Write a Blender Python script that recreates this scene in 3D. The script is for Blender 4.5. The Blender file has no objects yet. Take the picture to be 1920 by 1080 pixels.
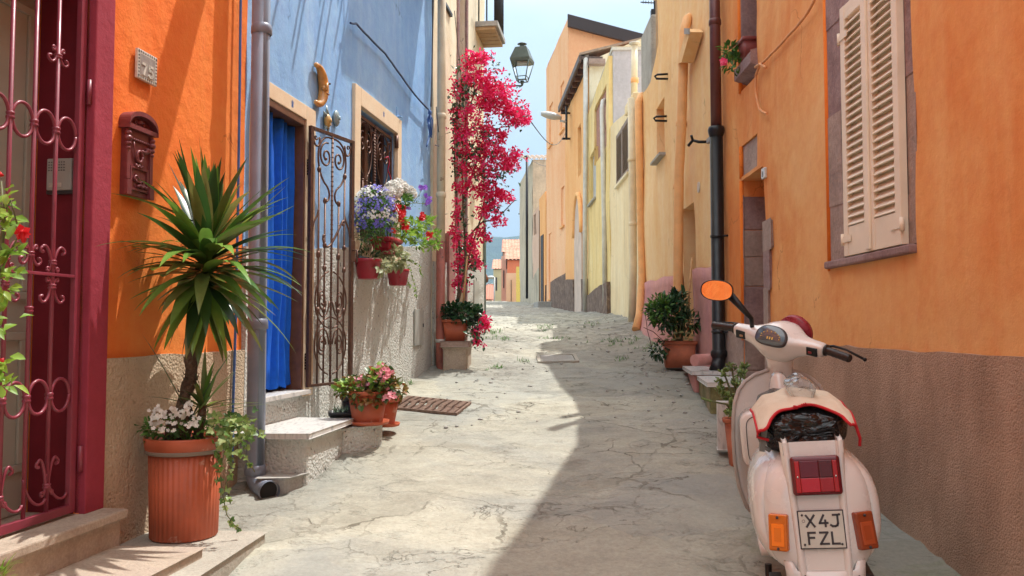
import bpy, bmesh, math, random
from mathutils import Vector, Matrix, noise
R = math.radians
sc = bpy.context.scene
COL = sc.collection
# ---------------------------------------------------------------- camera
CAM = Vector((0, 0, 1.2)); F = 1536.0; PITCH = R(2.76)
cd = bpy.data.cameras.new("camera"); cam = bpy.data.objects.new("camera", cd); COL.objects.link(cam)
cam.location = CAM; cam.rotation_euler = (R(90) + PITCH, 0, 0)
cd.sensor_width = 36; cd.lens = 28.8; cd.clip_end = 9000; cd.clip_start = 0.05
sc.camera = cam
# ---------------------------------------------------------------- sky
TOSUN = Vector((1.0, 0.9, 2.9)).normalized()
wd = bpy.data.worlds.new("World"); sc.world = wd; wd.use_nodes = True
nt = wd.node_tree; nt.nodes.clear()
def wn(t): return nt.nodes.new(t)
wo = wn('ShaderNodeOutputWorld'); bg = wn('ShaderNodeBackground'); sky = wn('ShaderNodeTexSky')
sky.sky_type = 'NISHITA'; sky.sun_disc = False
sky.sun_elevation = math.asin(TOSUN.z); sky.sun_rotation = math.atan2(TOSUN.x, TOSUN.y)
sky.altitude = 50; sky.air_density = 1.3; sky.dust_density = 2.0; sky.ozone_density = 1.5
geo = wn('ShaderNodeTexCoord'); mp = wn('ShaderNodeMapping'); mp.inputs['Scale'].default_value = (1.0, 1.0, 2.6)
nz = wn('ShaderNodeTexNoise'); nz.inputs['Scale'].default_value = 1.9; nz.inputs['Detail'].default_value = 7; nz.inputs['Roughness'].default_value = .55
rp = wn('ShaderNodeValToRGB'); rp.color_ramp.elements[0].position = .40; rp.color_ramp.elements[0].color = (0.38, .38, .38, 1)
rp.color_ramp.elements[1].position = .66; rp.color_ramp.elements[1].color = (.92, .92, .92, 1)
mx = wn('ShaderNodeMix'); mx.data_type = 'RGBA'; mx.inputs[7].default_value = (4.5, 4.95, 4.9, 1)
nt.links.new(geo.outputs['Generated'], mp.inputs['Vector']); nt.links.new(mp.outputs[0], nz.inputs['Vector'])
nt.links.new(nz.outputs['Fac'], rp.inputs['Fac']); nt.links.new(rp.outputs['Color'], mx.inputs[0])
nt.links.new(sky.outputs[0], mx.inputs[6])
sx = wn('ShaderNodeSeparateXYZ'); nt.links.new(geo.outputs['Generated'], sx.inputs[0])
hr = wn('ShaderNodeValToRGB'); hr.color_ramp.elements[0].position = .36; hr.color_ramp.elements[0].color = (0, 0, 0, 1); hr.color_ramp.elements[1].position = .62; hr.color_ramp.elements[1].color = (.85, .85, .85, 1)
nt.links.new(sx.outputs[2], hr.inputs['Fac'])
lowr = wn('ShaderNodeValToRGB'); lowr.color_ramp.elements[0].position = .08; lowr.color_ramp.elements[0].color = (.44, .46, .52, 1); lowr.color_ramp.elements[1].position = .40; lowr.color_ramp.elements[1].color = (.80, .84, .86, 1)
nt.links.new(sx.outputs[2], lowr.inputs['Fac'])
ml = wn('ShaderNodeMix'); ml.data_type = 'RGBA'; ml.blend_type = 'MULTIPLY'; ml.inputs[0].default_value = 1.0
nt.links.new(mx.outputs[2], ml.inputs[6]); nt.links.new(lowr.outputs[0], ml.inputs[7])
mh = wn('ShaderNodeMix'); mh.data_type = 'RGBA'; mh.inputs[7].default_value = (9.4, 9.6, 9.6, 1)   # bright thin cloud overhead, out of view, added to fill the shade
nt.links.new(hr.outputs[0], mh.inputs[0]); nt.links.new(ml.outputs[2], mh.inputs[6]); nt.links.new(mh.outputs[2], bg.inputs['Color'])
bg.inputs['Strength'].default_value = 0.15
nt.links.new(bg.outputs[0], wo.inputs[0])
# ---------------------------------------------------------------- sun
sl = bpy.data.lights.new("sun", 'SUN'); sl.energy = 3.0; sl.angle = R(0.6); sl.color = (1.0, .965, .90)
sun = bpy.data.objects.new("sun", sl); COL.objects.link(sun); sun.location = (0, 0, 30)
sun.rotation_euler = TOSUN.to_track_quat('Z', 'Y').to_euler()
sc.view_settings.view_transform = 'Standard'; sc.view_settings.look = 'None'
sc.view_settings.exposure = 0.90; sc.view_settings.gamma = 1.0
sc.render.engine = 'CYCLES'
sc.cycles.max_bounces = 8; sc.cycles.diffuse_bounces = 5; sc.cycles.transparent_max_bounces = 8

# ---------------------------------------------------------------- pixel helpers (a real point on a real surface)
cp, sp = math.cos(PITCH), math.sin(PITCH)
def ray(px, py):
    u = (px - 960) / F; v = (540 - py) / F
    return Vector((u, cp - sp * v, sp + cp * v))
def at(px, py, Y):
    d = ray(px, py); return CAM + d * (Y / d.y)
def atz(px, py, z):
    d = ray(px, py); return CAM + d * ((z - CAM.z) / d.z)
# ---------------------------------------------------------------- mesh builder
def rotz(a): return Matrix.Rotation(a, 4, 'Z')
class MB:
    def __init__(s): s.v = []; s.f = []; s.m = []; s.sm = []
    def add(s, vs, fs, mi=0, smooth=False):
        o = len(s.v); s.v.extend([Vector(p) for p in vs])
        for f in fs: s.f.append(tuple(i + o for i in f)); s.m.append(mi); s.sm.append(smooth)
        return s
    def box(s, c, size, M=None, mi=0):
        hx, hy, hz = size[0] / 2, size[1] / 2, size[2] / 2
        vs = [Vector((x, y, z)) for x in (-hx, hx) for y in (-hy, hy) for z in (-hz, hz)]
        if M: vs = [M.to_3x3() @ p for p in vs]
        vs = [p + Vector(c) for p in vs]
        return s.add(vs, [(0, 1, 3, 2), (4, 6, 7, 5), (0, 4, 5, 1), (2, 3, 7, 6), (0, 2, 6, 4), (1, 5, 7, 3)], mi)
    def tube(s, pts, r, n=8, mi=0, caps=True, flat=1.0):
        pts = [Vector(p) for p in pts]
        if len(pts) < 2: return s
        rs = r if isinstance(r, (list, tuple)) else [r] * len(pts)
        vs = []; up = None
        for i, p in enumerate(pts):
            t = (pts[min(i + 1, len(pts) - 1)] - pts[max(i - 1, 0)])
            if t.length < 1e-9: t = Vector((0, 0, 1))
            t.normalize()
            if up is None:
                a = Vector((0, 0, 1)) if abs(t.z) < .9 else Vector((1, 0, 0))
                up = (a - t * a.dot(t)).normalized()
            else:
                up = up - t * up.dot(t)
                if up.length < 1e-6: up = t.orthogonal()
                up.normalize()
            b = t.cross(up)
            for k in range(n):
                an = 2 * math.pi * k / n
                vs.append(p + up * (math.cos(an) * rs[i]) + b * (math.sin(an) * rs[i] * flat))
        fs = []
        for i in range(len(pts) - 1):
            for k in range(n):
                k2 = (k + 1) % n
                fs.append((i * n + k, i * n + k2, (i + 1) * n + k2, (i + 1) * n + k))
        s.add(vs, fs, mi, True)
        if caps:
            o = len(s.v) - len(vs)
            s.f.append(tuple(o + k for k in range(n))[::-1]); s.m.append(mi); s.sm.append(False)
            s.f.append(tuple(o + (len(pts) - 1) * n + k for k in range(n))); s.m.append(mi); s.sm.append(False)
        return s
    def rings(s, rs, mi=0, smooth=True, cap=True):
        n = len(rs[0]); vs = [p for r_ in rs for p in r_]; fs = []
        for i in range(len(rs) - 1):
            for k in range(n):
                k2 = (k + 1) % n
                fs.append((i * n + k, i * n + k2, (i + 1) * n + k2, (i + 1) * n + k))
        if cap: fs.append(tuple(range(n))[::-1]); fs.append(tuple((len(rs) - 1) * n + k for k in range(n)))
        return s.add(vs, fs, mi, smooth)
    def lathe(s, c, prof, n=32, mi=0, sx=1, sy=1, flute=0, nf=0, cap=True, M=None):
        c = Vector(c); rs = []
        for (r, z) in prof:
            ring = []
            for k in range(n):
                a = 2 * math.pi * k / n
                rr = r * (1 - (flute if (nf and (k % 4) < 2) else 0))
                p = Vector((math.cos(a) * rr * sx, math.sin(a) * rr * sy, z))
                if M: p = M.to_3x3() @ p
                ring.append(c + p)
            rs.append(ring)
        return s.rings(rs, mi, True, cap)
    def ball(s, c, r, n=12, m=8, mi=0, M=None):
        rx, ry, rz = r if isinstance(r, (tuple, list)) else (r, r, r)
        rs = []
        for j in range(m + 1):
            t = math.pi * j / m; ring = []
            for k in range(n):
                a = 2 * math.pi * k / n
                p = Vector((rx * math.sin(t) * math.cos(a), ry * math.sin(t) * math.sin(a), -rz * math.cos(t)))
                if M: p = M.to_3x3() @ p
                ring.append(Vector(c) + p)
            rs.append(ring)
        return s.rings(rs, mi, True, False)
    def prism(s, pts, off, mi=0):
        """extrude polygon pts (3D) by vector off"""
        n = len(pts); pts = [Vector(p) for p in pts]; off = Vector(off)
        vs = pts + [p + off for p in pts]
        fs = [tuple(range(n)), tuple(range(n, 2 * n))[::-1]]
        for k in range(n): fs.append((k, (k + 1) % n, n + (k + 1) % n, n + k))
        return s.add(vs, fs, mi)
    def build(s, name, mats, parent=None, loc=None, local=False, bevel=0, sub=0, seg=2, wn_=False, solid=0):
        if not isinstance(mats, (list, tuple)): mats = [mats]
        root = parent
        while root is not None and root.parent is not None: root = root.parent
        off = Vector((0, 0, 0)) if local else (root.location if root is not None else (Vector(loc) if loc is not None else Vector((0, 0, 0))))
        me = bpy.data.meshes.new(name)
        me.from_pydata([p - off for p in s.v], [], s.f)
        for m in mats: me.materials.append(m)
        me.polygons.foreach_set('material_index', s.m); me.polygons.foreach_set('use_smooth', s.sm)
        me.update()
        o = bpy.data.objects.new(name, me); COL.objects.link(o)
        if parent is not None: o.parent = parent
        elif loc is not None: o.location = loc
        if solid:
            md = o.modifiers.new('solid', 'SOLIDIFY'); md.thickness = solid; md.offset = 0
        if bevel:
            md = o.modifiers.new('bevel', 'BEVEL'); md.width = bevel; md.segments = seg; md.limit_method = 'ANGLE'; md.angle_limit = R(35)
        if sub:
            md = o.modifiers.new('sub', 'SUBSURF'); md.levels = sub; md.render_levels = sub
        return o
def tag(o, label=None, cat=None, group=None, kind=None):
    if label: o['label'] = label
    if cat: o['category'] = cat
    if group: o['group'] = group
    if kind: o['kind'] = kind
    return o
def thing(name, label, cat, loc, group=None):
    o = bpy.data.objects.new(name, None); COL.objects.link(o); o.location = loc; o.empty_display_size = .1
    return tag(o, label, cat, group)
def copy_tree(o, parent=None):
    c = o.copy(); COL.objects.link(c); c.parent = parent
    for ch in list(o.children): copy_tree(ch, c)
    return c
# ---------------------------------------------------------------- wall frames
class Wall:
    def __init__(s, x0, y0, x1, y1, side):
        s.A = Vector((x0, y0, 0)); B = Vector((x1, y1, 0)); s.L = (B - s.A).length
        s.u = (B - s.A).normalized(); s.n = Vector((s.u.y, -s.u.x, 0)) * side; s.z = Vector((0, 0, 1))
        s.M = Matrix((s.u, s.n, s.z)).transposed().to_4x4()
    def p(s, a, z, off=0): return s.A + s.u * a + s.n * off + Vector((0, 0, z))
    def hit(s, px, py, off=0):
        d = ray(px, py); P0 = s.A + s.n * off
        t = (P0 - CAM).dot(s.n) / d.dot(s.n); q = CAM + d * t
        return (q - s.A).dot(s.u), q.z
    def sy(s, y): return (y - s.A.y) / s.u.y
    def x_at(s, y): return s.A.x + s.u.x * s.sy(y)
    def bx(s, mb, a0, a1, o0, o1, z0, z1, mi=0):
        c = s.p((a0 + a1) / 2, (z0 + z1) / 2, (o0 + o1) / 2)
        return mb.box(c, (abs(a1 - a0), abs(o1 - o0), abs(z1 - z0)), s.M, mi)
def lerp(a, b, t): return a + (b - a) * t
def prof(t, ks):
    if t <= ks[0][0]: return ks[0][1]
    for (a, za), (b, zb) in zip(ks, ks[1:]):
        if t <= b: return lerp(za, zb, (t - a) / (b - a))
    return ks[-1][1]
def frange(a, b, step):
    n = max(1, int(math.ceil((b - a) / step - 1e-6))); return [a + (b - a) * i / n for i in range(n + 1)]
def wall_mesh(W, s0, s1, z0, top, ops, off=0, disp=.008, res=.18, reveal=.2, back=0, ledge=0, seed=0, mb=None, zc=None):
    """street face of a wall with real openings and reveals; back>0 closes a solid box behind it"""
    mb = mb or MB()
    topf = (lambda s: prof(s, top)) if isinstance(top, list) else (lambda s: top)
    zmax = max(z for _, z in top) if isinstance(top, list) else top
    zc = zc if zc is not None else (max([o[3] for o in ops] + [z0 + .5]) + .02 if isinstance(top, list) else zmax)
    ss = {s0, s1}; zs = {z0, zmax}
    for o in ops: ss |= {max(s0, min(s1, o[0])), max(s0, min(s1, o[1]))}; zs |= {max(z0, min(zmax, o[2])), max(z0, min(zmax, o[3]))}
    if isinstance(top, list):
        ss |= {t for t, _ in top if s0 < t < s1}; zs.add(min(zc, zmax))
    def fill(vals):
        vals = sorted(vals); out = []
        for a, b in zip(vals, vals[1:]):
            if b - a < 1e-4: continue
            out += frange(a, b, res)[:-1]
        out.append(vals[-1]); return out
    SS = fill(ss); ZZ = fill(zs)
    def P(s, z, depth=0):
        if isinstance(top, list) and z > zc and zmax > zc + 1e-4: z = zc + (z - zc) * (topf(s) - zc) / (zmax - zc)
        if ledge and depth <= ledge and abs(z - topf(s)) < 1e-4: z += noise.noise(Vector((s * 3.5, seed, 1))) * .012 + noise.noise(Vector((s * 11, seed, 1))) * .005
        q = W.p(s, z, off)
        d = noise.noise(q * .9 + Vector((seed, 0, 0))) * disp + noise.noise(q * 3.1 + Vector((0, seed, 0))) * disp * .45
        return q + W.n * (d - depth)
    idx = {}
    def V(i, j):
        if (i, j) not in idx: idx[(i, j)] = len(mb.v); mb.v.append(P(SS[i], ZZ[j]))
        return idx[(i, j)]
    for i in range(len(SS) - 1):
        for j in range(len(ZZ) - 1):
            sm_, zm = (SS[i] + SS[i + 1]) / 2, (ZZ[j] + ZZ[j + 1]) / 2
            if any(o[0] < sm_ < o[1] and o[2] < zm < o[3] for o in ops): continue
            mb.f.append((V(i, j), V(i + 1, j), V(i + 1, j + 1), V(i, j + 1))); mb.m.append(0); mb.sm.append(True)
    def strip(pts, d0, d1):
        for a, b in zip(pts, pts[1:]):
            mb.add([P(*a, d0), P(*b, d0), P(*b, d1), P(*a, d1)], [(0, 1, 2, 3)], 0)
    for o in ops:
        rd = o[4] if len(o) > 4 else reveal
        a0, a1 = max(s0, o[0]), min(s1, o[1]); b0, b1 = max(z0, o[2]), min(zmax, o[3])
        sl_ = [s for s in SS if a0 - 1e-6 <= s <= a1 + 1e-6]; zl = [z for z in ZZ if b0 - 1e-6 <= z <= b1 + 1e-6]
        if o[0] > s0: strip([(a0, z) for z in zl], 0, rd)
        if o[1] < s1: strip([(a1, z) for z in zl], 0, rd)
        if o[3] < zmax: strip([(s, b1) for s in sl_], 0, rd)
        if o[2] > z0: strip([(s, b0) for s in sl_], 0, rd)
    if ledge:
        for a, b in zip(SS, SS[1:]):
            if any(o[0] < (a + b) / 2 < o[1] and o[3] >= zmax for o in ops): continue
            mb.add([P(a, zmax), P(b, zmax), P(b, zmax, ledge), P(a, zmax, ledge)], [(0, 1, 2, 3)], 0)
        strip([(s0, z) for z in ZZ], 0, ledge); strip([(s1, z) for z in ZZ], 0, ledge)
    if back:
        for a, b in zip(SS, SS[1:]):
            mb.add([P(a, zmax), P(b, zmax), P(b, zmax, back), P(a, zmax, back)], [(0, 1, 2, 3)], 0)
            mb.add([P(a, z0, back), P(b, z0, back), P(b, zmax, back), P(a, zmax, back)], [(0, 1, 2, 3)], 0)
        strip([(s0, z) for z in ZZ], 0, back); strip([(s1, z) for z in ZZ], 0, back)
    return mb
# ---------------------------------------------------------------- ground height
GP = [(-30, -5.0), (-8, -2.1), (0, -1.45), (2.9, -1.18), (4.2, -1.04), (5, -.93), (6.4, -.745), (9.1, -.46), (13.4, 0.0), (18, .24), (24, .45), (31, .79), (38, 1.16), (42, 1.33),
      (46, 1.36), (52, .9), (60, -.3), (90, -4.0), (160, -14), (400, -30), (1000, -40), (9000, -60)]
def gz(x, y):
    z = (prof(y - .5, GP) + prof(y, GP) * 2 + prof(y + .5, GP)) / 4 + 1.2
    return z
# ================================================================ materials
def newmat(name):
    m = bpy.data.materials.new(name); m.use_nodes = True; t = m.node_tree; t.nodes.clear()
    out = t.nodes.new('ShaderNodeOutputMaterial'); b = t.nodes.new('ShaderNodeBsdfPrincipled'); t.links.new(b.outputs[0], out.inputs[0])
    g = t.nodes.new('ShaderNodeNewGeometry')
    return m, t, b, g
def rgb(c): return (c[0], c[1], c[2], 1)
def tnoise(t, vec, scale, detail=5, rough=.55, dist=0):
    n = t.nodes.new('ShaderNodeTexNoise'); n.inputs['Scale'].default_value = scale; n.inputs['Detail'].default_value = detail
    n.inputs['Roughness'].default_value = rough; n.inputs['Distortion'].default_value = dist
    t.links.new(vec, n.inputs['Vector']); return n.outputs['Fac']
def tmap(t, vec, scale, rot=(0, 0, 0)):
    n = t.nodes.new('ShaderNodeMapping'); n.inputs['Scale'].default_value = scale; n.inputs['Rotation'].default_value = rot
    t.links.new(vec, n.inputs['Vector']); return n.outputs[0]
def tramp(t, fac, stops):
    n = t.nodes.new('ShaderNodeValToRGB'); e = n.color_ramp.elements
    while len(e) < len(stops): e.new(.5)
    for el, (p, c) in zip(e, stops): el.position = p; el.color = rgb(c) if isinstance(c, (tuple, list)) else (c, c, c, 1)
    t.links.new(fac, n.inputs['Fac']); return n.outputs['Color']
def tmix(t, fac, a, b, mode='MIX'):
    n = t.nodes.new('ShaderNodeMix'); n.data_type = 'RGBA'; n.blend_type = mode
    for k, v in ((0, fac), (6, a), (7, b)):
        if isinstance(v, (int, float)): n.inputs[k].default_value = v
        elif isinstance(v, tuple): n.inputs[k].default_value = rgb(v)
        else: t.links.new(v, n.inputs[k])
    return n.outputs[2]
def tmath(t, op, a, b=0.0, c=None):
    n = t.nodes.new('ShaderNodeMath'); n.operation = op
    for k, v in ((0, a), (1, b), (2, c)):
        if v is None: continue
        if isinstance(v, (int, float)): n.inputs[k].default_value = v
        else: t.links.new(v, n.inputs[k])
    return n.outputs[0]
def tbump(t, h, strength, dist, prev=None):
    n = t.nodes.new('ShaderNodeBump'); n.inputs['Strength'].default_value = strength; n.inputs['Distance'].default_value = dist
    t.links.new(h, n.inputs['Height'])
    if prev is not None: t.links.new(prev, n.inputs['Normal'])
    return n.outputs[0]
def tvor(t, vec, scale, feat='F1', rnd=1.0):
    n = t.nodes.new('ShaderNodeTexVoronoi'); n.feature = feat; n.inputs['Scale'].default_value = scale; n.inputs['Randomness'].default_value = rnd
    t.links.new(vec, n.inputs['Vector']); return n
def tz(t, g):
    n = t.nodes.new('ShaderNodeSeparateXYZ'); t.links.new(g.outputs['Position'], n.inputs[0]); return n.outputs

def plaster(name, cols, patch=.7, streak=.35, streakcol=None, bump=.35, fine=55, rough=.9, low=None, stretch=.35, crack=.45):
    """limewashed plaster: cloudy colour, vertical brush/rain streaks, sandy bump. low=(z, colour, height): damp dirt near the foot"""
    m, t, b, g = newmat(name); P = g.outputs['Position']
    n1 = tnoise(t, tmap(t, P, (1, 1, .6)), patch, 8, .62, .4)
    st = [(0.30 + .42 * i / max(1, len(cols) - 1), c) for i, c in enumerate(cols)]
    c = tramp(t, n1, st)
    s1 = tnoise(t, tmap(t, P, (3.2, 3.2, stretch)), 1.6, 6, .6, .2)
    s2 = tramp(t, s1, [(.46, 0.0), (.74, 1.0)])
    c = tmix(t, tmath(t, 'MULTIPLY', s2, streak), c, streakcol or cols[0])
    n3 = tnoise(t, P, 9, 5, .7)
    c = tmix(t, .32, c, tramp(t, n3, [(.3, .35), (.7, .68)]), 'OVERLAY')
    if low:
        z = tz(t, g)[2]; nn = tnoise(t, P, 2.6, 6, .65)
        f = tmath(t, 'ADD', tmath(t, 'DIVIDE', tmath(t, 'SUBTRACT', low[0], z), low[2]), tmath(t, 'MULTIPLY', tmath(t, 'SUBTRACT', nn, .5), 2.4))
        n = t.nodes.new('ShaderNodeClamp'); t.links.new(f, n.inputs[0]); c = tmix(t, tmath(t, 'MULTIPLY', n.outputs[0], .75), c, low[1])
    cw_ = t.nodes.new('ShaderNodeVectorMath'); cw_.operation = 'ADD'; cn = t.nodes.new('ShaderNodeTexNoise'); cn.inputs['Scale'].default_value = 1.8; cn.inputs['Detail'].default_value = 5; t.links.new(P, cn.inputs['Vector']); t.links.new(P, cw_.inputs[0]); t.links.new(cn.outputs['Color'], cw_.inputs[1])
    ck = tmath(t, 'MULTIPLY', tmath(t, 'LESS_THAN', tvor(t, cw_.outputs[0], .8, 'DISTANCE_TO_EDGE').outputs['Distance'], .0035), tramp(t, tnoise(t, P, 1.3, 3, .5), [(.54, 0.0), (.60, crack)]))
    c = tmix(t, ck, c, tuple(x * .35 for x in cols[0]))
    spl = tramp(t, tnoise(t, tmap(t, P, (1, 1, .5)), 3.0, 8, .75, .5), [(.62, 0.0), (.74, .35)]); c = tmix(t, spl, c, tuple(x * .55 + .03 for x in cols[0]))
    t.links.new(c, b.inputs['Base Color']); b.inputs['Roughness'].default_value = rough; b.inputs['Specular IOR Level'].default_value = .25
    nb = tbump(t, tnoise(t, P, 7, 6, .6), bump, .03)
    nb = tbump(t, tnoise(t, P, fine, 5, .7), bump * .9, .006, nb)
    t.links.new(nb, b.inputs['Normal']); return m
def roughcast(name, dark, light, grain=95, bump=.9, dist=.012, patchcol=None, rough=.95, thr=(.25, .7), patchf=.55):
    m, t, b, g = newmat(name); P = g.outputs['Position']
    v = tvor(t, P, grain); n = tnoise(t, P, grain * .8, 4, .7)
    h = tmath(t, 'ADD', tmath(t, 'MULTIPLY', v.outputs['Distance'], -.45), tmath(t, 'ADD', tmath(t, 'MULTIPLY', n, .7), tmath(t, 'MULTIPLY', tnoise(t, P, grain * .33, 3, .6), .45)))
    c = tramp(t, tmath(t, 'ADD', h, .45), [(thr[0], dark), (thr[1], light)])
    big = tnoise(t, tmap(t, P, (1, 1, .5)), 1.7, 6, .6)
    c = tmix(t, tmath(t, 'MULTIPLY', tramp(t, big, [(.42, 0.0), (.66, 1.0)]), patchf), c, patchcol or dark)
    t.links.new(c, b.inputs['Base Color']); b.inputs['Roughness'].default_value = rough; b.inputs['Specular IOR Level'].default_value = .15
    nb = tbump(t, big, .3, .03); nb = tbump(t, h, bump, dist, nb); t.links.new(nb, b.inputs['Normal']); return m
def stone(name, cols, scale=6, bump=.6, rough=.85, pits=40):
    m, t, b, g = newmat(name); P = g.outputs['Position']
    n1 = tnoise(t, P, scale, 8, .65, .3); c = tramp(t, n1, [(.3 + .4 * i / (len(cols) - 1), k) for i, k in enumerate(cols)])
    n2 = tnoise(t, P, pits, 5, .7); c = tmix(t, .4, c, tramp(t, n2, [(.35, .3), (.65, .65)]), 'OVERLAY')
    t.links.new(c, b.inputs['Base Color']); b.inputs['Roughness'].default_value = rough
    nb = tbump(t, n1, bump, .02); nb = tbump(t, n2, bump, .006, nb); t.links.new(nb, b.inputs['Normal']); return m
def paint(name, col, rough=.4, metal=0, var=.12, scale=14, bump=.05, coat=0, rust=None, rustamt=.6, spec=.5):
    m, t, b, g = newmat(name); P = g.outputs['Position']
    n1 = tnoise(t, P, scale, 6, .6); lo = tuple(max(0, x * (1 - var)) for x in col); hi = tuple(min(1, x * (1 + var)) for x in col)
    c = tramp(t, n1, [(.3, lo), (.7, hi)])
    if rust:
        n2 = tnoise(t, P, scale * 1.3, 8, .7); c = tmix(t, tramp(t, n2, [(rustamt, 0.0), (rustamt + .06, 1.0)]), c, rust)
    t.links.new(c, b.inputs['Base Color']); b.inputs['Metallic'].default_value = metal
    r = tramp(t, tnoise(t, P, scale * 2, 4, .6), [(.3, max(.02, rough - .08)), (.7, min(1, rough + .1))]); t.links.new(r, b.inputs['Roughness'])
    b.inputs['Coat Weight'].default_value = coat; b.inputs['Coat Roughness'].default_value = .12; b.inputs['Specular IOR Level'].default_value = spec
    if bump: t.links.new(tbump(t, tnoise(t, P, scale * 4, 4, .6), bump, .004), b.inputs['Normal'])
    return m
def leafmat(name, cols, rough=.42, trans=.25, spec=.5):
    m, t, b, g = newmat(name)
    r = g.outputs['Random Per Island']
    c = tramp(t, r, [(i / max(1, len(cols) - 1), k) for i, k in enumerate(cols)])
    n = tnoise(t, g.outputs['Position'], 30, 3, .6); c = tmix(t, .35, c, tramp(t, n, [(.3, .35), (.7, .65)]), 'OVERLAY')
    t.links.new(c, b.inputs['Base Color']); b.inputs['Roughness'].default_value = rough; b.inputs['Specular IOR Level'].default_value = spec
    if trans:
        tr = t.nodes.new('ShaderNodeBsdfTranslucent'); t.links.new(c, tr.inputs['Color'])
        ad = t.nodes.new('ShaderNodeMixShader'); ad.inputs[0].default_value = trans
        out = [n for n in t.nodes if n.type == 'OUTPUT_MATERIAL'][0]
        t.links.new(b.outputs[0], ad.inputs[1]); t.links.new(tr.outputs[0], ad.inputs[2]); t.links.new(ad.outputs[0], out.inputs[0])
    return m
def plain(name, col, rough=.5, metal=0, **kw):
    m, t, b, g = newmat(name); b.inputs['Base Color'].default_value = rgb(col); b.inputs['Roughness'].default_value = rough; b.inputs['Metallic'].default_value = metal
    for k, v in kw.items(): b.inputs[k.replace('_', ' ')].default_value = v
    return m

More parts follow.
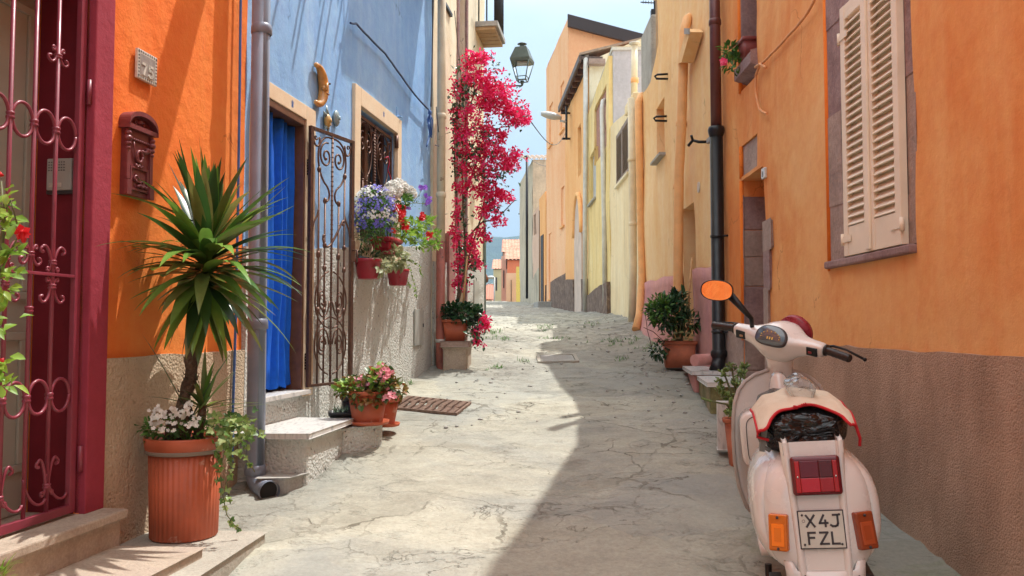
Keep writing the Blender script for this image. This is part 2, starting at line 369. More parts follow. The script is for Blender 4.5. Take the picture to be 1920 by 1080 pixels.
def ground_material():
    m, t, b, g = newmat('worn_concrete'); P = g.outputs['Position']
    xyz = tz(t, g); y = xyz[1]
    wp = t.nodes.new('ShaderNodeVectorMath'); wp.operation = 'ADD'
    nn = t.nodes.new('ShaderNodeTexNoise'); nn.inputs['Scale'].default_value = 1.7; nn.inputs['Detail'].default_value = 6; nn.inputs['Roughness'].default_value = .58; t.links.new(P, nn.inputs['Vector'])
    sc_ = t.nodes.new('ShaderNodeVectorMath'); sc_.operation = 'SCALE'; sc_.inputs['Scale'].default_value = .55; t.links.new(nn.outputs['Color'], sc_.inputs[0])
    t.links.new(P, wp.inputs[0]); t.links.new(sc_.outputs[0], wp.inputs[1]); PW = wp.outputs[0]
    n1 = tnoise(t, P, .55, 8, .6, .5)
    c = tramp(t, n1, [(.32, (.27, .255, .20)), (.44, (.375, .36, .29)), (.56, (.30, .30, .26)), (.70, (.23, .225, .195))])
    n2 = tnoise(t, tmap(t, P, (1, 1.6, 1)), 3.2, 8, .68)
    c = tmix(t, .55, c, tramp(t, n2, [(.3, .33), (.7, .66)]), 'OVERLAY')
    stain = tramp(t, tnoise(t, P, 1.1, 7, .7, .8), [(.55, 0.0), (.72, 1.0)])
    edge = tmath(t, 'MAXIMUM', tramp(t, xyz[0], [(0.0, 0.0), (1.0, 0.0)]), tramp(t, tmath(t, 'MULTIPLY', tmath(t, 'SUBTRACT', xyz[0], .9), tmath(t, 'ADD', n2, .4)), [(.1, 0.0), (.9, .75)]))
    c = tmix(t, edge, c, (.20, .185, .15))
    c = tmix(t, tmath(t, 'MULTIPLY', stain, .55), c, (.22, .195, .145))
    moss = tramp(t, tnoise(t, P, .8, 8, .72, 1.2), [(.60, 0.0), (.70, 1.0)])
    xm = tramp(t, xyz[0], [(.55, 0.0), (1.0, 1.0)])
    c = tmix(t, tmath(t, 'MULTIPLY', tmath(t, 'MULTIPLY', moss, .55), xm), c, (.17, .19, .08))
    fr = tnoise(t, P, 45, 5, .75); c = tmix(t, .35, c, tramp(t, fr, [(.32, .3), (.66, .68)]), 'OVERLAY')
    # slab edges / cracks
    vc = tvor(t, PW, .62); hs_ = t.nodes.new('ShaderNodeSeparateColor'); t.links.new(vc.outputs['Color'], hs_.inputs[0]); c = tmix(t, .5, c, tramp(t, hs_.outputs[0], [(.1, .42), (.9, .58)]), 'OVERLAY')
    vp = tvor(t, tmap(t, PW, (1, 1, 1), (0, 0, 1)), 1.3); hp_ = t.nodes.new('ShaderNodeSeparateColor'); t.links.new(vp.outputs['Color'], hp_.inputs[0]); c = tmix(t, tmath(t, 'MULTIPLY', tmath(t, 'GREATER_THAN', hp_.outputs[1], .8), .35), c, (.27, .28, .26))
    v1 = tvor(t, PW, .62, 'DISTANCE_TO_EDGE'); v2 = tvor(t, PW, 2.1, 'DISTANCE_TO_EDGE'); v3 = tvor(t, PW, 6.0, 'DISTANCE_TO_EDGE')
    m1 = tramp(t, tnoise(t, P, .9, 5, .7), [(.44, 0.0), (.56, 1.0)]); m2 = tramp(t, tnoise(t, tmap(t, P, (1, 1, 1), (0, 0, 2)), .75, 6, .7), [(.50, 0.0), (.60, 1.0)])
    far = tramp(t, tmath(t, 'DIVIDE', y, 30), [(.26, 0.0), (.46, 1.0)])
    m3 = tmath(t, 'MAXIMUM', tramp(t, tnoise(t, P, .7, 6, .75, .6), [(.57, 0.0), (.64, 1.0)]), tmath(t, 'MULTIPLY', far, .9))
    wid = tmath(t, 'MULTIPLY', tnoise(t, P, 5, 5, .7), .022)
    k1 = tmath(t, 'MULTIPLY', tmath(t, 'LESS_THAN', v1.outputs['Distance'], tmath(t, 'MULTIPLY', wid, .55)), m1)
    k2 = tmath(t, 'MULTIPLY', tmath(t, 'LESS_THAN', v2.outputs['Distance'], tmath(t, 'MULTIPLY', wid, 1.0)), m2)
    k3 = tmath(t, 'MULTIPLY', tramp(t, v3.outputs['Distance'], [(.02, 1.0), (.10, 0.0)]), m3)
    kk = tmath(t, 'MULTIPLY', tmath(t, 'MAXIMUM', tmath(t, 'MAXIMUM', k1, k2), tmath(t, 'MULTIPLY', k3, .75)), tramp(t, tnoise(t, P, 2.2, 4, .6), [(.36, .15), (.60, 1.0)]))
    c = tmix(t, tmath(t, 'MULTIPLY', far, .45), c, tramp(t, tvor(t, PW, 6.0).outputs['Color'], [(.2, (.26, .25, .23)), (.8, (.48, .46, .40))]))
    FN = tnoise(t, tmap(t, P, (1, 1.6, 1)), 1.15, 8, .62, .6)
    k4 = tmath(t, 'MAXIMUM', tmath(t, 'LESS_THAN', tmath(t, 'ABSOLUTE', tmath(t, 'SUBTRACT', FN, .412)), .0035), tmath(t, 'LESS_THAN', tmath(t, 'ABSOLUTE', tmath(t, 'SUBTRACT', FN, .582)), .0035))
    k4 = tmath(t, 'MULTIPLY', k4, tramp(t, tnoise(t, tmap(t, P, (1, 1, 1), (0, 0, 1.3)), 1.9, 5, .7), [(.51, 0.0), (.60, .9)]))
    kk = tmath(t, 'MAXIMUM', kk, k4)
    c = tmix(t, tmath(t, 'MULTIPLY', kk, .8), c, (.09, .075, .05))
    t.links.new(c, b.inputs['Base Color']); b.inputs['Roughness'].default_value = .88; b.inputs['Specular IOR Level'].default_value = .3
    # relief: broken edges, flakes, grit
    fl = tramp(t, FN, [(.40, 0.0), (.425, .5), (.57, .5), (.59, 1.0)])
    nb = tbump(t, fl, .55, .025); nb = tbump(t, tnoise(t, P, 9, 7, .68), .45, .02, nb)
    nb = tbump(t, fr, .4, .006, nb); nb = tbump(t, tmath(t, 'SUBTRACT', 1.0, kk), .8, .02, nb)
    t.links.new(nb, b.inputs['Normal']); return m

M = {}
M['ground'] = ground_material()
M['earth'] = stone('dry_earth', [(.16, .13, .07), (.25, .21, .12)], 2, .4)
M['orange_l'] = plaster('orange_plaster_left', [(.80, .16, .025), (.85, .22, .04), (.88, .29, .06)], .9, .4, (.88, .32, .09), bump=.45, fine=90)  # own plaster colour of the left orange house
M['orange_r'] = plaster('orange_plaster_worn', [(.68, .185, .045), (.72, .27, .08), (.78, .38, .14), (.80, .46, .20)], .75, .6, (.80, .44, .18), bump=.3, fine=80)
M['orange_edge'] = plaster('orange_plaster_deep', [(.72, .16, .02), (.78, .21, .03)], 2, .2)
M['cast_l'] = roughcast('tan_roughcast_left', (.27, .19, .12), (.62, .49, .35), 70, 1.2, .014, (.36, .26, .17))  # own roughcast colour of the left house's base
M['cast_r'] = roughcast('brown_roughcast', (.24, .15, .10), (.50, .34, .245), 110, .9, .010, (.23, .15, .105), patchf=.8)
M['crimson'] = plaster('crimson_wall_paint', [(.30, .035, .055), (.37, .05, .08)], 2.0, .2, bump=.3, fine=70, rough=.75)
M['crimson_shade'] = plaster('shaded_crimson_paint', [(.17, .012, .022), (.21, .018, .03)], 2.0, .1, bump=.1, rough=.7)  # same crimson darkened: the shade of the door recess is in the colour
M['crimson_m'] = paint('crimson_iron_paint', (.24, .032, .055), .42, 0, .12, 20, .06, .2)
M['maroon'] = paint('maroon_cast_metal', (.20, .045, .05), .42, .15, .15, 30, .15, .1)
M['blue'] = plaster('blue_limewash', [(.20, .39, .70), (.27, .47, .76), (.37, .56, .82)], .7, .5, (.44, .62, .82), bump=.25, fine=60)
M['cast_b'] = roughcast('grey_pebbledash', (.10, .10, .09), (.60, .61, .57), 48, 1.3, .016, (.34, .34, .31), thr=(.53, .62), patchf=.25)
M['cream_trim'] = plaster('cream_trim_paint', [(.72, .56, .38), (.78, .63, .45)], 1.5, .25, bump=.15)
M['cream'] = plaster('cream_plaster', [(.68, .58, .40), (.76, .68, .50), (.80, .74, .58)], .8, .4, (.60, .47, .30), bump=.25)
M['peach'] = plaster('peach_plaster', [(.76, .44, .19), (.80, .51, .24), (.84, .60, .34)], .7, .5, (.84, .64, .40), bump=.3)
M['pink'] = plaster('pink_plinth_paint', [(.50, .22, .19), (.56, .28, .25), (.47, .22, .24)], 1.4, .4, (.42, .22, .25), bump=.35)
M['pale'] = plaster('pale_cream_plaster', [(.74, .58, .34), (.80, .66, .42), (.84, .73, .52)], .8, .55, (.52, .42, .27), bump=.3, low=(1.5, (.34, .28, .17), .5))
M['yellow'] = plaster('yellow_plaster', [(.72, .52, .20), (.77, .59, .27), (.80, .66, .36)], .7, .6, (.46, .33, .15), bump=.3)
M['amber'] = plaster('amber_plaster', [(.78, .35, .12), (.83, .43, .17), (.85, .50, .23)], .7, .5, (.86, .58, .30), bump=.25)
M['salmonfront'] = plaster('pale_salmon_front', [(.80, .40, .19), (.84, .47, .26), (.86, .54, .32)], .6, .5, (.86, .60, .38), bump=.2)
M['salmon'] = plaster('salmon_plaster', [(.82, .42, .22), (.84, .47, .27)], .5, .2, bump=.12)
M['stonebase'] = stone('brown_stone_base', [(.07, .045, .035), (.16, .105, .08), (.30, .22, .16)], 7, 1, .9, 18)
M['oldwall'] = plaster('old_grey_plaster', [(.40, .36, .28), (.56, .50, .38), (.33, .30, .24)], 1.2, .6, (.24, .22, .19), bump=.6)
M['oldpink'] = plaster('old_pink_plaster', [(.66, .44, .33), (.74, .54, .42)], 1, .5, (.45, .36, .27), bump=.5)
M['lilac'] = plaster('lilac_grey_plaster', [(.42, .42, .48), (.50, .49, .54)], .8, .5, (.35, .34, .36), bump=.3)
M['concrete'] = stone('grey_concrete', [(.28, .27, .25), (.42, .41, .38)], 3, .5, .9, 60)
M['step_tan'] = stone('tan_step_stone', [(.33, .26, .20), (.44, .36, .28), (.38, .30, .25)], 5, .5, .8, 70)
M['step_grey'] = stone('grey_ribbed_stone', [(.34, .31, .26), (.46, .43, .36)], 5, .7, .85, 60)
M['mossy'] = stone('mossy_stone', [(.09, .10, .03), (.24, .22, .10), (.42, .31, .22)], 4, .8, .95, 30)
M['mauve'] = stone('mauve_volcanic_stone', [(.20, .12, .12), (.30, .195, .185), (.38, .27, .25)], 4, .9, .9, 45)
M['mauve2'] = stone('pale_mauve_stone', [(.28, .2, .17), (.42, .31, .26)], 5, .9, .9, 35)
def marble():
    m, t, b, g = newmat('white_marble'); P = g.outputs['Position']
    n = tnoise(t, tmap(t, P, (3, 1, 1), (0, 0, .3)), 5, 8, .6, 2.2); c = tramp(t, n, [(.38, (.42, .42, .41)), (.47, (.60, .59, .57)), (.62, (.64, .63, .60))])
    t.links.new(c, b.inputs['Base Color']); b.inputs['Roughness'].default_value = .35; return m
M['marble'] = marble()
M['terracotta'] = paint('terracotta_plastic', (.46, .105, .045), .5, 0, .2, 6, .1, 0, (.52, .30, .22), .62)
M['terracotta2'] = paint('terracotta_clay', (.42, .13, .065), .75, 0, .25, 8, .3)
M['redpot'] = paint('red_plastic', (.33, .012, .03), .35, 0, .1, 10, .03)
M['blackpot'] = paint('black_plastic', (.02, .02, .022), .45, 0, .2, 10, .05)
M['soil'] = stone('potting_soil', [(.03, .02, .012), (.07, .05, .035)], 30, 1)
M['pipe_grey'] = paint('grey_downpipe_paint', (.20, .23, .30), .38, .1, .15, 5, .04, .1, (.26, .25, .25), .74)
M['pipe_brown'] = paint('brown_copper_pipe', (.13, .045, .04), .35, .3, .2, 6, .05)
M['pipe_black'] = paint('black_iron_pipe', (.012, .011, .012), .38, .2, .2, 8, .1)
M['pipe_peach'] = paint('peach_painted_pipe', (.80, .42, .17), .6, 0, .12, 6, .1)
M['pipe_cream'] = paint('cream_painted_pipe', (.70, .60, .42), .5, 0, .12, 6, .1, 0, (.25, .12, .06), .66)
M['pipe_rust'] = paint('rusty_red_pipe', (.34, .10, .07), .6, 0, .25, 9, .2, 0, (.12, .06, .045), .58)
M['pipe_zinc'] = paint('zinc_pipe', (.55, .54, .50), .5, .1, .15, 6, .05)
M['iron'] = paint('brown_wrought_iron', (.13, .07, .05), .42, .55, .25, 40, .2)
M['iron_dk'] = paint('dark_wrought_iron', (.05, .028, .022), .42, .5, .25, 40, .2)
M['black_m'] = paint('black_metal', (.015, .015, .016), .4, .4, .2, 20, .1)
M['wood_br'] = paint('brown_varnished_wood', (.14, .06, .032), .4, 0, .3, 12, .1)
M['door_pale'] = paint('grey_green_door_paint', (.38, .39, .33), .5, 0, .06, 5, .03)
M['shut_cream'] = paint('cream_shutter_paint', (.80, .69, .54), .5, 0, .07, 6, .06)
M['shut_brown'] = paint('brown_shutter_paint', (.22, .15, .11), .55, 0, .15, 6, .06)
M['curtain'] = paint('royal_blue_cloth', (.012, .12, .62), .9, 0, .1, 25, .1, 0, None, .6, .2)
M['cable'] = paint('dark_blue_cable', (.03, .06, .13), .55, 0, .2, 10, 0)
M['cable_bl'] = paint('painted_blue_cable', (.05, .13, .36), .55, 0, .2, 10, 0)
M['cable_or'] = paint('painted_orange_cable', (.66, .30, .12), .7, 0, .2, 10, 0)
M['cable_gr'] = paint('grey_wire', (.12, .12, .12), .6, 0, .2, 10, 0)
M['clay_m'] = paint('ochre_glazed_clay', (.56, .26, .06), .35, 0, .3, 16, .1, .3)
M['clay_y'] = paint('yellow_glazed_clay', (.66, .42, .13), .4, 0, .25, 16, .1, .2)
M['clay_g'] = paint('grey_green_glazed_clay', (.25, .33, .34), .4, 0, .25, 16, .1, .2)
M['tile_w'] = paint('white_glazed_tile', (.60, .58, .52), .3, 0, .12, 40, .05, .3)
M['ink'] = paint('dark_ink', (.05, .045, .05), .5, 0, .1, 20, 0)
M['plastic_w'] = paint('pale_grey_plastic', (.42, .43, .40), .45, 0, .06, 10, 0)
M['bark'] = stone('grey_brown_bark', [(.07, .045, .028), (.20, .14, .09)], 30, 1, .95, 60)
M['stem'] = paint('green_brown_stem', (.12, .13, .05), .6, 0, .3, 40, 0)
M['cane'] = paint('bamboo_cane', (.50, .28, .12), .6, 0, .2, 30, .1)
M['yucca'] = leafmat('yucca_leaf', [(.025, .075, .018), (.05, .13, .025), (.11, .24, .035), (.22, .38, .06), (.07, .15, .03), (.20, .20, .06)], .32, .22)
M['leaf_dk'] = leafmat('dark_glossy_leaf', [(.012, .045, .016), (.03, .085, .03), (.05, .12, .035)], .3, .12)
M['leaf_md'] = leafmat('mid_green_leaf', [(.04, .11, .02), (.08, .20, .03), (.12, .27, .04)], .45, .25)
M['leaf_lt'] = leafmat('light_green_leaf', [(.14, .30, .03), (.24, .42, .05), (.34, .50, .08)], .45, .35)
M['leaf_var'] = leafmat('variegated_leaf', [(.18, .24, .09), (.38, .40, .20), (.50, .50, .30), (.12, .17, .06)], .5, .25)
M['leaf_ivy'] = leafmat('ivy_leaf', [(.06, .15, .03), (.20, .32, .07), (.42, .50, .20)], .4, .25)
M['leaf_red'] = leafmat('red_green_leaf', [(.05, .10, .03), (.10, .17, .04), (.26, .17, .04), (.30, .09, .03)], .35, .2)
M['leaf_blue'] = leafmat('blue_green_leaf', [(.04, .08, .05), (.09, .15, .10), (.16, .22, .13)], .5, .15)
M['bract'] = leafmat('magenta_bract', [(.74, .010, .10), (.88, .03, .18), (.92, .10, .30), (.84, .02, .10), (.60, .01, .06)], .6, .35, .2)
M['fl_red'] = leafmat('red_petal', [(.65, .008, .015), (.78, .02, .03)], .5, .25)
M['fl_rose'] = leafmat('rose_petal', [(.80, .05, .16), (.85, .09, .2)], .5, .25)
M['fl_white'] = leafmat('white_petal', [(.78, .78, .74), (.85, .85, .80)], .6, .2)
M['fl_pink'] = leafmat('pink_petal', [(.80, .22, .30), (.88, .42, .48)], .5, .3)
M['fl_blue'] = leafmat('blue_violet_petal', [(.12, .10, .50), (.18, .16, .60), (.28, .26, .70)], .6, .2)
M['fl_purple'] = leafmat('purple_petal', [(.22, .06, .55), (.40, .18, .70)], .6, .3)
M['succ'] = leafmat('pale_succulent_leaf', [(.30, .36, .17), (.46, .46, .25), (.42, .24, .16)], .5, .1)
M['tile_roof'] = stone('clay_roof_tile', [(.30, .12, .07), (.48, .22, .14), (.52, .34, .24)], 1.5, .3, .9, 6)
M['tile_old'] = stone('weathered_roof_tile', [(.16, .12, .09), (.34, .26, .20), (.30, .18, .13)], 2, .3, .9, 8)
M['fascia'] = paint('dark_brown_fascia', (.035, .022, .022), .5, 0, .1, 4, 0)
M['gutter'] = paint('brown_gutter', (.10, .065, .05), .5, .2, .2, 4, 0)
M['lamp_g'] = paint('grey_green_lamp_metal', (.10, .13, .12), .4, .4, .15, 20, .05)
M['lamp_l'] = paint('light_grey_lamp_shell', (.45, .46, .46), .4, .2, .1, 12, 0)
M['glass'] = plain('clear_glass', (.9, .93, .93), .03, 0, Transmission_Weight=1.0, IOR=1.1)
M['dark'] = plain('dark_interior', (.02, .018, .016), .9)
M['brick'] = None
def brickmat():
    m, t, b, g = newmat('red_brick'); x = tz(t, g); cb = t.nodes.new('ShaderNodeCombineXYZ')
    t.links.new(x[1], cb.inputs[0]); t.links.new(x[2], cb.inputs[1])
    n = t.nodes.new('ShaderNodeTexBrick'); n.inputs['Scale'].default_value = 4; n.inputs['Color1'].default_value = (.30, .09, .06, 1); n.inputs['Color2'].default_value = (.40, .14, .09, 1)
    n.inputs['Mortar'].default_value = (.35, .30, .25, 1); n.inputs['Mortar Size'].default_value = .03; t.links.new(cb.outputs[0], n.inputs['Vector'])
    t.links.new(n.outputs['Color'], b.inputs['Base Color']); b.inputs['Roughness'].default_value = .9; return m
M['brick'] = brickmat()
# ================================================================ plants
def leaf_quad(mb, base, d, n, L, Wd, mi=0, fold=.25, droop=.15, tip=.0):
    """pointed leaf folded along its midrib: 6 verts, 4 faces"""
    d = d.normalized(); s_ = d.cross(n)
    if s_.length < 1e-5: s_ = d.orthogonal()
    s_.normalize(); n2 = s_.cross(d).normalized()
    m1 = base + d * (L * .45); tp = base + d * L - n2 * (L * droop)
    lf = m1 + s_ * (Wd / 2) + n2 * (Wd * fold); rt = m1 - s_ * (Wd / 2) + n2 * (Wd * fold)
    lf2 = base + d * (L * .75) + s_ * (Wd * .36) + n2 * (Wd * fold * .6 - L * droop * .5); rt2 = base + d * (L * .75) - s_ * (Wd * .36) + n2 * (Wd * fold * .6 - L * droop * .5)
    mid2 = base + d * (L * .75) - n2 * (L * droop * .5)
    mb.add([base, lf, m1, rt, lf2, mid2, rt2, tp], [(0, 2, 1), (0, 3, 2), (1, 2, 5, 4), (2, 3, 6, 5), (4, 5, 7), (5, 6, 7)], mi, True)
def rdir(rng):
    while True:
        v = Vector((rng.uniform(-1, 1), rng.uniform(-1, 1), rng.uniform(-1, 1)))
        if .05 < v.length < 1: return v.normalized()
def foliage(mb, rng, c, r, n, L, Wd, mi=0, up=.3, shell=.55, flat=0, under=1.0):
    """leaves spread through an ellipsoid, pointing outward and up"""
    c = Vector(c); r = Vector(r if isinstance(r, (tuple, list)) else (r, r, r))
    for i in range(n):
        d = rdir(rng)
        if d.z < 0 and rng.random() > under: d.z = -d.z
        k = rng.uniform(shell, 1.0); k *= 1 + .18 * noise.noise(d * 2.3 + c * 3)
        p = c + Vector((d.x * r.x, d.y * r.y, d.z * r.z)) * k
        dd = (d + rdir(rng) * .8 + Vector((0, 0, up))).normalized()
        nn = (d * .6 + Vector((0, 0, 1)) + rdir(rng) * .5).normalized()
        s_ = rng.uniform(.65, 1.25); leaf_quad(mb, p, dd, nn, L * s_, Wd * s_, mi)
def flower(mb, rng, c, r, n=5, mi=0, facing=None, cup=.35):
    c = Vector(c); f = (facing if facing is not None else rdir(rng)).normalized(); a = f.orthogonal().normalized(); b = f.cross(a)
    ph = rng.uniform(0, 6.28)
    for k in range(n):
        t0 = ph + 2 * math.pi * k / n; w = math.pi / n * .95
        e = lambda ang, rr, h: c + (a * math.cos(ang) + b * math.sin(ang)) * rr + f * h
        mb.add([c, e(t0 - w, r * .72, r * cup * .7), e(t0, r * 1.05, r * cup), e(t0 + w, r * .72, r * cup * .7)], [(0, 1, 2, 3)], mi, True)
def bract(mb, rng, c, r, mi=0):
    f = (rdir(rng) + Vector((.2, -.6, -.1))).normalized(); a = f.orthogonal().normalized(); b = f.cross(a); ph = rng.uniform(0, 6.28)
    for k in range(3):
        t0 = ph + 2.094 * k; w = .62
        e = lambda ang, rr, h: c + (a * math.cos(ang) + b * math.sin(ang)) * rr + f * h
        mb.add([c, e(t0 - w, r * .65, r * .45), e(t0, r * 1.1, r * .8), e(t0 + w, r * .65, r * .45), e(t0, r * .6, r * .3)], [(0, 1, 4), (0, 4, 3), (1, 2, 4), (4, 2, 3)], mi, True)
def strap(mb, base, d, L, Wd, droop, mi=0, n=8, vfold=.25):
    """long arching sword leaf"""
    d = d.normalized(); side = d.cross(Vector((0, 0, 1)))
    if side.length < .05: side = Vector((1, 0, 0))
    side.normalize(); p = Vector(base); dirv = d.copy(); vs = []
    for i in range(n + 1):
        t = i / n; w = Wd * (.55 + .45 * min(1, t / .3)) * (1 - max(0, (t - .4) / .6) ** 1.6) * .5
        nn = side.cross(dirv).normalized()
        vs += [p + side * w + nn * (w * vfold), p.copy(), p - side * w + nn * (w * vfold)]
        p = p + dirv * (L / n)
        dirv = (dirv + Vector((0, 0, -1)) * (droop * (.4 + 1.2 * t) / n)).normalized()
    fs = []
    for i in range(n):
        for k in (0, 1): fs.append((i * 3 + k, i * 3 + k + 1, (i + 1) * 3 + k + 1, (i + 1) * 3 + k))
    mb.add(vs, fs, mi, True)
def pot_round(name, c, rb, rt, h, parent, mat, n=40, rim=.02, rimh=.04, flute=0):
    mb = MB(); c = Vector(c)
    mb.lathe(c, [(rb * .97, 0), (rb, .006), (lerp(rb, rt, .9), h - rimh)], n, 0, 1, 1, flute, 1 if flute else 0, True)
    o = mb.build(name, mat, parent)
    mb = MB(); mb.lathe(c, [(rt, h - rimh), (rt + rim * .6, h - rimh + .003), (rt + rim, h - .006), (rt + rim * .9, h), (rt + rim * .2, h), (rt - .01, h - .012), (rt - .012, h - .03), (.004, h - .032)], n)
    r_ = mb.build('rim', mat, o); 
    mb = MB(); mb.lathe(c, [(rt - .014, h - .030), (rt * .5, h - .018), (.004, h - .014)], 20, cap=False); mb.build('soil', M['soil'], o)
    return o
def pot_square(name, c, wb, wt, db, dt, h, parent, mat, M4=None, rim=.03):
    """tapered box planter with a rolled rim"""
    M4 = M4 or Matrix.Identity(4); c = Vector(c)
    def ring(w, d, z, e=.12):
        pts = []
        for (sx, sy) in ((1, -1), (1, 1), (-1, 1), (-1, -1)):
            for k in range(4):
                a = {(1, -1): -90, (1, 1): 0, (-1, 1): 90, (-1, -1): 180}[(sx, sy)] + 30 * k
                rr = e * min(w, d); pts.append(c + M4.to_3x3() @ Vector((sx * (w / 2 - rr) + rr * math.cos(R(a)), sy * (d / 2 - rr) + rr * math.sin(R(a)), z)))
        return pts
    mb = MB(); mb.rings([ring(wb, db, 0), ring(wt * .97, dt * .97, h - rim)], 0, True, True); o = mb.build(name, mat, parent)
    mb = MB(); mb.rings([ring(wt, dt, h - rim), ring(wt + .015, dt + .015, h - rim + .004), ring(wt + .02, dt + .02, h), ring(wt - .015, dt - .015, h), ring(wt - .02, dt - .02, h - .03), ring(.02, .02, h - .03)], 0, True, False); mb.build('rim', mat, o, bevel=0)
    return o
def spiral(cx, cz, r0, r1, a0, a1, n=22):
    """2-D points of a scroll from radius r0 at angle a0 to r1 at a1"""
    return [(cx + lerp(r0, r1, (i / n) ** .8) * math.cos(lerp(a0, a1, i / n)), cz + lerp(r0, r1, (i / n) ** .8) * math.sin(lerp(a0, a1, i / n))) for i in range(n + 1)]
def bez(p0, p1, p2, p3, n=12):
    out = []
    for i in range(n + 1):
        t = i / n; u = 1 - t
        out.append(tuple(u ** 3 * a + 3 * u * u * t * b + 3 * u * t * t * c + t ** 3 * d for a, b, c, d in zip(p0, p1, p2, p3)))
    return out
GLY = {  # stroke letters in a 0..1 x 0..1.4 cell
 'X': [[(0, 0), (1, 1.4)], [(0, 1.4), (1, 0)]], '4': [[(.72, 0), (.72, .42)], [(1.0, .42), (0, .42), (.55, 1.4)], [(.72, .42), (.72, .75)]],
 'J': [[(.35, 1.4), (.9, 1.4), (.9, .35), (.8, .1), (.55, 0), (.2, .0), (0, .15)]], 'F': [[(0, 0), (0, 1.4), (.85, 1.4)], [(0, .78), (.7, .78)]],
 'Z': [[(0, 1.4), (.95, 1.4), (0, 0), (1, 0)]], 'L': [[(0, 1.4), (0, 0), (.85, 0)]],
 '7': [[(0, 1.4), (.9, 1.4), (.35, 0)]], '5': [[(.85, 1.4), (.1, 1.4), (.05, .8), (.5, .88), (.85, .65), (.88, .3), (.6, .02), (.2, 0), (0, .15)]],
 '8': [[(.45, .75), (.1, .95), (.1, 1.25), (.45, 1.4), (.8, 1.25), (.8, .95), (.45, .75), (.05, .5), (.05, .15), (.45, 0), (.85, .15), (.85, .5), (.45, .75)]]}
def glyph(mb, ch, fn, x, z, w, th, depth=.002, mi=0):
    """fn(u, v, off) -> 3-D point; strokes become thin raised bars"""
    for st in GLY[ch]:
        for (a, b) in zip(st, st[1:]):
            A = Vector((x + a[0] * w, z + a[1] * w)); B = Vector((x + b[0] * w, z + b[1] * w)); d = (B - A).normalized(); A -= d * th * .4; B += d * th * .4
            q = Vector((-d.y, d.x)) * th / 2
            pts = [A - q, B - q, B + q, A + q]
            lo = [fn(p.x, p.y, 0) for p in pts]; hi = [fn(p.x, p.y, depth) for p in pts]
            mb.add(lo + hi, [(4, 5, 6, 7), (0, 1, 5, 4), (1, 2, 6, 5), (2, 3, 7, 6), (3, 0, 4, 7)], mi)
# ================================================================ ground
def Z(r): return r + 1.2            # height relative to the eye -> world
def build_ground():
    mb = MB(); ys = []; y = -3.0
    while y < 47: ys.append(y); y += .035 if y < 3 else (.04 if y < 10 else (.08 if y < 20 else .16))
    xs = frange(-3.2, 3.4, .055)
    def hz(x, y):
        z = gz(x, y); p = Vector((x, y, 0))
        z += noise.noise(p * .55) * .035 + noise.noise(p * 1.5 + Vector((7, 0, 0))) * .016
        f = noise.fractal(Vector((x * 2.0, y * 3.0, 3)), 0.8, 2.2, 5); z += f * .008 * (1 + .8 * max(0, min(1, (y - 5) / 8)))
        # flaking slab lips
        q = noise.noise(Vector((x * 1.1, y * 2.0, 11))) + .25 * noise.noise(Vector((x * 5, y * 7, 2)))
        z += (.012 if q > .22 else 0) + (.012 if q < -.30 else 0)
        # the foot of the right-hand houses banks up
        z += max(0, x - 1.25) ** 2 * .16 * max(0, min(1, (y - 8.6) / 2)) * (1 if y < 20 else .5)
        z -= .02 * math.exp(-((x - .25) / .5) ** 2)
        return z
    n = len(xs)
    for y in ys:
        for x in xs: mb.v.append(Vector((x, y, hz(x, y))))
    for j in range(len(ys) - 1):
        for i in range(n - 1):
            mb.f.append((j * n + i, j * n + i + 1, (j + 1) * n + i + 1, (j + 1) * n + i)); mb.m.append(0); mb.sm.append(True)
    o = mb.build('street', M['ground']); tag(o, kind='structure')
    mb = MB(); xs = [-4000, -1500, -500, -150, -50, -20, -8, -3, 0, 3, 8, 20, 50, 150, 500, 1500, 4000]
    ys = [-200, -60, -20, -10, -5, 0, 3, 5, 7, 9, 12, 16, 20, 25, 31, 36, 40, 43, 46, 49, 53, 60, 75, 90, 120, 160, 260, 400, 700, 1200, 2500, 6000]
    for y in ys:
        for x in xs: mb.v.append(Vector((x, y, gz(x, y) - .16)))
    n = len(xs)
    for j in range(len(ys) - 1):
        for i in range(n - 1): mb.f.append((j * n + i, j * n + i + 1, (j + 1) * n + i + 1, (j + 1) * n + i)); mb.m.append(0); mb.sm.append(True)
    o = mb.build('ground', M['earth']); tag(o, kind='structure')
    return hz
HZ = build_ground()
def on(x, y): return Vector((x, y, HZ(x, y)))
# wooded ridge beyond the town
def build_hill():
    mb = MB(); nx, ny = 90, 26; mat, t, b, g = newmat('wooded_hillside')
    n1 = tnoise(t, g.outputs['Position'], .012, 10, .75); c = tramp(t, n1, [(.35, (.018, .035, .018)), (.6, (.05, .08, .035)), (.75, (.12, .12, .07))])
    t.links.new(c, b.inputs['Base Color']); b.inputs['Roughness'].default_value = .95
    t.links.new(tbump(t, n1, 1, 12), b.inputs['Normal'])
    for j in range(ny + 1):
        for i in range(nx + 1):
            x = lerp(-1500, 1400, i / nx); y = lerp(900, 1900, j / ny); k = math.sin(math.pi * min(1, j / ny * 1.0))
            h = (172 + 34 * noise.noise(Vector((x * .0016, 2, 0))) + 10 * noise.noise(Vector((x * .007, 5, 0)))) * k ** .8
            h += noise.fractal(Vector((x * .006, y * .006, 0)), .9, 2.1, 5) * 26 * k
            mb.v.append(Vector((x, y, -45 + h + 20 * k)))
    for j in range(ny):
        for i in range(nx): a = j * (nx + 1) + i; mb.f.append((a, a + 1, a + nx + 2, a + nx + 1)); mb.m.append(0); mb.sm.append(True)
    o = mb.build('hill', mat); tag(o, kind='structure')
build_hill()
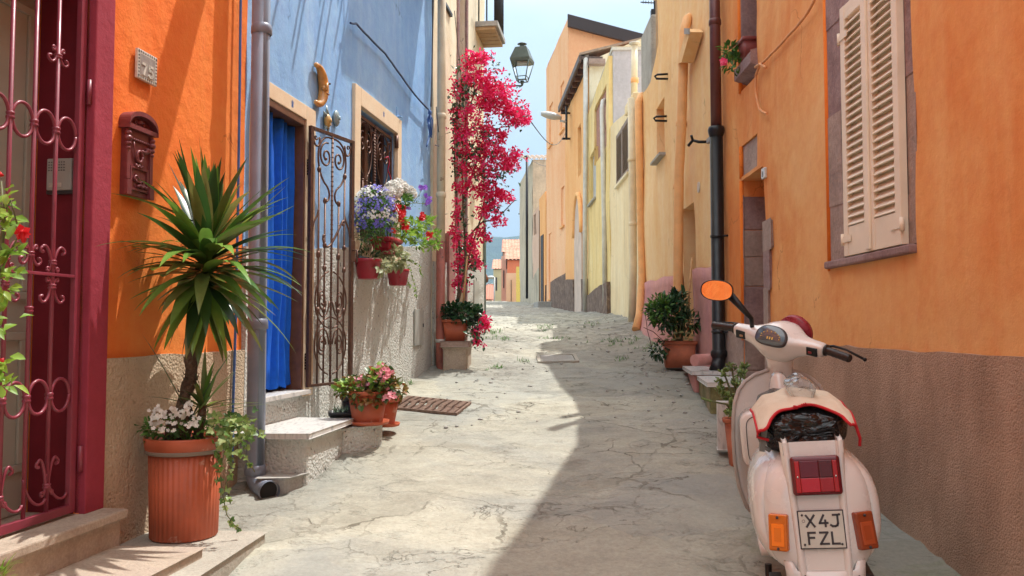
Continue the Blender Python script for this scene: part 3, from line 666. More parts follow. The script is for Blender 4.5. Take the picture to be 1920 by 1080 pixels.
# ================================================================ wall lines
def mkwall(x0, y0, slope_or_x1, y1, side, isx=False):
    x1 = slope_or_x1 if isx else x0 + slope_or_x1 * (y1 - y0)
    return Wall(x0, y0, x1, y1, side)
WL1 = Wall(-1.655 - .15 * 10.03, -5.0, -1.655, 5.03, 1)
WL2 = Wall(-1.655, 5.03, -.930, 9.28, 1)
WL3 = Wall(-.905, 9.285, -.44, 12.8, 1)
WR1 = Wall(1.892, -5.0, 2.046, 7.98, -1)
WR2 = Wall(2.06, 7.985, 2.09, 13.35, -1)
WR3 = Wall(2.10, 13.355, 2.05, 17.0, -1)
WR4 = Wall(2.04, 17.005, 1.96, 21.0, -1)
WR5 = Wall(1.95, 21.005, 1.70, 25.8, -1)
WR6 = Wall(1.80, 25.9, 1.31, 31.0, -1)
WR7 = Wall(1.37, 31.05, .92, 36.0, -1)
WR8 = Wall(.90, 36.05, .40, 42.0, -1)
# ================================================================ house on the left, orange with crimson doorway
def sweep2(W, pts2, r, off, mb, n=8, **k): return mb.tube([W.p(a, z, off) for a, z in pts2], r, n, **k)
def collar(W, mb, s, z, off, r=.011, h=.016):
    mb.lathe(W.p(s, z, off), [(r * .8, -h), (r * 1.25, -h * .8), (r * 1.25, -h * .3), (r, 0), (r * 1.25, h * .3), (r * 1.25, h * .8), (r * .8, h)], 10)
def house_left_orange():
    W = WL1; y0, y1 = 2.55, 3.575; a0, a1 = W.sy(y0), W.sy(y1)
    h = thing('orange_house', 'orange plastered house with crimson doorway and tan roughcast base, nearest on the left', 'house', W.p(W.sy(4), Z(-1.2)))
    zt = Z(1.62)
    op = [(a0, a1, Z(-1.6), zt, .27)]
    wall_mesh(W, 0, W.L, Z(-2.6), 6.6, op, 0, .012, .2, back=4.5).build('wall', M['orange_l'], h)
    mb = wall_mesh(W, 0, W.L, Z(-2.6), Z(-.14), [(a0 - .12, a1 + .135, Z(-2.7), Z(.2))], .022, .01, .12, reveal=.03, ledge=.025, seed=4)
    mb.build('plinth', M['cast_l'], h)
    mb = MB(); W.bx(mb, a1, a1 + .130, -.02, .034, Z(-.805), zt + .13); W.bx(mb, a0 - .12, a0, -.02, .034, Z(-.805), zt + .13); W.bx(mb, a0, a1, -.02, .034, zt, zt + .13)
    mb.build('door_surround', M['crimson'], h, bevel=.006)
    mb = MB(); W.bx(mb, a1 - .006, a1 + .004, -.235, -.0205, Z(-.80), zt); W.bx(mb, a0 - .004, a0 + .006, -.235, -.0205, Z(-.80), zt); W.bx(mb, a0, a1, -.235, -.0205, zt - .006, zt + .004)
    mb.build('door_reveal', M['crimson_shade'], h)
    d = MB(); W.bx(d, a0 + .006, a1 - .006, -.29, -.24, Z(-.80), zt)
    door = d.build('door', M['door_pale'], h, bevel=.003)
    mb = MB(); ww = a1 - a0
    for k in (0, 1):
        s0 = a0 + .09 + k * ww / 2; s1 = s0 + ww / 2 - .14
        for (zz0, zz1) in ((Z(-.62), Z(-.02)), (Z(.12), Z(1.4))):
            W.bx(mb, s0, s1, -.24, -.225, zz0, zz0 + .035); W.bx(mb, s0, s1, -.24, -.225, zz1 - .035, zz1)
            W.bx(mb, s0, s0 + .035, -.24, -.225, zz0 + .035, zz1 - .035); W.bx(mb, s1 - .035, s1, -.24, -.225, zz0 + .035, zz1 - .035)
    mb.build('moulding', M['door_pale'], door, bevel=.004)
    mb = MB(); W.bx(mb, a0 - .14, a1 + .135, -.42, .15, Z(-.845), Z(-.803)); mb.build('threshold', M['step_tan'], h, bevel=.008)
    mb = MB(); W.bx(mb, a0 - .13, a1 + .125, -.3, .12, Z(-1.5), Z(-.8455)); mb.build('riser', M['step_tan'], h, bevel=.006)
    # wrought gate, standing in the reveal
    off = -.012; C = M['crimson_m']
    sR = a1 - .035; gate = MB(); W.bx(gate, sR - .018, sR + .018, off - .012, off + .012, Z(-.79), zt - .02)
    g = gate.build('gate', C, h, bevel=.002)
    mb = MB(); W.bx(mb, a0 + .02, sR - .018, off - .012, off + .012, Z(-.79), Z(-.755)); mb.build('bottom_rail', C, g, bevel=.002)
    mb = MB(); W.bx(mb, a0 + .02, sR - .018, off - .01, off + .01, Z(.213), Z(.226)); mb.build('middle_rail', C, g, bevel=.002)
    mb = MB(); W.bx(mb, a0 + .02, sR - .018, off - .012, off + .012, zt - .055, zt - .02); mb.build('top_rail', C, g, bevel=.002)
    for zz in (Z(.98), Z(-.62)):
        mb = MB(); mb.tube([W.p(sR + .026, zz, .012), W.p(sR + .026, zz + .11, .012)], .011, 10); mb.build('hinge', C, g)
    sC = W.hit(104, 300, off)[0]; ds = .128; n = 0; s = sC; bars = []
    while s > a0 + .05:
        mb = MB(); mb.tube([W.p(s, Z(-.76), off), W.p(s, zt - .05, off)], .0085, 10); mb.build('bar', C, g); bars.append(s); s -= ds
    def ring(s, z, r=.068, sx=.056):
        mb = MB(); pts = [(s + sx * math.cos(2 * math.pi * k / 28), z + r * math.sin(2 * math.pi * k / 28)) for k in range(29)]
        sweep2(W, pts, .0072, off, mb, 8); mb.build('ring', C, g)
    for z in (Z(.825), Z(-.283), Z(1.52)):
        for k in range(len(bars) + 1): ring(sC + ds / 2 - k * ds, z) if sC + ds / 2 - k * ds > a0 + .05 else None
        for s in bars:
            mb = MB(); collar(W, mb, s, z, off, .013, .016); mb.build('collar', C, g)
    def lily(s, z, up, w=.062, hh=.115):
        for sg in (-1, 1):
            mb = MB(); p0 = (s + sg * .008, z + up * .045)
            c = bez(p0, (s + sg * .012, z + up * hh * .8), (s + sg * w * .7, z + up * hh * 1.15), (s + sg * w, z + up * hh * .96), 14)
            e = spiral(s + sg * (w - .001), z + up * (hh * .96 - .013), .013, .006, math.pi / 2 * up, (math.pi / 2 - sg * up * 3.6 * up) * 1.0 if up > 0 else -math.pi / 2 + sg * 3.6, 10)
            sweep2(W, c, .0062, off, mb, 7); sweep2(W, e, [.0062] * 6 + [.007] * 3 + [.009, .009], off, mb, 7)
            mb.build('scroll', C, g)
            mb = MB(); sweep2(W, bez((s + sg * .007, z + up * .05), (s + sg * .01, z + up * .02), (s + sg * .034, z + up * .0), (s + sg * .034, z + up * .022), 10), .0055, off, mb, 7)
            sweep2(W, spiral(s + sg * .026, z + up * .022, .009, .003, 0 if sg > 0 else math.pi, (0 if sg > 0 else math.pi) + sg * up * 4.5, 8), .0055, off, mb, 7); mb.build('curl', C, g)
        mb = MB(); collar(W, mb, s, z + up * .05, off, .013, .011); mb.build('collar', C, g)
    for k, s in enumerate(bars):
        if k % 2 == 0: lily(s, Z(.22), 1); lily(s, Z(.22), -1)
        else:
            lily(s, Z(.345), -1, .05, .09)
            mb = MB(); collar(W, mb, s, Z(.072), off, .013, .014); mb.build('collar', C, g)
    for k, s in enumerate(bars):   # arches over the bottom rail
        if k % 2 == 0: lily(s, Z(-.70), 1, .055, .16)
        mb = MB(); sweep2(W, bez((s - ds / 2 * .1, Z(-.60)), (s + .02, Z(-.72)), (s + ds - .02, Z(-.74)), (s + ds * .93, Z(-.70)), 12), .0062, off, mb, 7)
        if s + ds < sR: mb.build('scroll', C, g)
    lily(sC, Z(1.19), -1, .05, .08)
    # intercom on the far reveal
    W2u = -W.n
    ic = thing('intercom', 'pale grey intercom panel inside the crimson door recess', 'intercom', W.p(a1 - .01, Z(.6), -.12))
    def bxi(mb, o0, o1, d0, d1, z0, z1, mi=0): W.bx(mb, a1 - .006 - d1, a1 - .006 - d0, o0, o1, z0, z1, mi)
    mb = MB(); bxi(mb, -.165, -.045, 0, .03, Z(.60), Z(.74)); b_ = mb.build('housing', M['plastic_w'], ic, bevel=.005)
    mb = MB()
    for i in range(7):
        for j in range(4): bxi(mb, -.155 + i * .012, -.149 + i * .012, .0301, .032, Z(.685) + j * .012, Z(.689) + j * .012)
    mb.build('speaker_grille', M['ink'], b_)
    mb = MB(); bxi(mb, -.15, -.09, .0301, .034, Z(.612), Z(.632)); mb.build('button', M['tile_w'], b_, bevel=.002)
    mb = MB(); bxi(mb, -.17, -.04, 0, .022, Z(.585), Z(.599)); mb.build('painted_shade', M['ink'], ic)  # solid dark strip painted as the shade below the housing
    # unseen beam, added to throw the slanting shadow
    bt = MB(); c = W.p(W.sy(4.97) - .02, Z(3.15), .45); W.bx(bt, W.sy(4.97) - .2, W.sy(4.97), .002, .85, Z(3.05), Z(3.22))
    o = bt.build('shadow_beam', M['wood_br'], None, loc=W.p(W.sy(4.87), Z(3.05), 0), bevel=.01)
    tag(o, 'unseen timber beam added above the mailbox to throw the slanting shadow', 'beam')
house_left_orange()
# number tile 75
def number_tile():
    W = WL1; s0, _ = W.hit(250, 125); s1, _ = W.hit(289, 125); z0, z1 = Z(-.0) + 0, 0
    zc = W.hit(270, 127)[1]; hh = .073; sm_ = (s0 + s1) / 2; hw = .082
    t = thing('number_tile', 'small grey and white ceramic tile with number 75 on the orange wall', 'house number', W.p(sm_, zc - hh, 0))
    mb = MB(); W.bx(mb, sm_ - hw, sm_ + hw, .004, .020, zc - hh, zc + hh); b = mb.build('tile', M['tile_w'], t, bevel=.004)
    mb = MB(); W.bx(mb, sm_ - hw + .022, sm_ + hw - .022, .0201, .0215, zc - hh + .022, zc + hh - .022); mb.build('panel', paint('grey_glaze', (.30, .27, .25), .35, 0, .2, 40), b)
    mb = MB()
    fn = lambda u, v, o: W.p(sm_ + u, zc + v, .0216 + o)
    glyph(mb, '7', fn, -.046, -.044, .036, .012, .003); glyph(mb, '5', fn, .008, -.044, .036, .012, .003); mb.build('number', M['tile_w'], t)
    mb = MB(); n = 9
    for k in range(n):
        for sg in (-1, 1):
            u = lerp(-hw + .01, hw - .01, k / (n - 1)); v = sg * (hh - .010)
            mb.add([W.p(sm_ + u - .006, zc + v - sg * .006, .0206), W.p(sm_ + u + .006, zc + v - sg * .006, .0206), W.p(sm_ + u, zc + v + sg * .008, .0212)], [(0, 1, 2)])
            if k < 8:
                v2 = lerp(-hh + .016, hh - .016, k / 7); u2 = sg * (hw - .010)
                mb.add([W.p(sm_ + u2 - sg * .006, zc + v2 - .006, .0206), W.p(sm_ + u2 - sg * .006, zc + v2 + .006, .0206), W.p(sm_ + u2 + sg * .008, zc + v2, .0212)], [(0, 1, 2)])
    mb.build('border', M['ink'], b)
number_tile()
def mailbox():
    s0 = WL1.hit(225, 300, .0)[0]; s1 = WL1.hit(281, 300, .02)[0]; W = Wall(*(WL1.A - WL1.n * .048)[:2], *(WL1.A - WL1.n * .048 + WL1.u)[:2], 1); W.L = WL1.L; zb = W.hit(250, 375)[1]; zt = W.hit(255, 247)[1]; C = M['maroon']; sm_ = (s0 + s1) / 2; hw = (s1 - s0) / 2
    t = thing('mailbox', 'maroon cast metal mailbox with arched top and post horn relief', 'mailbox', W.p(sm_, zb, 0))
    mb = MB(); W.bx(mb, s0 + .012, s1 - .012, .001, .075, zb, zt); b = mb.build('body', C, t, bevel=.005)
    # arched cornice
    def arch(w, zbase, rise, d0, d1, th):
        n = 22; out = []
        for k in range(n + 1):
            a = math.pi * k / n; out.append((-w * math.cos(a), zbase + rise * math.sin(a) ** .8))
        lo = [(u, z - th) for u, z in out]
        m_ = MB(); front = [W.p(sm_ + u, z, d1) for u, z in out]; back_ = [W.p(sm_ + u, z, d0) for u, z in out]; fl = [W.p(sm_ + u, z, d1) for u, z in lo]; bl = [W.p(sm_ + u, z, d0) for u, z in lo]
        for k in range(n):
            m_.add([front[k], front[k + 1], back_[k + 1], back_[k]], [(0, 1, 2, 3)], 0, True); m_.add([fl[k], fl[k + 1], front[k + 1], front[k]], [(0, 1, 2, 3)]); m_.add([fl[k], fl[k + 1], bl[k + 1], bl[k]], [(0, 1, 2, 3)], 0, True)
        return m_
    m1 = arch(hw + .012, zt - .005, .072, .0, .105, .022); W.bx(m1, s0 - .012, s1 + .012, .001, .10, zt - .028, zt - .006)
    m1.build('cornice', C, t)
    m2 = MB(); n = 20; pts = [W.p(sm_ - hw * math.cos(math.pi * k / n), zt - .005 + .06 * math.sin(math.pi * k / n) ** .8, .07) for k in range(n + 1)]; m2.add(pts + [p - W.n * .07 for p in pts], [tuple(range(n + 1)), tuple(range(n + 1, 2 * n + 2))[::-1]]); m2.build('tympanum', C, t)
    m2 = MB(); m2.ball(W.p(sm_, zt + .022, .075), (.016, .016, .012)); sweep2(W, spiral(sm_ - .03, zt + .014, .014, .003, 0, 6), .004, .076, m2, 6); sweep2(W, spiral(sm_ + .03, zt + .014, .014, .003, math.pi, math.pi - 6), .004, .076, m2, 6); m2.build('ornament', C, t)
    for sg in (-1, 1):
        m3 = MB(); sx = sm_ + sg * (hw - .012)
        W.bx(m3, sx - .012, sx + .012, .0751, .085, zb + .075, zt - .03); W.bx(m3, sx - .017, sx + .017, .0751, .092, zb, zb + .07)
        for zz, r in ((zt - .05, .016), (zt - .075, .019), (zt - .1, .015), (zt - .122, .012)): m3.ball(W.p(sx + sg * .004, zz, .082), (r, r, r * .85))
        m3.build('pilaster', C, t, bevel=.0)
    m4 = MB(); W.bx(m4, s0 + .035, s1 - .035, .0751, .079, zt - .07, zt - .035); mm = m4.build('flap', C, t, bevel=.003)
    m4 = MB()
    for k in range(8): m4.ball(W.p(lerp(s0 + .045, s1 - .045, k / 7), zt - .073, .079), (.012, .006, .007))
    m4.build('swag', C, t)
    zc = (zt + zb) / 2 + .03
    m5 = MB(); sweep2(W, [(sm_ + .022 * math.cos(a / 20 * 2 * math.pi), zc - .005 + .026 * math.sin(a / 20 * 2 * math.pi)) for a in range(21)], .007, .081, m5, 8)
    sweep2(W, bez((sm_ - .05, zc + .055), (sm_ - .045, zc - .03), (sm_ - .01, zc - .04), (sm_ + .01, zc - .03), 10), [.004] * 6 + [.006] * 5, .082, m5, 7)
    sweep2(W, bez((sm_ + .01, zc + .025), (sm_ + .04, zc + .02), (sm_ + .055, zc + .02), (sm_ + .06, zc + .04), 8), [.007, .007, .008, .008, .009, .011, .013, .015, .017], .082, m5, 8)
    for k in range(5): m5.ball(W.p(sm_ - .03 + .012 * k, zc - .052 - .006 * (k % 2), .081), (.009, .006, .008))
    m5.build('post_horn', C, t)
    m6 = MB(); f0, f1, g0, g1 = s0 + .032, s1 - .03, zb + .028, zb + .142
    W.bx(m6, f0, f1, .0751, .083, g0, g0 + .01); W.bx(m6, f0, f1, .0751, .083, g1 - .01, g1); W.bx(m6, f0, f0 + .01, .0751, .083, g0 + .01, g1 - .01); W.bx(m6, f1 - .01, f1, .0751, .083, g0 + .01, g1 - .01)
    W.bx(m6, f0 + .04, f1 - .03, .0751, .082, (g0 + g1) / 2 - .016, (g0 + g1) / 2 + .022)
    sweep2(W, spiral(f0 + .045, g0 + .055, .02, .004, 0, 6.5), .005, .081, m6, 6); sweep2(W, spiral(f1 - .05, g0 + .035, .016, .004, 3, -3), .005, .081, m6, 6)
    for k in range(5): m6.ball(W.p(f0 + .06 + .016 * k, g0 + .022 + .004 * (k % 2), .081), (.011, .006, .009))
    m6.build('letter_slot', C, t)
mailbox()
# ================================================================ steps in front of the orange house
def block(name, pts, z0, z1, mat, label, cat='step', bevel=.01, parent=None, group=None):
    """solid block on an outline given as (x, y) corners"""
    mb = MB(); mb.prism([(x, y, z0) for x, y in pts], (0, 0, z1 - z0)); c = (sum(p[0] for p in pts) / len(pts), sum(p[1] for p in pts) / len(pts), z0)
    if parent: return mb.build(name, mat, parent, bevel=bevel)
    o = mb.build(name, mat, None, loc=c, bevel=bevel); return tag(o, label, cat, group)
wx = WL1.x_at
block('doorstep', [(wx(1.9) + .125, 1.9), (wx(3.64) + .128, 3.64), (-1.345, 3.62), (-1.60, 1.9)], Z(-1.7), Z(-.958), M['step_tan'], 'wide tan stone step below the crimson doorway, left of the big planter')
block('kerb_slab', [(wx(2.0) + .05, 1.6), (wx(4.1) + .03, 4.12), (-1.205, 4.06), (-1.42, 1.6)], Z(-1.8), Z(-1.0), M['step_grey'], 'low grey ribbed stone slab carrying the big terracotta planter')
# ================================================================ blue house
def iron_bar(W, mb, s, z0, z1, off, r=.007): mb.tube([W.p(s, z0, off), W.p(s, z1, off)], r, 8)
def house_blue():
    W = WL2; sy = W.sy
    h = thing('blue_house', 'blue limewashed house with grey pebbledash base, blue curtain door and cream trimmed openings', 'house', W.p(sy(7), Z(-.7)))
    d0, d1, w0, w1 = sy(5.20), sy(5.86), sy(6.957), sy(7.98); dzt, dzb = Z(1.498), Z(-.44); wzt, wzb = Z(1.905), Z(.74)
    ops = [(d0, d1, dzb - .03, dzt, .22), (w0, w1, wzb, wzt, .2)]
    wall_mesh(W, 0, W.L, Z(-1.6), 6.9, ops, 0, .02, .18, back=4.5, seed=2).build('wall', M['blue'], h)
    top = [(0, Z(.50)), (sy(6.05), Z(.585)), (W.L, Z(.93))]
    mb = wall_mesh(W, 0.0, W.L, Z(-1.6), top, [(d0, d1, dzb - .03, Z(1.2)), (w0, w1, wzb, Z(1.2))], .02, .012, .15, reveal=.03, ledge=.03, zc=Z(.4), seed=5)
    mb.build('plinth', M['cast_b'], h)
    # painted surrounds
    mb = MB(); W.bx(mb, d1, sy(6.02), -.02, .032, dzb - .05, Z(1.603)); W.bx(mb, sy(5.09), d0, -.02, .032, dzb - .05, Z(1.603)); W.bx(mb, d0, d1, -.02, .032, dzt, Z(1.603))
    mb.build('door_surround', M['cream_trim'], h, bevel=.004)
    mb = MB(); W.bx(mb, sy(6.82), w0, -.02, .032, wzb - .12, Z(2.06)); W.bx(mb, w1, sy(8.1), -.02, .032, wzb - .12, Z(2.06)); W.bx(mb, w0, w1, -.02, .032, wzt, Z(2.06)); W.bx(mb, w0, w1, -.02, .032, wzb - .12, wzb)
    mb.build('window_surround', M['cream_trim'], h, bevel=.004)
    for (s, z) in ((sy(5.62), Z(1.55)), (sy(7.55), Z(1.985))):   # stencilled fleurons
        mb = MB()
        for (du, dv, r1, r2) in ((0, 0, .006, .03), (.012, .008, .005, .014), (-.012, .008, .005, .014), (.01, -.014, .005, .012), (-.01, -.014, .005, .012)):
            pts = [W.p(s + du + r1 * math.cos(k / 10 * 6.283), z + dv + r2 * math.sin(k / 10 * 6.283), .0328) for k in range(10)]; mb.add(pts, [tuple(range(10))])
        mb.build('stencil', M['cable_bl'], h)
    # door: brown frame, dark inside, curtain
    mb = MB(); W.bx(mb, d1 - .028, d1 - .002, -.12, .026, dzb, dzt - .002); W.bx(mb, d0 + .002, d0 + .028, -.12, .026, dzb, dzt - .002); W.bx(mb, d0 + .028, d1 - .028, -.12, .026, dzt - .05, dzt - .002)
    mb.build('door_frame', M['wood_br'], h, bevel=.004)
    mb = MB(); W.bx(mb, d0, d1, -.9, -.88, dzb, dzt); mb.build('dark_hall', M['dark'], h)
    mb = MB(); n = 90; rs = []
    for j in range(14):
        row = []; z = lerp(dzb + .03, dzt - .06, j / 13)
        for i in range(n + 1):
            u = i / n; s = lerp(d0 + .032, d1 - .045, u); gather = .35 + .65 * (1 - j / 13)
            o = -.050 + .030 * math.sin(u * 24 + 2.4 * math.sin(u * 7 + 1) + .5 * math.sin(j * .45 + u * 3)) * (1 - .35 * gather) + .012 * noise.noise(Vector((u * 14, j * .35, 2))) * 2 - .015 * u
            row.append(W.p(s, z + .012 * math.sin(u * 20) * (j == 0), o))
        rs.append(row)
    vs = [p for r_ in rs for p in r_]; m = n + 1
    mb.add(vs, [(j * m + i, j * m + i + 1, (j + 1) * m + i + 1, (j + 1) * m + i) for j in range(13) for i in range(n)], 0, True)
    mb.build('curtain', M['curtain'], h, solid=.003)
    mb = MB(); W.bx(mb, sy(5.06), sy(5.90), -.24, .075, dzb - .032, dzb); mb.build('threshold', M['marble'], h, bevel=.004)
    # window frame, panes and scrolled grille
    mb = MB(); W.bx(mb, w0 + .002, w0 + .06, -.17, -.11, wzb + .002, wzt - .002); W.bx(mb, w1 - .06, w1 - .002, -.17, -.11, wzb + .002, wzt - .002); W.bx(mb, w0 + .06, w1 - .06, -.17, -.11, wzt - .06, wzt - .002); W.bx(mb, w0 + .06, w1 - .06, -.17, -.11, wzb + .002, wzb + .06)
    W.bx(mb, (w0 + w1) / 2 - .04, (w0 + w1) / 2 + .04, -.165, -.105, wzb + .06, wzt - .06)
    wf = mb.build('window_frame', M['wood_br'], h, bevel=.004)
    for k in (0, 1):
        s0_ = w0 + .06 if k == 0 else (w0 + w1) / 2 + .04; s1_ = (w0 + w1) / 2 - .04 if k == 0 else w1 - .06
        mb = MB(); W.bx(mb, s0_, s1_, -.142, -.136, wzb + .06, wzt - .06); mb.build('pane', plain('dark_window_glass', (.015, .013, .012), .08), wf)
    gr = MB(); off = -.03; G = M['iron']; gw0, gw1, gz0, gz1 = w0 + .02, w1 - .02, wzb + .03, wzt - .04
    W.bx(gr, gw0, gw1, off - .008, off + .008, gz1 - .03, gz1); W.bx(gr, gw0, gw1, off - .008, off + .008, gz0, gz0 + .025); W.bx(gr, gw0, gw0 + .025, off - .008, off + .008, gz0 + .025, gz1 - .03); W.bx(gr, gw1 - .025, gw1, off - .008, off + .008, gz0 + .025, gz1 - .03)
    g = gr.build('window_grille', G, h, bevel=.002)
    gm = (gw0 + gw1) / 2
    mb = MB(); iron_bar(W, mb, gm, gz0, gz1, off, .013)
    for k in range(40): mb.ball(W.p(gm, lerp(gz0, gz1, k / 40), off + .004), (.016, .016, .012), 6, 4)
    mb.build('twisted_bar', G, g)
    def scrolls(W, g, s0, s1, zt_, off, hh, r=.0065, G=G):
        """a pair of heart scrolls, corner scrolls and lyre curves between s0 and s1 under zt_"""
        m_ = (s0 + s1) / 2; w = (s1 - s0) / 2
        for sg in (-1, 1):
            mb = MB(); cx = m_ + sg * w * .33; cz = zt_ - hh * .40; r0 = min(w * .36, hh * .45)
            a0 = math.pi / 2
            pts = [(cx + sg * -(lerp(r0, .018, (i / 34) ** .75)) * math.cos(a0 + lerp(-.3, 9.2, i / 34)) , cz + lerp(r0 * 1.25, .02, (i / 34) ** .75) * math.sin(a0 + lerp(-.3, 9.2, i / 34))) for i in range(35)]
            sweep2(W, pts, r, off, mb, 7); mb.ball(W.p(pts[-1][0], pts[-1][1], off), .013, 8, 6); mb.build('scroll', G, g)
            mb = MB(); out = bez((m_ + sg * .012, zt_ - .02), (m_ + sg * w * .95, zt_ + .0), (m_ + sg * w * .85, zt_ - hh * .75), (m_ + sg * w * .28, zt_ - hh * .92), 20)
            sweep2(W, out, r, off, mb, 7); sweep2(W, bez((m_ + sg * w * .28, zt_ - hh * .92), (m_ + sg * w * .1, zt_ - hh), (m_ + sg * w * .05, zt_ - hh * 1.2), (m_ + sg * w * .42, zt_ - hh * 1.22), 12), r, off, mb, 7); mb.build('heart_curve', G, g)
            mb = MB(); sweep2(W, bez((m_ + sg * w * .97, zt_ - .03), (m_ + sg * w * 1.0, zt_ - hh * .3), (m_ + sg * w * .62, zt_ - hh * .36), (m_ + sg * w * .66, zt_ - .04), 14), r, off, mb, 7)
            sweep2(W, spiral(m_ + sg * w * .84, zt_ - hh * .12, .022, .004, 0, sg * 6), r * .8, off, mb, 6); mb.build('corner_scroll', G, g)
    scrolls(W, g, gw0 + .02, gm, gz1 - .02, off, .52); scrolls(W, g, gm, gw1 - .02, gz1 - .02, off, .52)
    for k in range(1, 10):
        s = lerp(gw0, gw1, k / 10)
        if abs(s - gm) < .03: continue
        mb = MB(); iron_bar(W, mb, s, gz0, gz1 - (.55 if k % 5 not in (0,) else .05), off, .0075); mb.ball(W.p(s, gz1 - .56, off), (.014, .014, .011), 8, 5); mb.build('bar', G, g)
    mb = MB(); mb.tube([W.p(gw1 + .012, wzb + 1.02, .02), W.p(gw1 + .012, wzb + 1.14, .02)], .02, 10); mb.build('hinge', G, g)
    # door gate folded open
    P0 = W.p(sy(5.85), 0, .06); P1 = W.p(sy(6.30), 0, .17); GW = Wall(P0.x, P0.y, P1.x, P1.y, 1); L = .55
    gz0, gz1 = Z(-.425), Z(1.455); T = .013
    gt = MB(); GW.bx(gt, 0, .034, -T, T, gz0, gz1); GW.bx(gt, L - .034, L, -T, T, gz0, gz1); GW.bx(gt, .034, L - .034, -T, T, gz1 - .025, gz1); GW.bx(gt, .034, L - .034, -T, T, gz0, gz0 + .02)
    g = gt.build('gate', G, h, bevel=.002)
    for zz in (Z(1.20), Z(-.2)):
        mb = MB()
        for k in range(6): mb.lathe(W.p(sy(5.885), zz - .02 * k, .045), [(.018, 0), (.022, .008), (.018, .016)], 10)
        mb.build('hinge', M['iron_dk'], g)
    scrolls(GW, g, .034, L - .034, gz1 - .02, 0, .42, .0075)
    mb = MB(); iron_bar(GW, mb, L / 2, gz0, gz1, 0, .0085)
    for k in range(52): mb.ball(GW.p(L / 2, lerp(gz0, gz1, k / 52), 0), (.0115, .0115, .010), 6, 4)
    mb.build('twisted_bar', G, g)
    for k, (s, top_) in enumerate(((.115, .30), (.19, .52), (L - .19, .52), (L - .115, .30))):
        mb = MB(); iron_bar(GW, mb, s, gz0 + .02, gz1 - top_, 0, .0075)
        for zz in (gz1 - top_, gz1 - .92 - .1 * (k % 2), gz0 + .95 + .08 * (k % 2), gz0 + .55):
            mb.lathe(GW.p(s, zz, 0), [(.008, -.022), (.014, -.01), (.016, 0), (.014, .01), (.008, .022)], 9)
        mb.build('bar', G, g)
    mb = MB(); sweep2(GW, bez((.17, gz1 - .80), (.22, gz1 - .98), (.36, gz1 - .70), (.42, gz1 - .64), 16), .009, 0, mb, 7); sweep2(GW, spiral(.42, gz1 - .665, .025, .006, math.pi / 2, -3, 10), .008, 0, mb, 7)
    sweep2(GW, spiral(.185, gz1 - .785, .022, .006, -math.pi / 2, -5.5, 10), .008, 0, mb, 7); mb.build('cross_scroll', G, g)
    for zz, sg in ((gz0 + .30, 1), (gz0 + .62, -1)):
        for sd in (-1, 1):
            for rr in (1.0, .55):
                mb = MB(); cx = L / 2 + sd * .105 * (1.0 if rr == 1 else 1.0)
                pts = [(cx + sd * -lerp(.085 * rr, .014, (i / 30) ** .8) * math.cos(lerp(0, 8.5, i / 30)), zz + sg * lerp(.15 * rr, .02, (i / 30) ** .8) * math.sin(lerp(0, 8.5, i / 30))) for i in range(31)]
                sweep2(GW, pts, .0062, 0, mb, 6); mb.build('lyre_scroll', G, g)
            mb = MB(); sweep2(GW, bez((L / 2 + sd * .02, zz + sg * .2), (L / 2 + sd * .26, zz + sg * .16), (L / 2 + sd * .24, zz - sg * .16), (L / 2 + sd * .03, zz - sg * .22), 18), .0062, 0, mb, 6); mb.build('lyre_curve', G, g)
    for sd in (-1, 1):
        mb = MB(); s = L / 2 + sd * (L / 2 - .04); sweep2(GW, bez((s, gz0 + 1.12), (s - sd * .01, gz0 + 1.22), (s - sd * .06, gz0 + 1.2), (s - sd * .075, gz0 + 1.3), 10), .007, 0, mb, 6); mb.build('side_curl', G, g)
    mb = MB(); GW.bx(mb, L - .05, L + .005, .014, .022, gz0 + .93, gz0 + 1.10); lk = mb.build('lock_plate', G, g, bevel=.003)
    mb = MB(); mb.tube([GW.p(L - .03, gz0 + 1.02, .02), GW.p(L - .03, gz0 + 1.02, .06), GW.p(L - .03, gz0 + .93, .062)], .008, 8); mb.build('handle', G, lk)
    # meter door on the plinth
    s0_, z0_ = W.hit(776, 648, .02); s1_, z1_ = W.hit(792, 580, .02)
    mb = MB(); W.bx(mb, s0_, s1_, .02, .036, z0_, z1_); md = mb.build('meter_door', M['plastic_w'], h, bevel=.004)
    mb = MB(); W.bx(mb, s1_ - .04, s1_ - .02, .036, .044, (z0_ + z1_) / 2, (z0_ + z1_) / 2 + .04); mb.build('handle', M['ink'], md, bevel=.002)
    # balcony above the frame: its deck and slats throw the streaked shadow
    b = thing('balcony', 'blue balcony with slatted iron deck high on the blue house', 'balcony', W.p(sy(7.9), Z(4.0)))
    mb = MB(); W.bx(mb, sy(7.35), sy(9.15), .0, .62, Z(4.2), Z(4.34)); mb.build('deck', M['blue'], b, bevel=.01)
    for k in range(13):
        mb = MB(); s = sy(5.95) + k * .105 + .02 * math.sin(k * 2.1); ln = .52 + .14 * math.sin(k * 1.7); W.bx(mb, s, s + .018, .0, ln, Z(3.98), Z(4.02)); mb.build('slat', M['black_m'], b)
    for k in range(16):
        mb = MB(); s = sy(7.4) + k * .11; mb.tube([W.p(s, Z(4.34), .6), W.p(s, Z(5.3), .6)], .008, 6); mb.build('baluster', M['black_m'], b)
    mb = MB(); mb.tube([W.p(sy(7.37), Z(5.3), .6), W.p(sy(9.15), Z(5.3), .6)], .02, 8); mb.build('handrail', M['black_m'], b)
house_blue()
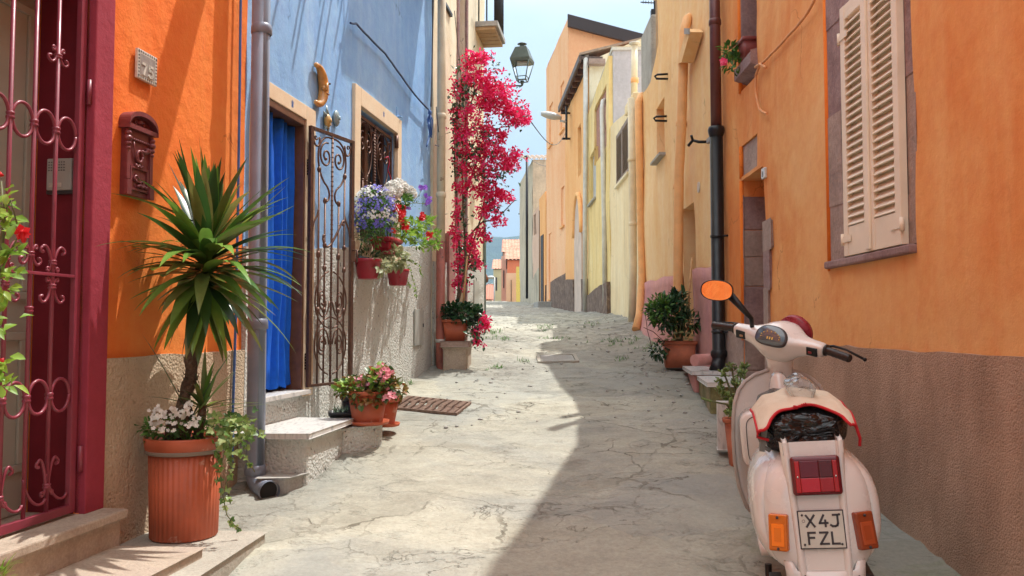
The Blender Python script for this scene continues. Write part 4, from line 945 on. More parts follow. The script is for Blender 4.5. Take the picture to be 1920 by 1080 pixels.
# seam cables between the orange and the blue house
def wall_cable(W, pxs, off, r, mat, name, label, cat='cable', sag=0):
    pts = [W.p(*W.hit(a, b, off), off) for a, b in pxs]; out = []
    for i in range(len(pts) - 1):
        for k in range(6):
            t = k / 6; out.append(pts[i].lerp(pts[i + 1], t) + Vector((0, 0, -sag * math.sin(math.pi * t))))
    out.append(pts[-1]); mb = MB(); mb.tube(out, r, 7); o = mb.build(name, mat, None, loc=out[-1]); return tag(o, label, cat)
wall_cable(WL1, [(452, -60), (449, 200), (446, 400), (442, 600), (437, 760), (435, 880)], .03, .008, M['cable_bl'], 'conduit', 'thin pale blue conduit running down the corner of the orange wall', 'conduit')
wall_cable(WL2, [(657, 43), (668, 44), (690, 68), (722, 100), (735, 118), (752, 142), (778, 178), (803, 205)], .055, .0095, M['cable'], 'wall_cable', 'dark blue cable slanting across the blue wall above the window', 'cable', .004)
wall_cable(WL2, [(803, 205), (808, 215), (803, 235), (806, 250), (800, 275)], .06, .008, M['cable_bl'], 'cable_tail', 'knotted blue rope end hanging at the corner of the blue house', 'cable')
def knots():
    W = WL2; rng = random.Random(3)
    mb = MB(); mb.ball(W.p(*W.hit(806, 211, .06), .06), (.022, .022, .03))
    for k in range(7):
        a = W.p(*W.hit(806, 212, .06), .06); mb.tube([a, a + Vector((rng.uniform(-.03, .03), rng.uniform(-.03, .04), -.08)), a + Vector((rng.uniform(-.02, .03), rng.uniform(-.05, .05), -.26 + rng.uniform(-.04, .04)))], .006, 6)
    tag(mb.build('rope_knot', M['cable_bl'], None, loc=W.p(*W.hit(806, 215, .06), .06)), 'bundle of blue rope tied where the wall cable meets the corner', 'rope')
knots()
# ceramic ornaments
def moon():
    W = WL2; s0, z0 = W.hit(603, 165, .03); H = W.hit(603, 123, .03)[1] - W.hit(603, 203, .03)[1]; zc = z0 + .0
    t = thing('moon_ornament', 'ochre glazed clay crescent moon with a face, hung above the gate', 'ornament', W.p(s0, zc - H / 2, 0))
    sl_, sr_ = W.hit(594, 165, .03)[0], W.hit(606, 165, .03)[0]; path = []
    for i in range(25):
        a = lerp(-math.pi * .56, math.pi * .56, i / 24); path.append((sl_ + (sr_ - sl_) * max(-.25, math.cos(a)) ** 1 if math.cos(a) > 0 else sl_ + (sr_ - sl_) * math.cos(a), zc + (H / 2 - .02) * math.sin(a)))
    rr = [lerp(.014, .040, math.sin(math.pi * i / 24) ** .8) for i in range(25)]
    mb = MB(); mb.tube([W.p(a, z, .034) for a, z in path], rr, 14); mb.ball(W.p(path[0][0], path[0][1], .034), .018); mb.ball(W.p(path[-1][0], path[-1][1], .034), .02)
    mb.build('crescent', M['clay_m'], t)
    fx, fz = path[12]
    mb = MB(); mb.ball(W.p(fx - .038, fz - .005, .05), (.022, .016, .02)); mb.tube([W.p(fx - .03, fz + .035, .075), W.p(fx - .045, fz - .01, .075), W.p(fx - .028, fz - .018, .07)], .01, 7); mb.build('nose', M['clay_m'], t)
    mb = MB(); mb.ball(W.p(fx - .01, fz + .035, .083), (.014, .006, .008)); mb.build('eye', M['iron_dk'], t)
    mb = MB(); mb.tube([W.p(fx - .035, fz - .045, .074), W.p(fx - .02, fz - .05, .08), W.p(fx - .004, fz - .045, .08)], .006, 6); mb.build('mouth', paint('brown_glaze', (.25, .08, .02), .4), t)
moon()
def small_masks():
    W = WL2; s, z = W.hit(612, 227, .02)
    t = thing('sun_ornament', 'small yellow glazed clay mask with pointed tips above the gate', 'ornament', W.p(s, z - .07, 0))
    mb = MB(); mb.ball(W.p(s, z, .03), (.04, .026, .055), 14, 10, 0, W.M); mb.build('face', M['clay_y'], t)
    mb = MB()
    for (a, b, c, d) in ((0, .05, 0.0, .125), (-.03, .035, -.055, .065), (.02, -.04, .035, -.09), (-.02, -.05, -.03, -.075)):
        mb = MB(); mb.tube([W.p(s + a, z + b, .025), W.p(s + c, z + d, .02)], [.018, .003], 8); mb.build('point', M['clay_g'], t)
    mb = MB(); mb.tube([W.p(s - .004, z + .02, .055), W.p(s - .010, z - .012, .064)], [.005, .009], 7); mb.tube([W.p(s - .018, z - .03, .05), W.p(s + .012, z - .03, .054)], .005, 6); mb.build('features', M['clay_y'], t)
    s, z = W.hit(631, 222, .02)
    t = thing('round_mask_ornament', 'small oval grey green clay face on the blue wall beside the window trim', 'ornament', W.p(s, z - .06, 0))
    mb = MB(); mb.ball(W.p(s, z, .018), (.048, .024, .066), 16, 10, 0, W.M); mb.build('face', M['clay_g'], t)
    mb = MB(); mb.tube([W.p(s, z + .02, .038), W.p(s - .004, z - .012, .05)], [.005, .009], 7); mb.tube([W.p(s - .018, z - .03, .036), W.p(s + .016, z - .03, .04)], .004, 6); mb.ball(W.p(s - .018, z + .015, .038), .006); mb.ball(W.p(s + .018, z + .015, .038), .006); mb.build('features', M['clay_g'], t)
    s, z = W.hit(748, 211, .02); mb = MB(); W.bx(mb, s - .03, s + .03, .001, .012, z - .05, z + .05); W.bx(mb, s - .01, s + .03, .012, .05, z - .05, z - .035)
    tag(mb.build('wall_bracket', M['blue'], None, loc=W.p(s, z, 0), bevel=.002), 'small blue painted bracket on the blue wall right of the window', 'bracket')
small_masks()
# grey downpipe
def downpipe(name, label, pts, r, mat, collars=(), group=None, openend=False, end_r=None):
    t = thing(name, label, 'downpipe', pts[-1], group); n = 20
    mb = MB(); mb.tube(pts, r, n); mb.build('pipe', mat, t)
    for c in collars:
        mb = MB(); mb.lathe(c, [(r + .001, -.03), (r + .008, -.026), (r + .008, .01), (r + .004, .03), (r + .001, .032)], n, cap=False); mb.build('collar', mat, t)
    return t
gp = Vector((-1.515, 4.88, 0)); gtop = gp + Vector((-.01, .0, 5.2)); zb = Z(-.86)
elb = [gtop, gp + Vector((0, 0, zb))]
for k in range(1, 8):
    a = k / 7 * R(68); elb.append(gp + Vector((.085 * (1 - math.cos(a)), -.085 * (1 - math.cos(a)), zb - .075 * math.sin(a))))
elb.append(elb[-1] + Vector((.065, -.085, -.004)))
t = downpipe('grey_downpipe', 'thick blue grey downpipe at the seam of the orange and blue houses', elb, .054, M['pipe_grey'], [gp + Vector((-.001, 0, Z(1.80))), gp + Vector((0, 0, Z(.02))), gp + Vector((0, 0, zb + .02))])
mb = MB(); e = elb[-1]; dr = (elb[-1] - elb[-2]).normalized(); mb.tube([e - dr * .002, e + dr * .03], .060, 20, 0, False); mb.tube([e + dr * .001, e + dr * .002], .052, 20, 1); mb.build('outlet', [M['pipe_grey'], M['dark']], t)
# concrete bench step with marble top, and the lower kerb
bt = thing('bench_step', 'roughcast step block with a white marble slab below the blue curtain door', 'step', (-1.4, 5.3, Z(-.95)))
pts = [(-1.66, 4.96), (-1.225, 4.94), (-1.135, 5.66), (-1.53, 5.74)]
block('base', pts, Z(-1.3), Z(-.662), M['cast_b'], '', parent=bt, bevel=.02)
pts = [(-1.66, 4.90), (-1.20, 4.89), (-1.095, 5.70), (-1.52, 5.78)]
block('marble_top', pts, Z(-.661), Z(-.628), M['marble'], '', parent=bt, bevel=.004)
o = block('kerb_step', [(-1.50, 5.79), (-1.50, 5.745), (-1.132, 5.672), (-1.148, 5.56), (-.915, 5.80), (-.96, 6.12), (-1.42, 6.24)], Z(-1.2), Z(-.682), M['cast_b'], 'low roughcast kerb step holding the begonia pots beside the gate', bevel=.015)
block('floor_slab', [(-1.46, 4.78), (-1.30, 4.80), (-1.24, 4.93), (-1.46, 4.93)], Z(-1.2), Z(-.868), M['concrete'], 'small rough concrete pad beside the outlet of the grey downpipe', 'slab', .02)
# inspection cover in the lane
def cover():
    t = thing('inspection_cover', 'flat grey concrete inspection cover in the middle of the lane', 'inspection cover', on(.54, 9.8)); fr = MB(); pl = MB()
    def q(x, y, dz): return on(x, y) + Vector((0, 0, dz))
    for (x0, x1, y0, y1, mb_, dz) in ((.30, .78, 9.50, 9.54, fr, .022), (.30, .78, 10.06, 10.10, fr, .022), (.30, .34, 9.545, 10.055, fr, .022), (.74, .78, 9.545, 10.055, fr, .022), (.345, .735, 9.545, 10.055, pl, .014)):
        mb_.prism([q(x0, y0, dz), q(x1, y0, dz), q(x1, y1, dz), q(x0, y1, dz)], (0, 0, -.04))
    fr.build('frame', M['step_grey'], t); pl.build('lid', M['concrete'], t)
cover()
# rusty drain grate
def grate():
    A, B, C_, D_ = Vector((-1.03, 6.96, 0)), Vector((-.93, 7.42, 0)), Vector((-.37, 7.10, 0)), Vector((-.46, 6.66, 0))
    t = thing('drain_grate', 'rusty ribbed iron drain grate set in the pavement', 'drain grate', on(-.7, 7.03)); G = paint('rusty_grate_iron', (.21, .135, .10), .8, .3, .35, 30, .3)
    def P(u, v, dz=0):
        q = A.lerp(D_, u).lerp(B.lerp(C_, u), v); return on(q.x, q.y) + Vector((0, 0, dz))
    zz = .022
    mb = MB(); N_ = 20
    for i in range(N_):
        mb.add([P(i / N_, 0, zz - .012), P((i + 1) / N_, 0, zz - .012), P((i + 1) / N_, 1, zz - .012), P(i / N_, 1, zz - .012)], [(0, 1, 2, 3)])
    b = mb.build('plate', paint('dark_grate_iron', (.10, .055, .04), .85, .3, .3, 30, .3), t)
    for i in range(9):
        mb = MB(); u0 = i / 9 + .012; u1 = u0 + .07
        for j in range(16):
            v0 = j / 16 + .006; v1 = v0 + .045
            c = [P(u0, v0, zz), P(u1, v0, zz), P(u1, v1, zz), P(u0, v1, zz)]; mb.prism(c, (0, 0, -.014))
        mb.build('rib', G, t)
    mb = MB()
    for (a, b_, c, d) in ((0, 1, -.02, 0), (0, 1, 1, 1.03)):
        mb.prism([P(0, c, zz), P(1, c, zz), P(1, d, zz), P(0, d, zz)], (0, 0, -.02))
    mb.prism([P(-.03, -.02, zz), P(0, -.02, zz), P(0, 1.03, zz), P(-.03, 1.03, zz)], (0, 0, -.02)); mb.prism([P(1, -.02, zz), P(1.03, -.02, zz), P(1.03, 1.03, zz), P(1, 1.03, zz)], (0, 0, -.02)); mb.build('frame', G, t)
grate()
# ================================================================ cream house on the left
def house_cream_left():
    W = WL3; sy = W.sy; h = thing('cream_house', 'tall cream plastered house behind the bougainvillea on the left', 'house', W.p(sy(11), Z(-.3)))
    b0 = W.hit(855, 300)[0]; b1 = W.hit(874, 300)[0]
    wall_mesh(W, 0, W.L, Z(-1), 9.0, [(b0 + .07, b1 - .07, Z(-.3), Z(5.6), .12)], 0, .02, .2, back=5, seed=8).build('wall', M['cream'], h)
    mb = wall_mesh(W, 0, W.L, Z(-1), [(0, Z(.75)), (W.L, Z(.95))], [(b0, b1, Z(-1.5), Z(2))], .018, .012, .2, reveal=.02, ledge=.02, seed=3, zc=Z(.2)); mb.build('plinth', M['cast_b'], h)
    mb = MB(); W.bx(mb, b0, b0 + .07, -.02, .03, Z(-.4), Z(5.7)); W.bx(mb, b1 - .07, b1, -.02, .03, Z(-.4), Z(5.7)); mb.build('door_surround', M['mauve'], h, bevel=.01)
    mb = MB(); W.bx(mb, b0 + .07, b1 - .07, -.11, -.08, Z(-.3), Z(5.6)); mb.build('door', M['pipe_brown'], h, bevel=.01)
    s0 = W.hit(838, 500, .02)[0]; s1 = W.hit(850, 500, .02)[0]
    mb = MB(); W.bx(mb, s0, s1, .0, .05, Z(-.4), W.hit(845, 440, .02)[1]); mb.build('painted_board', paint('faded_mauve_board', (.34, .17, .15), .7, 0, .25, 6, .2, 0, (.55, .5, .42), .6), h, bevel=.004)
    # meter box low down
    a, z = W.hit(893, 545, .03); mb = MB(); W.bx(mb, a - .2, a + .2, .018, .04, z - .3, z + .15); mb.build('meter_door', M['plastic_w'], h, bevel=.004)
    # balcony
    b = thing('balcony_small', 'small balcony with plank underside and iron rail high on the cream house', 'balcony', W.p(sy(12.2), Z(4.3)))
    zb_ = Z(4.42)
    for k in range(5):
        mb = MB(); W.bx(mb, sy(12.0) + k * .16, sy(12.0) + k * .16 + .14, 0, .30, zb_, zb_ + .05); mb.build('plank', paint('tan_plank', (.40, .26, .13), .7, 0, .2, 8, .2), b, bevel=.004)
    mb = MB(); W.bx(mb, sy(11.98), sy(12.0) + .8, 0, .34, zb_ + .051, zb_ + .13); mb.build('slab', M['concrete'], b, bevel=.006)
    for k in range(7):
        mb = MB(); mb.tube([W.p(sy(12.02) + k * .12, zb_ + .13, .31), W.p(sy(12.02) + k * .12, zb_ + 1.05, .31)], .011, 6); mb.build('baluster', M['black_m'], b)
    for k in range(3):
        mb = MB(); mb.tube([W.p(sy(12.01), zb_ + .13, .05 + .12 * k), W.p(sy(12.01), zb_ + 1.05, .05 + .12 * k)], .011, 6); mb.build('baluster', M['black_m'], b)
    mb = MB(); mb.tube([W.p(sy(12.01), zb_ + 1.05, .0), W.p(sy(12.01), zb_ + 1.05, .31), W.p(sy(12.0) + .8, zb_ + 1.05, .31)], .02, 8); mb.build('handrail', M['black_m'], b)
house_cream_left()
P = lambda px, py, Y: at(px, py, Y)
pc = Vector((-.805, 9.22, 0))
t = downpipe('two_tone_downpipe', 'downpipe cream above and rusty red below, beside the bougainvillea', [pc + Vector((0, 0, 6.5)), pc + Vector((0, 0, Z(.97)))], .048, M['pipe_cream'], [pc + Vector((0, 0, Z(2.4))), pc + Vector((0, 0, Z(1.5)))])
mb = MB(); mb.tube([pc + Vector((0, 0, Z(.97))), pc + Vector((0, 0, Z(-.40))), pc + Vector((.02, -.03, Z(-.47))), pc + Vector((.05, -.09, Z(-.5)))], .05, 18); lp = mb.build('lower_pipe', M['pipe_rust'], t)
mb = MB(); mb.lathe(pc + Vector((0, 0, Z(-.15))), [(.051, -.02), (.058, -.016), (.058, .016), (.051, .02)], 18, cap=False); mb.build('collar', M['pipe_zinc'], lp)
p0 = Vector((-.425, 12.72, 0))
downpipe('thin_green_downpipe', 'thin grey green pipe at the far corner of the cream house', [p0 + Vector((0, 0, Z(2.7))), p0 + Vector((0, 0, Z(-.1)))], .022, paint('green_grey_pipe', (.16, .22, .20), .5))
wall_cable(WL2, [(812, -40), (811, 60), (810, 140), (808, 200)], .03, .009, M['cable_gr'], 'riser_cable', 'dark cable rising beside the cream corner from the rope knot', 'cable')
wall_cable(WL3, [(818, 200), (822, 245), (828, 262), (826, 275), (816, 272)], .09, .006, M['cable_gr'], 'cable_loop', 'thin loop of wire curling off the cream corner', 'cable')
wall_cable(WL3, [(852, 20), (856, 60), (864, 140), (868, 200)], .08, .005, M['cable_gr'], 'guy_wire', 'thin pale wire dropping from the cream house to the bougainvillea', 'wire')
mb = MB(); a, z = WL3.hit(838, 15, .02); WL3.bx(mb, a - .2, a + .25, .0, .04, z - .02, z + .02); tag(mb.build('iron_strap', M['black_m'], None, loc=WL3.p(a, z, 0)), 'short dark iron strap on the cream wall at the top of the picture', 'bracket')
# ================================================================ right-hand houses
def rect_from(W, pxl, pxr, pyt, pyb, off=0):
    """wall rectangle from the picture: far edge pxl, near edge pxr, top and foot measured at the far edge"""
    s1 = W.hit(pxl, (pyt + pyb) / 2, off)[0]; s0 = W.hit(pxr, (pyt + pyb) / 2, off)[0]
    return s0, s1, W.hit(pxl, pyb, off)[1], W.hit(pxl, pyt, off)[1]
def rough_box(W, mb, a0, a1, o0, o1, z0, z1, rng, j=.012): 
    c = [(a0, z0), (a1, z0), (a1, z1), (a0, z1)]; c = [(a + rng.uniform(-j, j), z + rng.uniform(-j, j)) for a, z in c]
    mb.prism([W.p(a, z, o0) for a, z in c], W.n * (o1 - o0))
def house_right_orange():
    W = WR1; sy = W.sy; rng = random.Random(5)
    h = thing('worn_orange_house', 'orange plastered house with brown roughcast base and cream shutters, nearest on the right', 'house', W.p(sy(4), Z(-1)))
    ws0, ws1 = W.hit(1720, 400)[0], W.hit(1553, 250)[0]; wz0, wz1 = W.hit(1572, 502)[1], Z(2.14)
    d0, d1 = sy(6.55), sy(7.22); dz1 = Z(1.30); dz0 = Z(-.62)
    n0, n1, nz0, nz1 = rect_from(W, 1390, 1421, 300, 326)[:2] + (W.hit(1405, 322)[1], W.hit(1405, 262)[1])
    u0, u1 = W.hit(1419, 50)[0], W.hit(1387, 50)[0]; uz0, uz1 = W.hit(1389, 172)[1], Z(4.2)
    top = [(0, Z(7.0)), (sy(4.9), Z(5.7)), (sy(7.3), Z(3.75)), (W.L, Z(3.7))]
    ops = [(ws0, ws1, wz0, wz1, .02), (d0, d1, Z(-2), dz1, .32), (n0, n1, nz0, nz1, .05), (u0, u1, uz0, Z(3.25), .22)]
    wall_mesh(W, 0, W.L, Z(-2.6), top, ops, 0, .022, .16, back=5, seed=12, zc=Z(3.3)).build('wall', M['orange_r'], h)
    wall_mesh(W, 0, sy(6.30), Z(-2.6), Z(-.115), [], .022, .012, .12, ledge=.028, seed=14).build('plinth', M['cast_r'], h)
    wall_mesh(W, sy(6.33), W.L, Z(-2), [(0, Z(.0)), (sy(6.33), Z(-.02)), (W.L, Z(.02))], [(d0 - .0, d1, Z(-3), Z(1))], .012, .01, .15, reveal=.02, ledge=.02, zc=Z(-.4)).build('base_stone', M['mauve2'], h)
    # rounded deeper-orange lips where plaster was cut back round the openings
    def lip(a0, a1, z0, z1, skip_top=False):
        mb = MB(); pts = [(a1 + .012, z1 if skip_top else z1), (a1 + .012, z0 - .012), (a0 - .012, z0 - .012), (a0 - .012, z1)]
        mb.tube([W.p(a, z, -.004) for a, z in pts[:2]], .020, 8); mb.build('plaster_lip', M['orange_edge'], h)
    lip(ws0, ws1, wz0, wz1); lip(u0, u1, uz0, Z(3.25)); lip(n0, n1, nz0, nz1)
    lip(d0, d1, Z(-.1), dz1)
    # window stones
    stones = [(ws0, ws1, wz1 - .24, wz1), (ws1 - .22, ws1, wz1 - .82, wz1 - .242), (ws1 - .21, ws1, wz0 + .40, wz1 - .822), (ws1 - .22, ws1, wz0 + .047, wz0 + .398), (ws0, ws0 + .13, wz1 - .86, wz1 - .25), (ws0, ws0 + .12, wz0 + .30, wz1 - .87), (ws0, ws0 + .10, wz0 + .06, wz0 + .29)]
    for i, (a, b, c, d) in enumerate(stones):
        mb = MB(); rough_box(W, mb, a, b, -.06, .004 - .004 * (i % 2), c, d, rng, .004); mb.build('window_stone', M['mauve'] if i in (0, 1, 4) else M['mauve2'], h, bevel=.012)
    mb = MB(); W.bx(mb, ws0 + .0, ws1 - .0, -.06, .045, wz0 - .0, wz0 + .045); mb.build('window_sill', M['mauve'], h, bevel=.01)
    mb = MB(); W.bx(mb, ws0 + .10, ws1 - .10, -.05, -.03, wz0 + .046, wz1 - .24); mb.build('window_panel', M['dark'], h)
    # shutters, each with louvres
    C = M['shut_cream']; sc0, sc1 = W.hit(1690, 450, .045)[0], W.hit(1579, 280, .045)[0]; zb_, zt_ = wz0 + .05, wz1 - .235; mid = (sc0 + sc1) / 2 + .01
    for k, (a, b) in enumerate(((sc0, mid - .003), (mid + .003, sc1))):
        o0, o1 = .006, .046; st = .062
        mb = MB(); W.bx(mb, a, a + st, o0, o1, zb_, zt_); W.bx(mb, b - st, b, o0, o1, zb_, zt_); W.bx(mb, a + st, b - st, o0, o1 - .003, zb_, zb_ + .17); W.bx(mb, a + st, b - st, o0, o1 - .003, zt_ - .085, zt_)
        if k == 0: W.bx(mb, b - .028, b + .022, o1 + .0005, o1 + .014, zb_ + .01, zt_ - .01)
        sh = mb.build('shutter', C, h, bevel=.003)
        mb = MB(); nl = 27
        for i in range(nl):
            z = lerp(zb_ + .20, zt_ - .11, i / (nl - 1)); c = W.p((a + b) / 2, z, (o0 + o1) / 2)
            Mx = W.M @ Matrix.Rotation(R(-52), 4, 'X'); mb.box(c, (b - a - 2 * st, .060, .007), Mx)
        mb.build('louvres', C, sh)
        mb = MB(); W.bx(mb, a + st, b - st, o0 - .004, o0 + .001, zb_ + .17, zt_ - .085); mb.build('backing', M['shut_cream'], sh)
        for zz in (zb_ + .10, zt_ - .18):
            e = a if k == 0 else b; sg = -1 if k == 0 else 1
            mb = MB(); mb.tube([W.p(e + sg * .012, zz - .035, o1), W.p(e + sg * .012, zz + .035, o1)], .012, 10); W.bx(mb, *(sorted((e + sg * .004, e - sg * .11))), o1 + .0005, o1 + .006, zz - .018, zz + .018); hg = mb.build('hinge', C, sh)
    # doorway: stone jamb blocks, dark door
    zs = [dz0 - .3, Z(-.38), Z(-.02), Z(.36), Z(.62), Z(.86), dz1 - .14]
    for i in range(len(zs) - 1):
        mb = MB(); rough_box(W, mb, d1 - .012, d1 + .05, -.30, -.006 - .004 * (i % 2), zs[i] + .001, zs[i + 1] - .001, rng, .0015); mb.build('jamb_stone', M['mauve'] if i % 3 == 2 else M['mauve2'], h, bevel=.012)
    for i, (w_, a_, b_) in enumerate(((.10, dz0, Z(-.1)), (.09, Z(-.1), Z(.30)), (.13, Z(.30), Z(.62)), (.19, Z(.62), Z(.84)))):
        mb = MB(); rough_box(W, mb, d0 - w_, d0 + .01, -.28, .008 + .003 * (i % 2), a_ + .002, b_ - .002, rng, .004); mb.build('jamb_stone', M['mauve2'] if i != 2 else M['mauve'], h, bevel=.014)
    mb = MB(); W.bx(mb, d0 + .0, d1 - .0, -.36, -.31, dz0 - .2, dz1); mb.build('door', M['wood_br'], h, bevel=.004)
    mb = MB(); W.bx(mb, n0 + .002, n1 - .002, -.05, -.018, nz0 + .002, nz1 - .002); mb.build('niche_stone', M['mauve2'], h, bevel=.008)
    # upper window: sloping stone sill
    mb = MB(); W.bx(mb, u0, u1, -.22, -.19, uz0, Z(3.3)); mb.build('window_panel', M['dark'], h)
    mb = MB(); mb.prism([W.p(u1 - .002, uz0 + .01, -.2), W.p(u1 - .002, uz0 + .26, -.2), W.p(u1 - .002, uz0 + .20, .05), W.p(u1 - .002, uz0 + .10, .05)], -W.u * (u1 - u0 - .004)); mb.build('window_sill', M['mauve'], h, bevel=.006)
    mb = MB(); W.bx(mb, u1 - .014, u1 + .03, -.2, -.008, uz0 + .262, Z(3.24)); mb.build('jamb_stone', M['mauve'], h, bevel=.008)
    return (u0, u1, uz0)
U = house_right_orange()
W = WR1
s_, z_ = W.hit(1433, 325, .01)
nb = thing('number_plate_tile', 'tiny white number tile beside the stone niche on the worn orange wall', 'house number', W.p(s_, z_ - .05, 0))
mb = MB(); W.bx(mb, s_ - .048, s_ + .048, .001, .022, z_ - .043, z_ + .043); tb = mb.build('tile', M['tile_w'], nb, bevel=.006)
mb = MB(); fn = lambda u, v, o: W.p(s_ - u, z_ + v, .0224 + o)
glyph(mb, '8', fn, -.014, -.026, .028, .007, .001); mb.build('number', M['ink'], nb)
wall_cable(WR1, [(1530, -6), (1510, 30), (1475, 70), (1447, 100), (1424, 122), (1417, 140), (1417, 175), (1424, 205), (1438, 213)], .03, .010, M['cable_or'], 'painted_cable', 'orange painted cable slanting down from the shutters and looping above the niche', 'cable', .006)
wall_cable(WR1, [(1416, 126), (1425, 120), (1436, 127)], .035, .011, M['cable_or'], 'cable_clip', 'orange painted cable clip at the bend of the cable', 'clip')
# planter on the upper sill
rng = random.Random(21)
def sill_plant():
    u0, u1, uz0 = U; W = WR1; t = thing('sill_planter', 'dark red planter with one red flower on the stone sill above the black downpipe', 'potted plant', W.p(u1 - .15, uz0 + .24, 0))
    pot_square('pot', W.p(u1 - .2, uz0 + .225, -.03), .16, .2, .13, .16, .17, t, paint('dark_red_planter', (.20, .035, .03), .5), W.M)
    c = at(1374, 112, 7.1); mb = MB()
    root = W.p(u1 - .2, uz0 + .39, -.02)
    for (px, py) in ((1372, 95), (1382, 112), (1372, 130), (1366, 90), (1384, 92), (1358, 100)): mb.tube([root, root.lerp(at(px, py, 7.1), .5) + Vector((0, 0, .03)), at(px, py, 7.1)], .006, 5)
    mb.build('stem', M['stem'], t)
    mb = MB(); foliage(mb, rng, at(1376, 118, 7.1), (.09, .07, .07), 70, .075, .03); foliage(mb, rng, at(1366, 95, 7.1), (.06, .05, .04), 34, .07, .028); foliage(mb, rng, at(1388, 98, 7.15), (.04, .05, .05), 24, .06, .025); mb.build('leaves', M['leaf_md'], t)
    mb = MB()
    for k in range(5): flower(mb, rng, at(1357, 116, 7.0) + rdir(rng) * .014, .03, 5, 0, Vector((-.3, -1, 0)) + rdir(rng) * .5)
    mb.build('flower', M['fl_rose'], t)
sill_plant()
# black / brown downpipe
q = Vector((1.965, 7.80, 0))
t = downpipe('brown_black_downpipe', 'downpipe brown above and black below at the edge of the orange house', [q + Vector((0, 0, 5.2)), q + Vector((0, 0, Z(1.88)))], .052, M['pipe_brown'], [q + Vector((0, 0, Z(2.95)))])
mb = MB(); mb.tube([q + Vector((0, 0, Z(1.90))), q + Vector((0, 0, Z(-.30))), q + Vector((-.02, -.03, Z(-.36))), q + Vector((-.05, -.06, Z(-.41)))], .062, 20); lp = mb.build('lower_pipe', M['pipe_black'], t)
mb = MB(); mb.lathe(q + Vector((0, 0, Z(1.90))), [(.052, .03), (.072, .028), (.080, .0), (.076, -.03), (.063, -.07)], 20, cap=False); mb.build('collar', M['pipe_black'], lp)
for zz in (.87, -.04):
    mb = MB(); mb.lathe(q + Vector((0, 0, Z(zz))), [(.063, -.012), (.069, -.01), (.069, .01), (.063, .012)], 20, cap=False); mb.tube([q + Vector((0, 0, Z(zz))) + Vector((.03, -.055, 0)), q + Vector((.085, -.075, Z(zz)))], .01, 6); mb.build('collar', M['pipe_black'], lp)
mb = MB(); mb.lathe(q + Vector((0, 0, Z(-.26))), [(.062, .05), (.078, .03), (.078, -.0), (.063, -.03)], 20, cap=False); mb.build('collar', M['pipe_black'], lp)
# steps right
ma = thing('mossy_step', 'moss stained step block with white marble slab at the foot of the black downpipe', 'step', (1.8, 7.1, Z(-.8)))
block('base', [(1.615, 6.70), (2.06, 6.66), (2.08, 7.66), (1.735, 7.64)], Z(-1.2), Z(-.482), M['mossy'], '', parent=ma, bevel=.02)
block('marble_top', [(1.585, 6.67), (2.04, 6.63), (2.06, 7.60), (1.71, 7.60)], Z(-.481), Z(-.446), M['marble'], '', parent=ma, bevel=.004)
ma = thing('pink_step', 'pink painted step with marble slab just behind the mossy step', 'step', (1.85, 8.1, Z(-.6)))
block('base', [(1.70, 7.67), (2.06, 7.67), (2.08, 8.62), (1.84, 8.60)], Z(-1.1), Z(-.440), M['pink'], '', parent=ma, bevel=.02)
block('marble_top', [(1.665, 7.62), (2.045, 7.62), (2.06, 8.66), (1.80, 8.68)], Z(-.439), Z(-.405), M['marble'], '', parent=ma, bevel=.004)
mb = MB(); mb.tube([(1.72, 7.75, Z(-.31)), (2.0, 7.95, Z(-.30)), (2.05, 8.0, Z(-.25))], .055, 16); tag(mb.build('drain_stub', M['pink'], None, loc=(1.8, 7.8, Z(-.36))), 'short pink painted drain stub lying on the pink step', 'pipe')
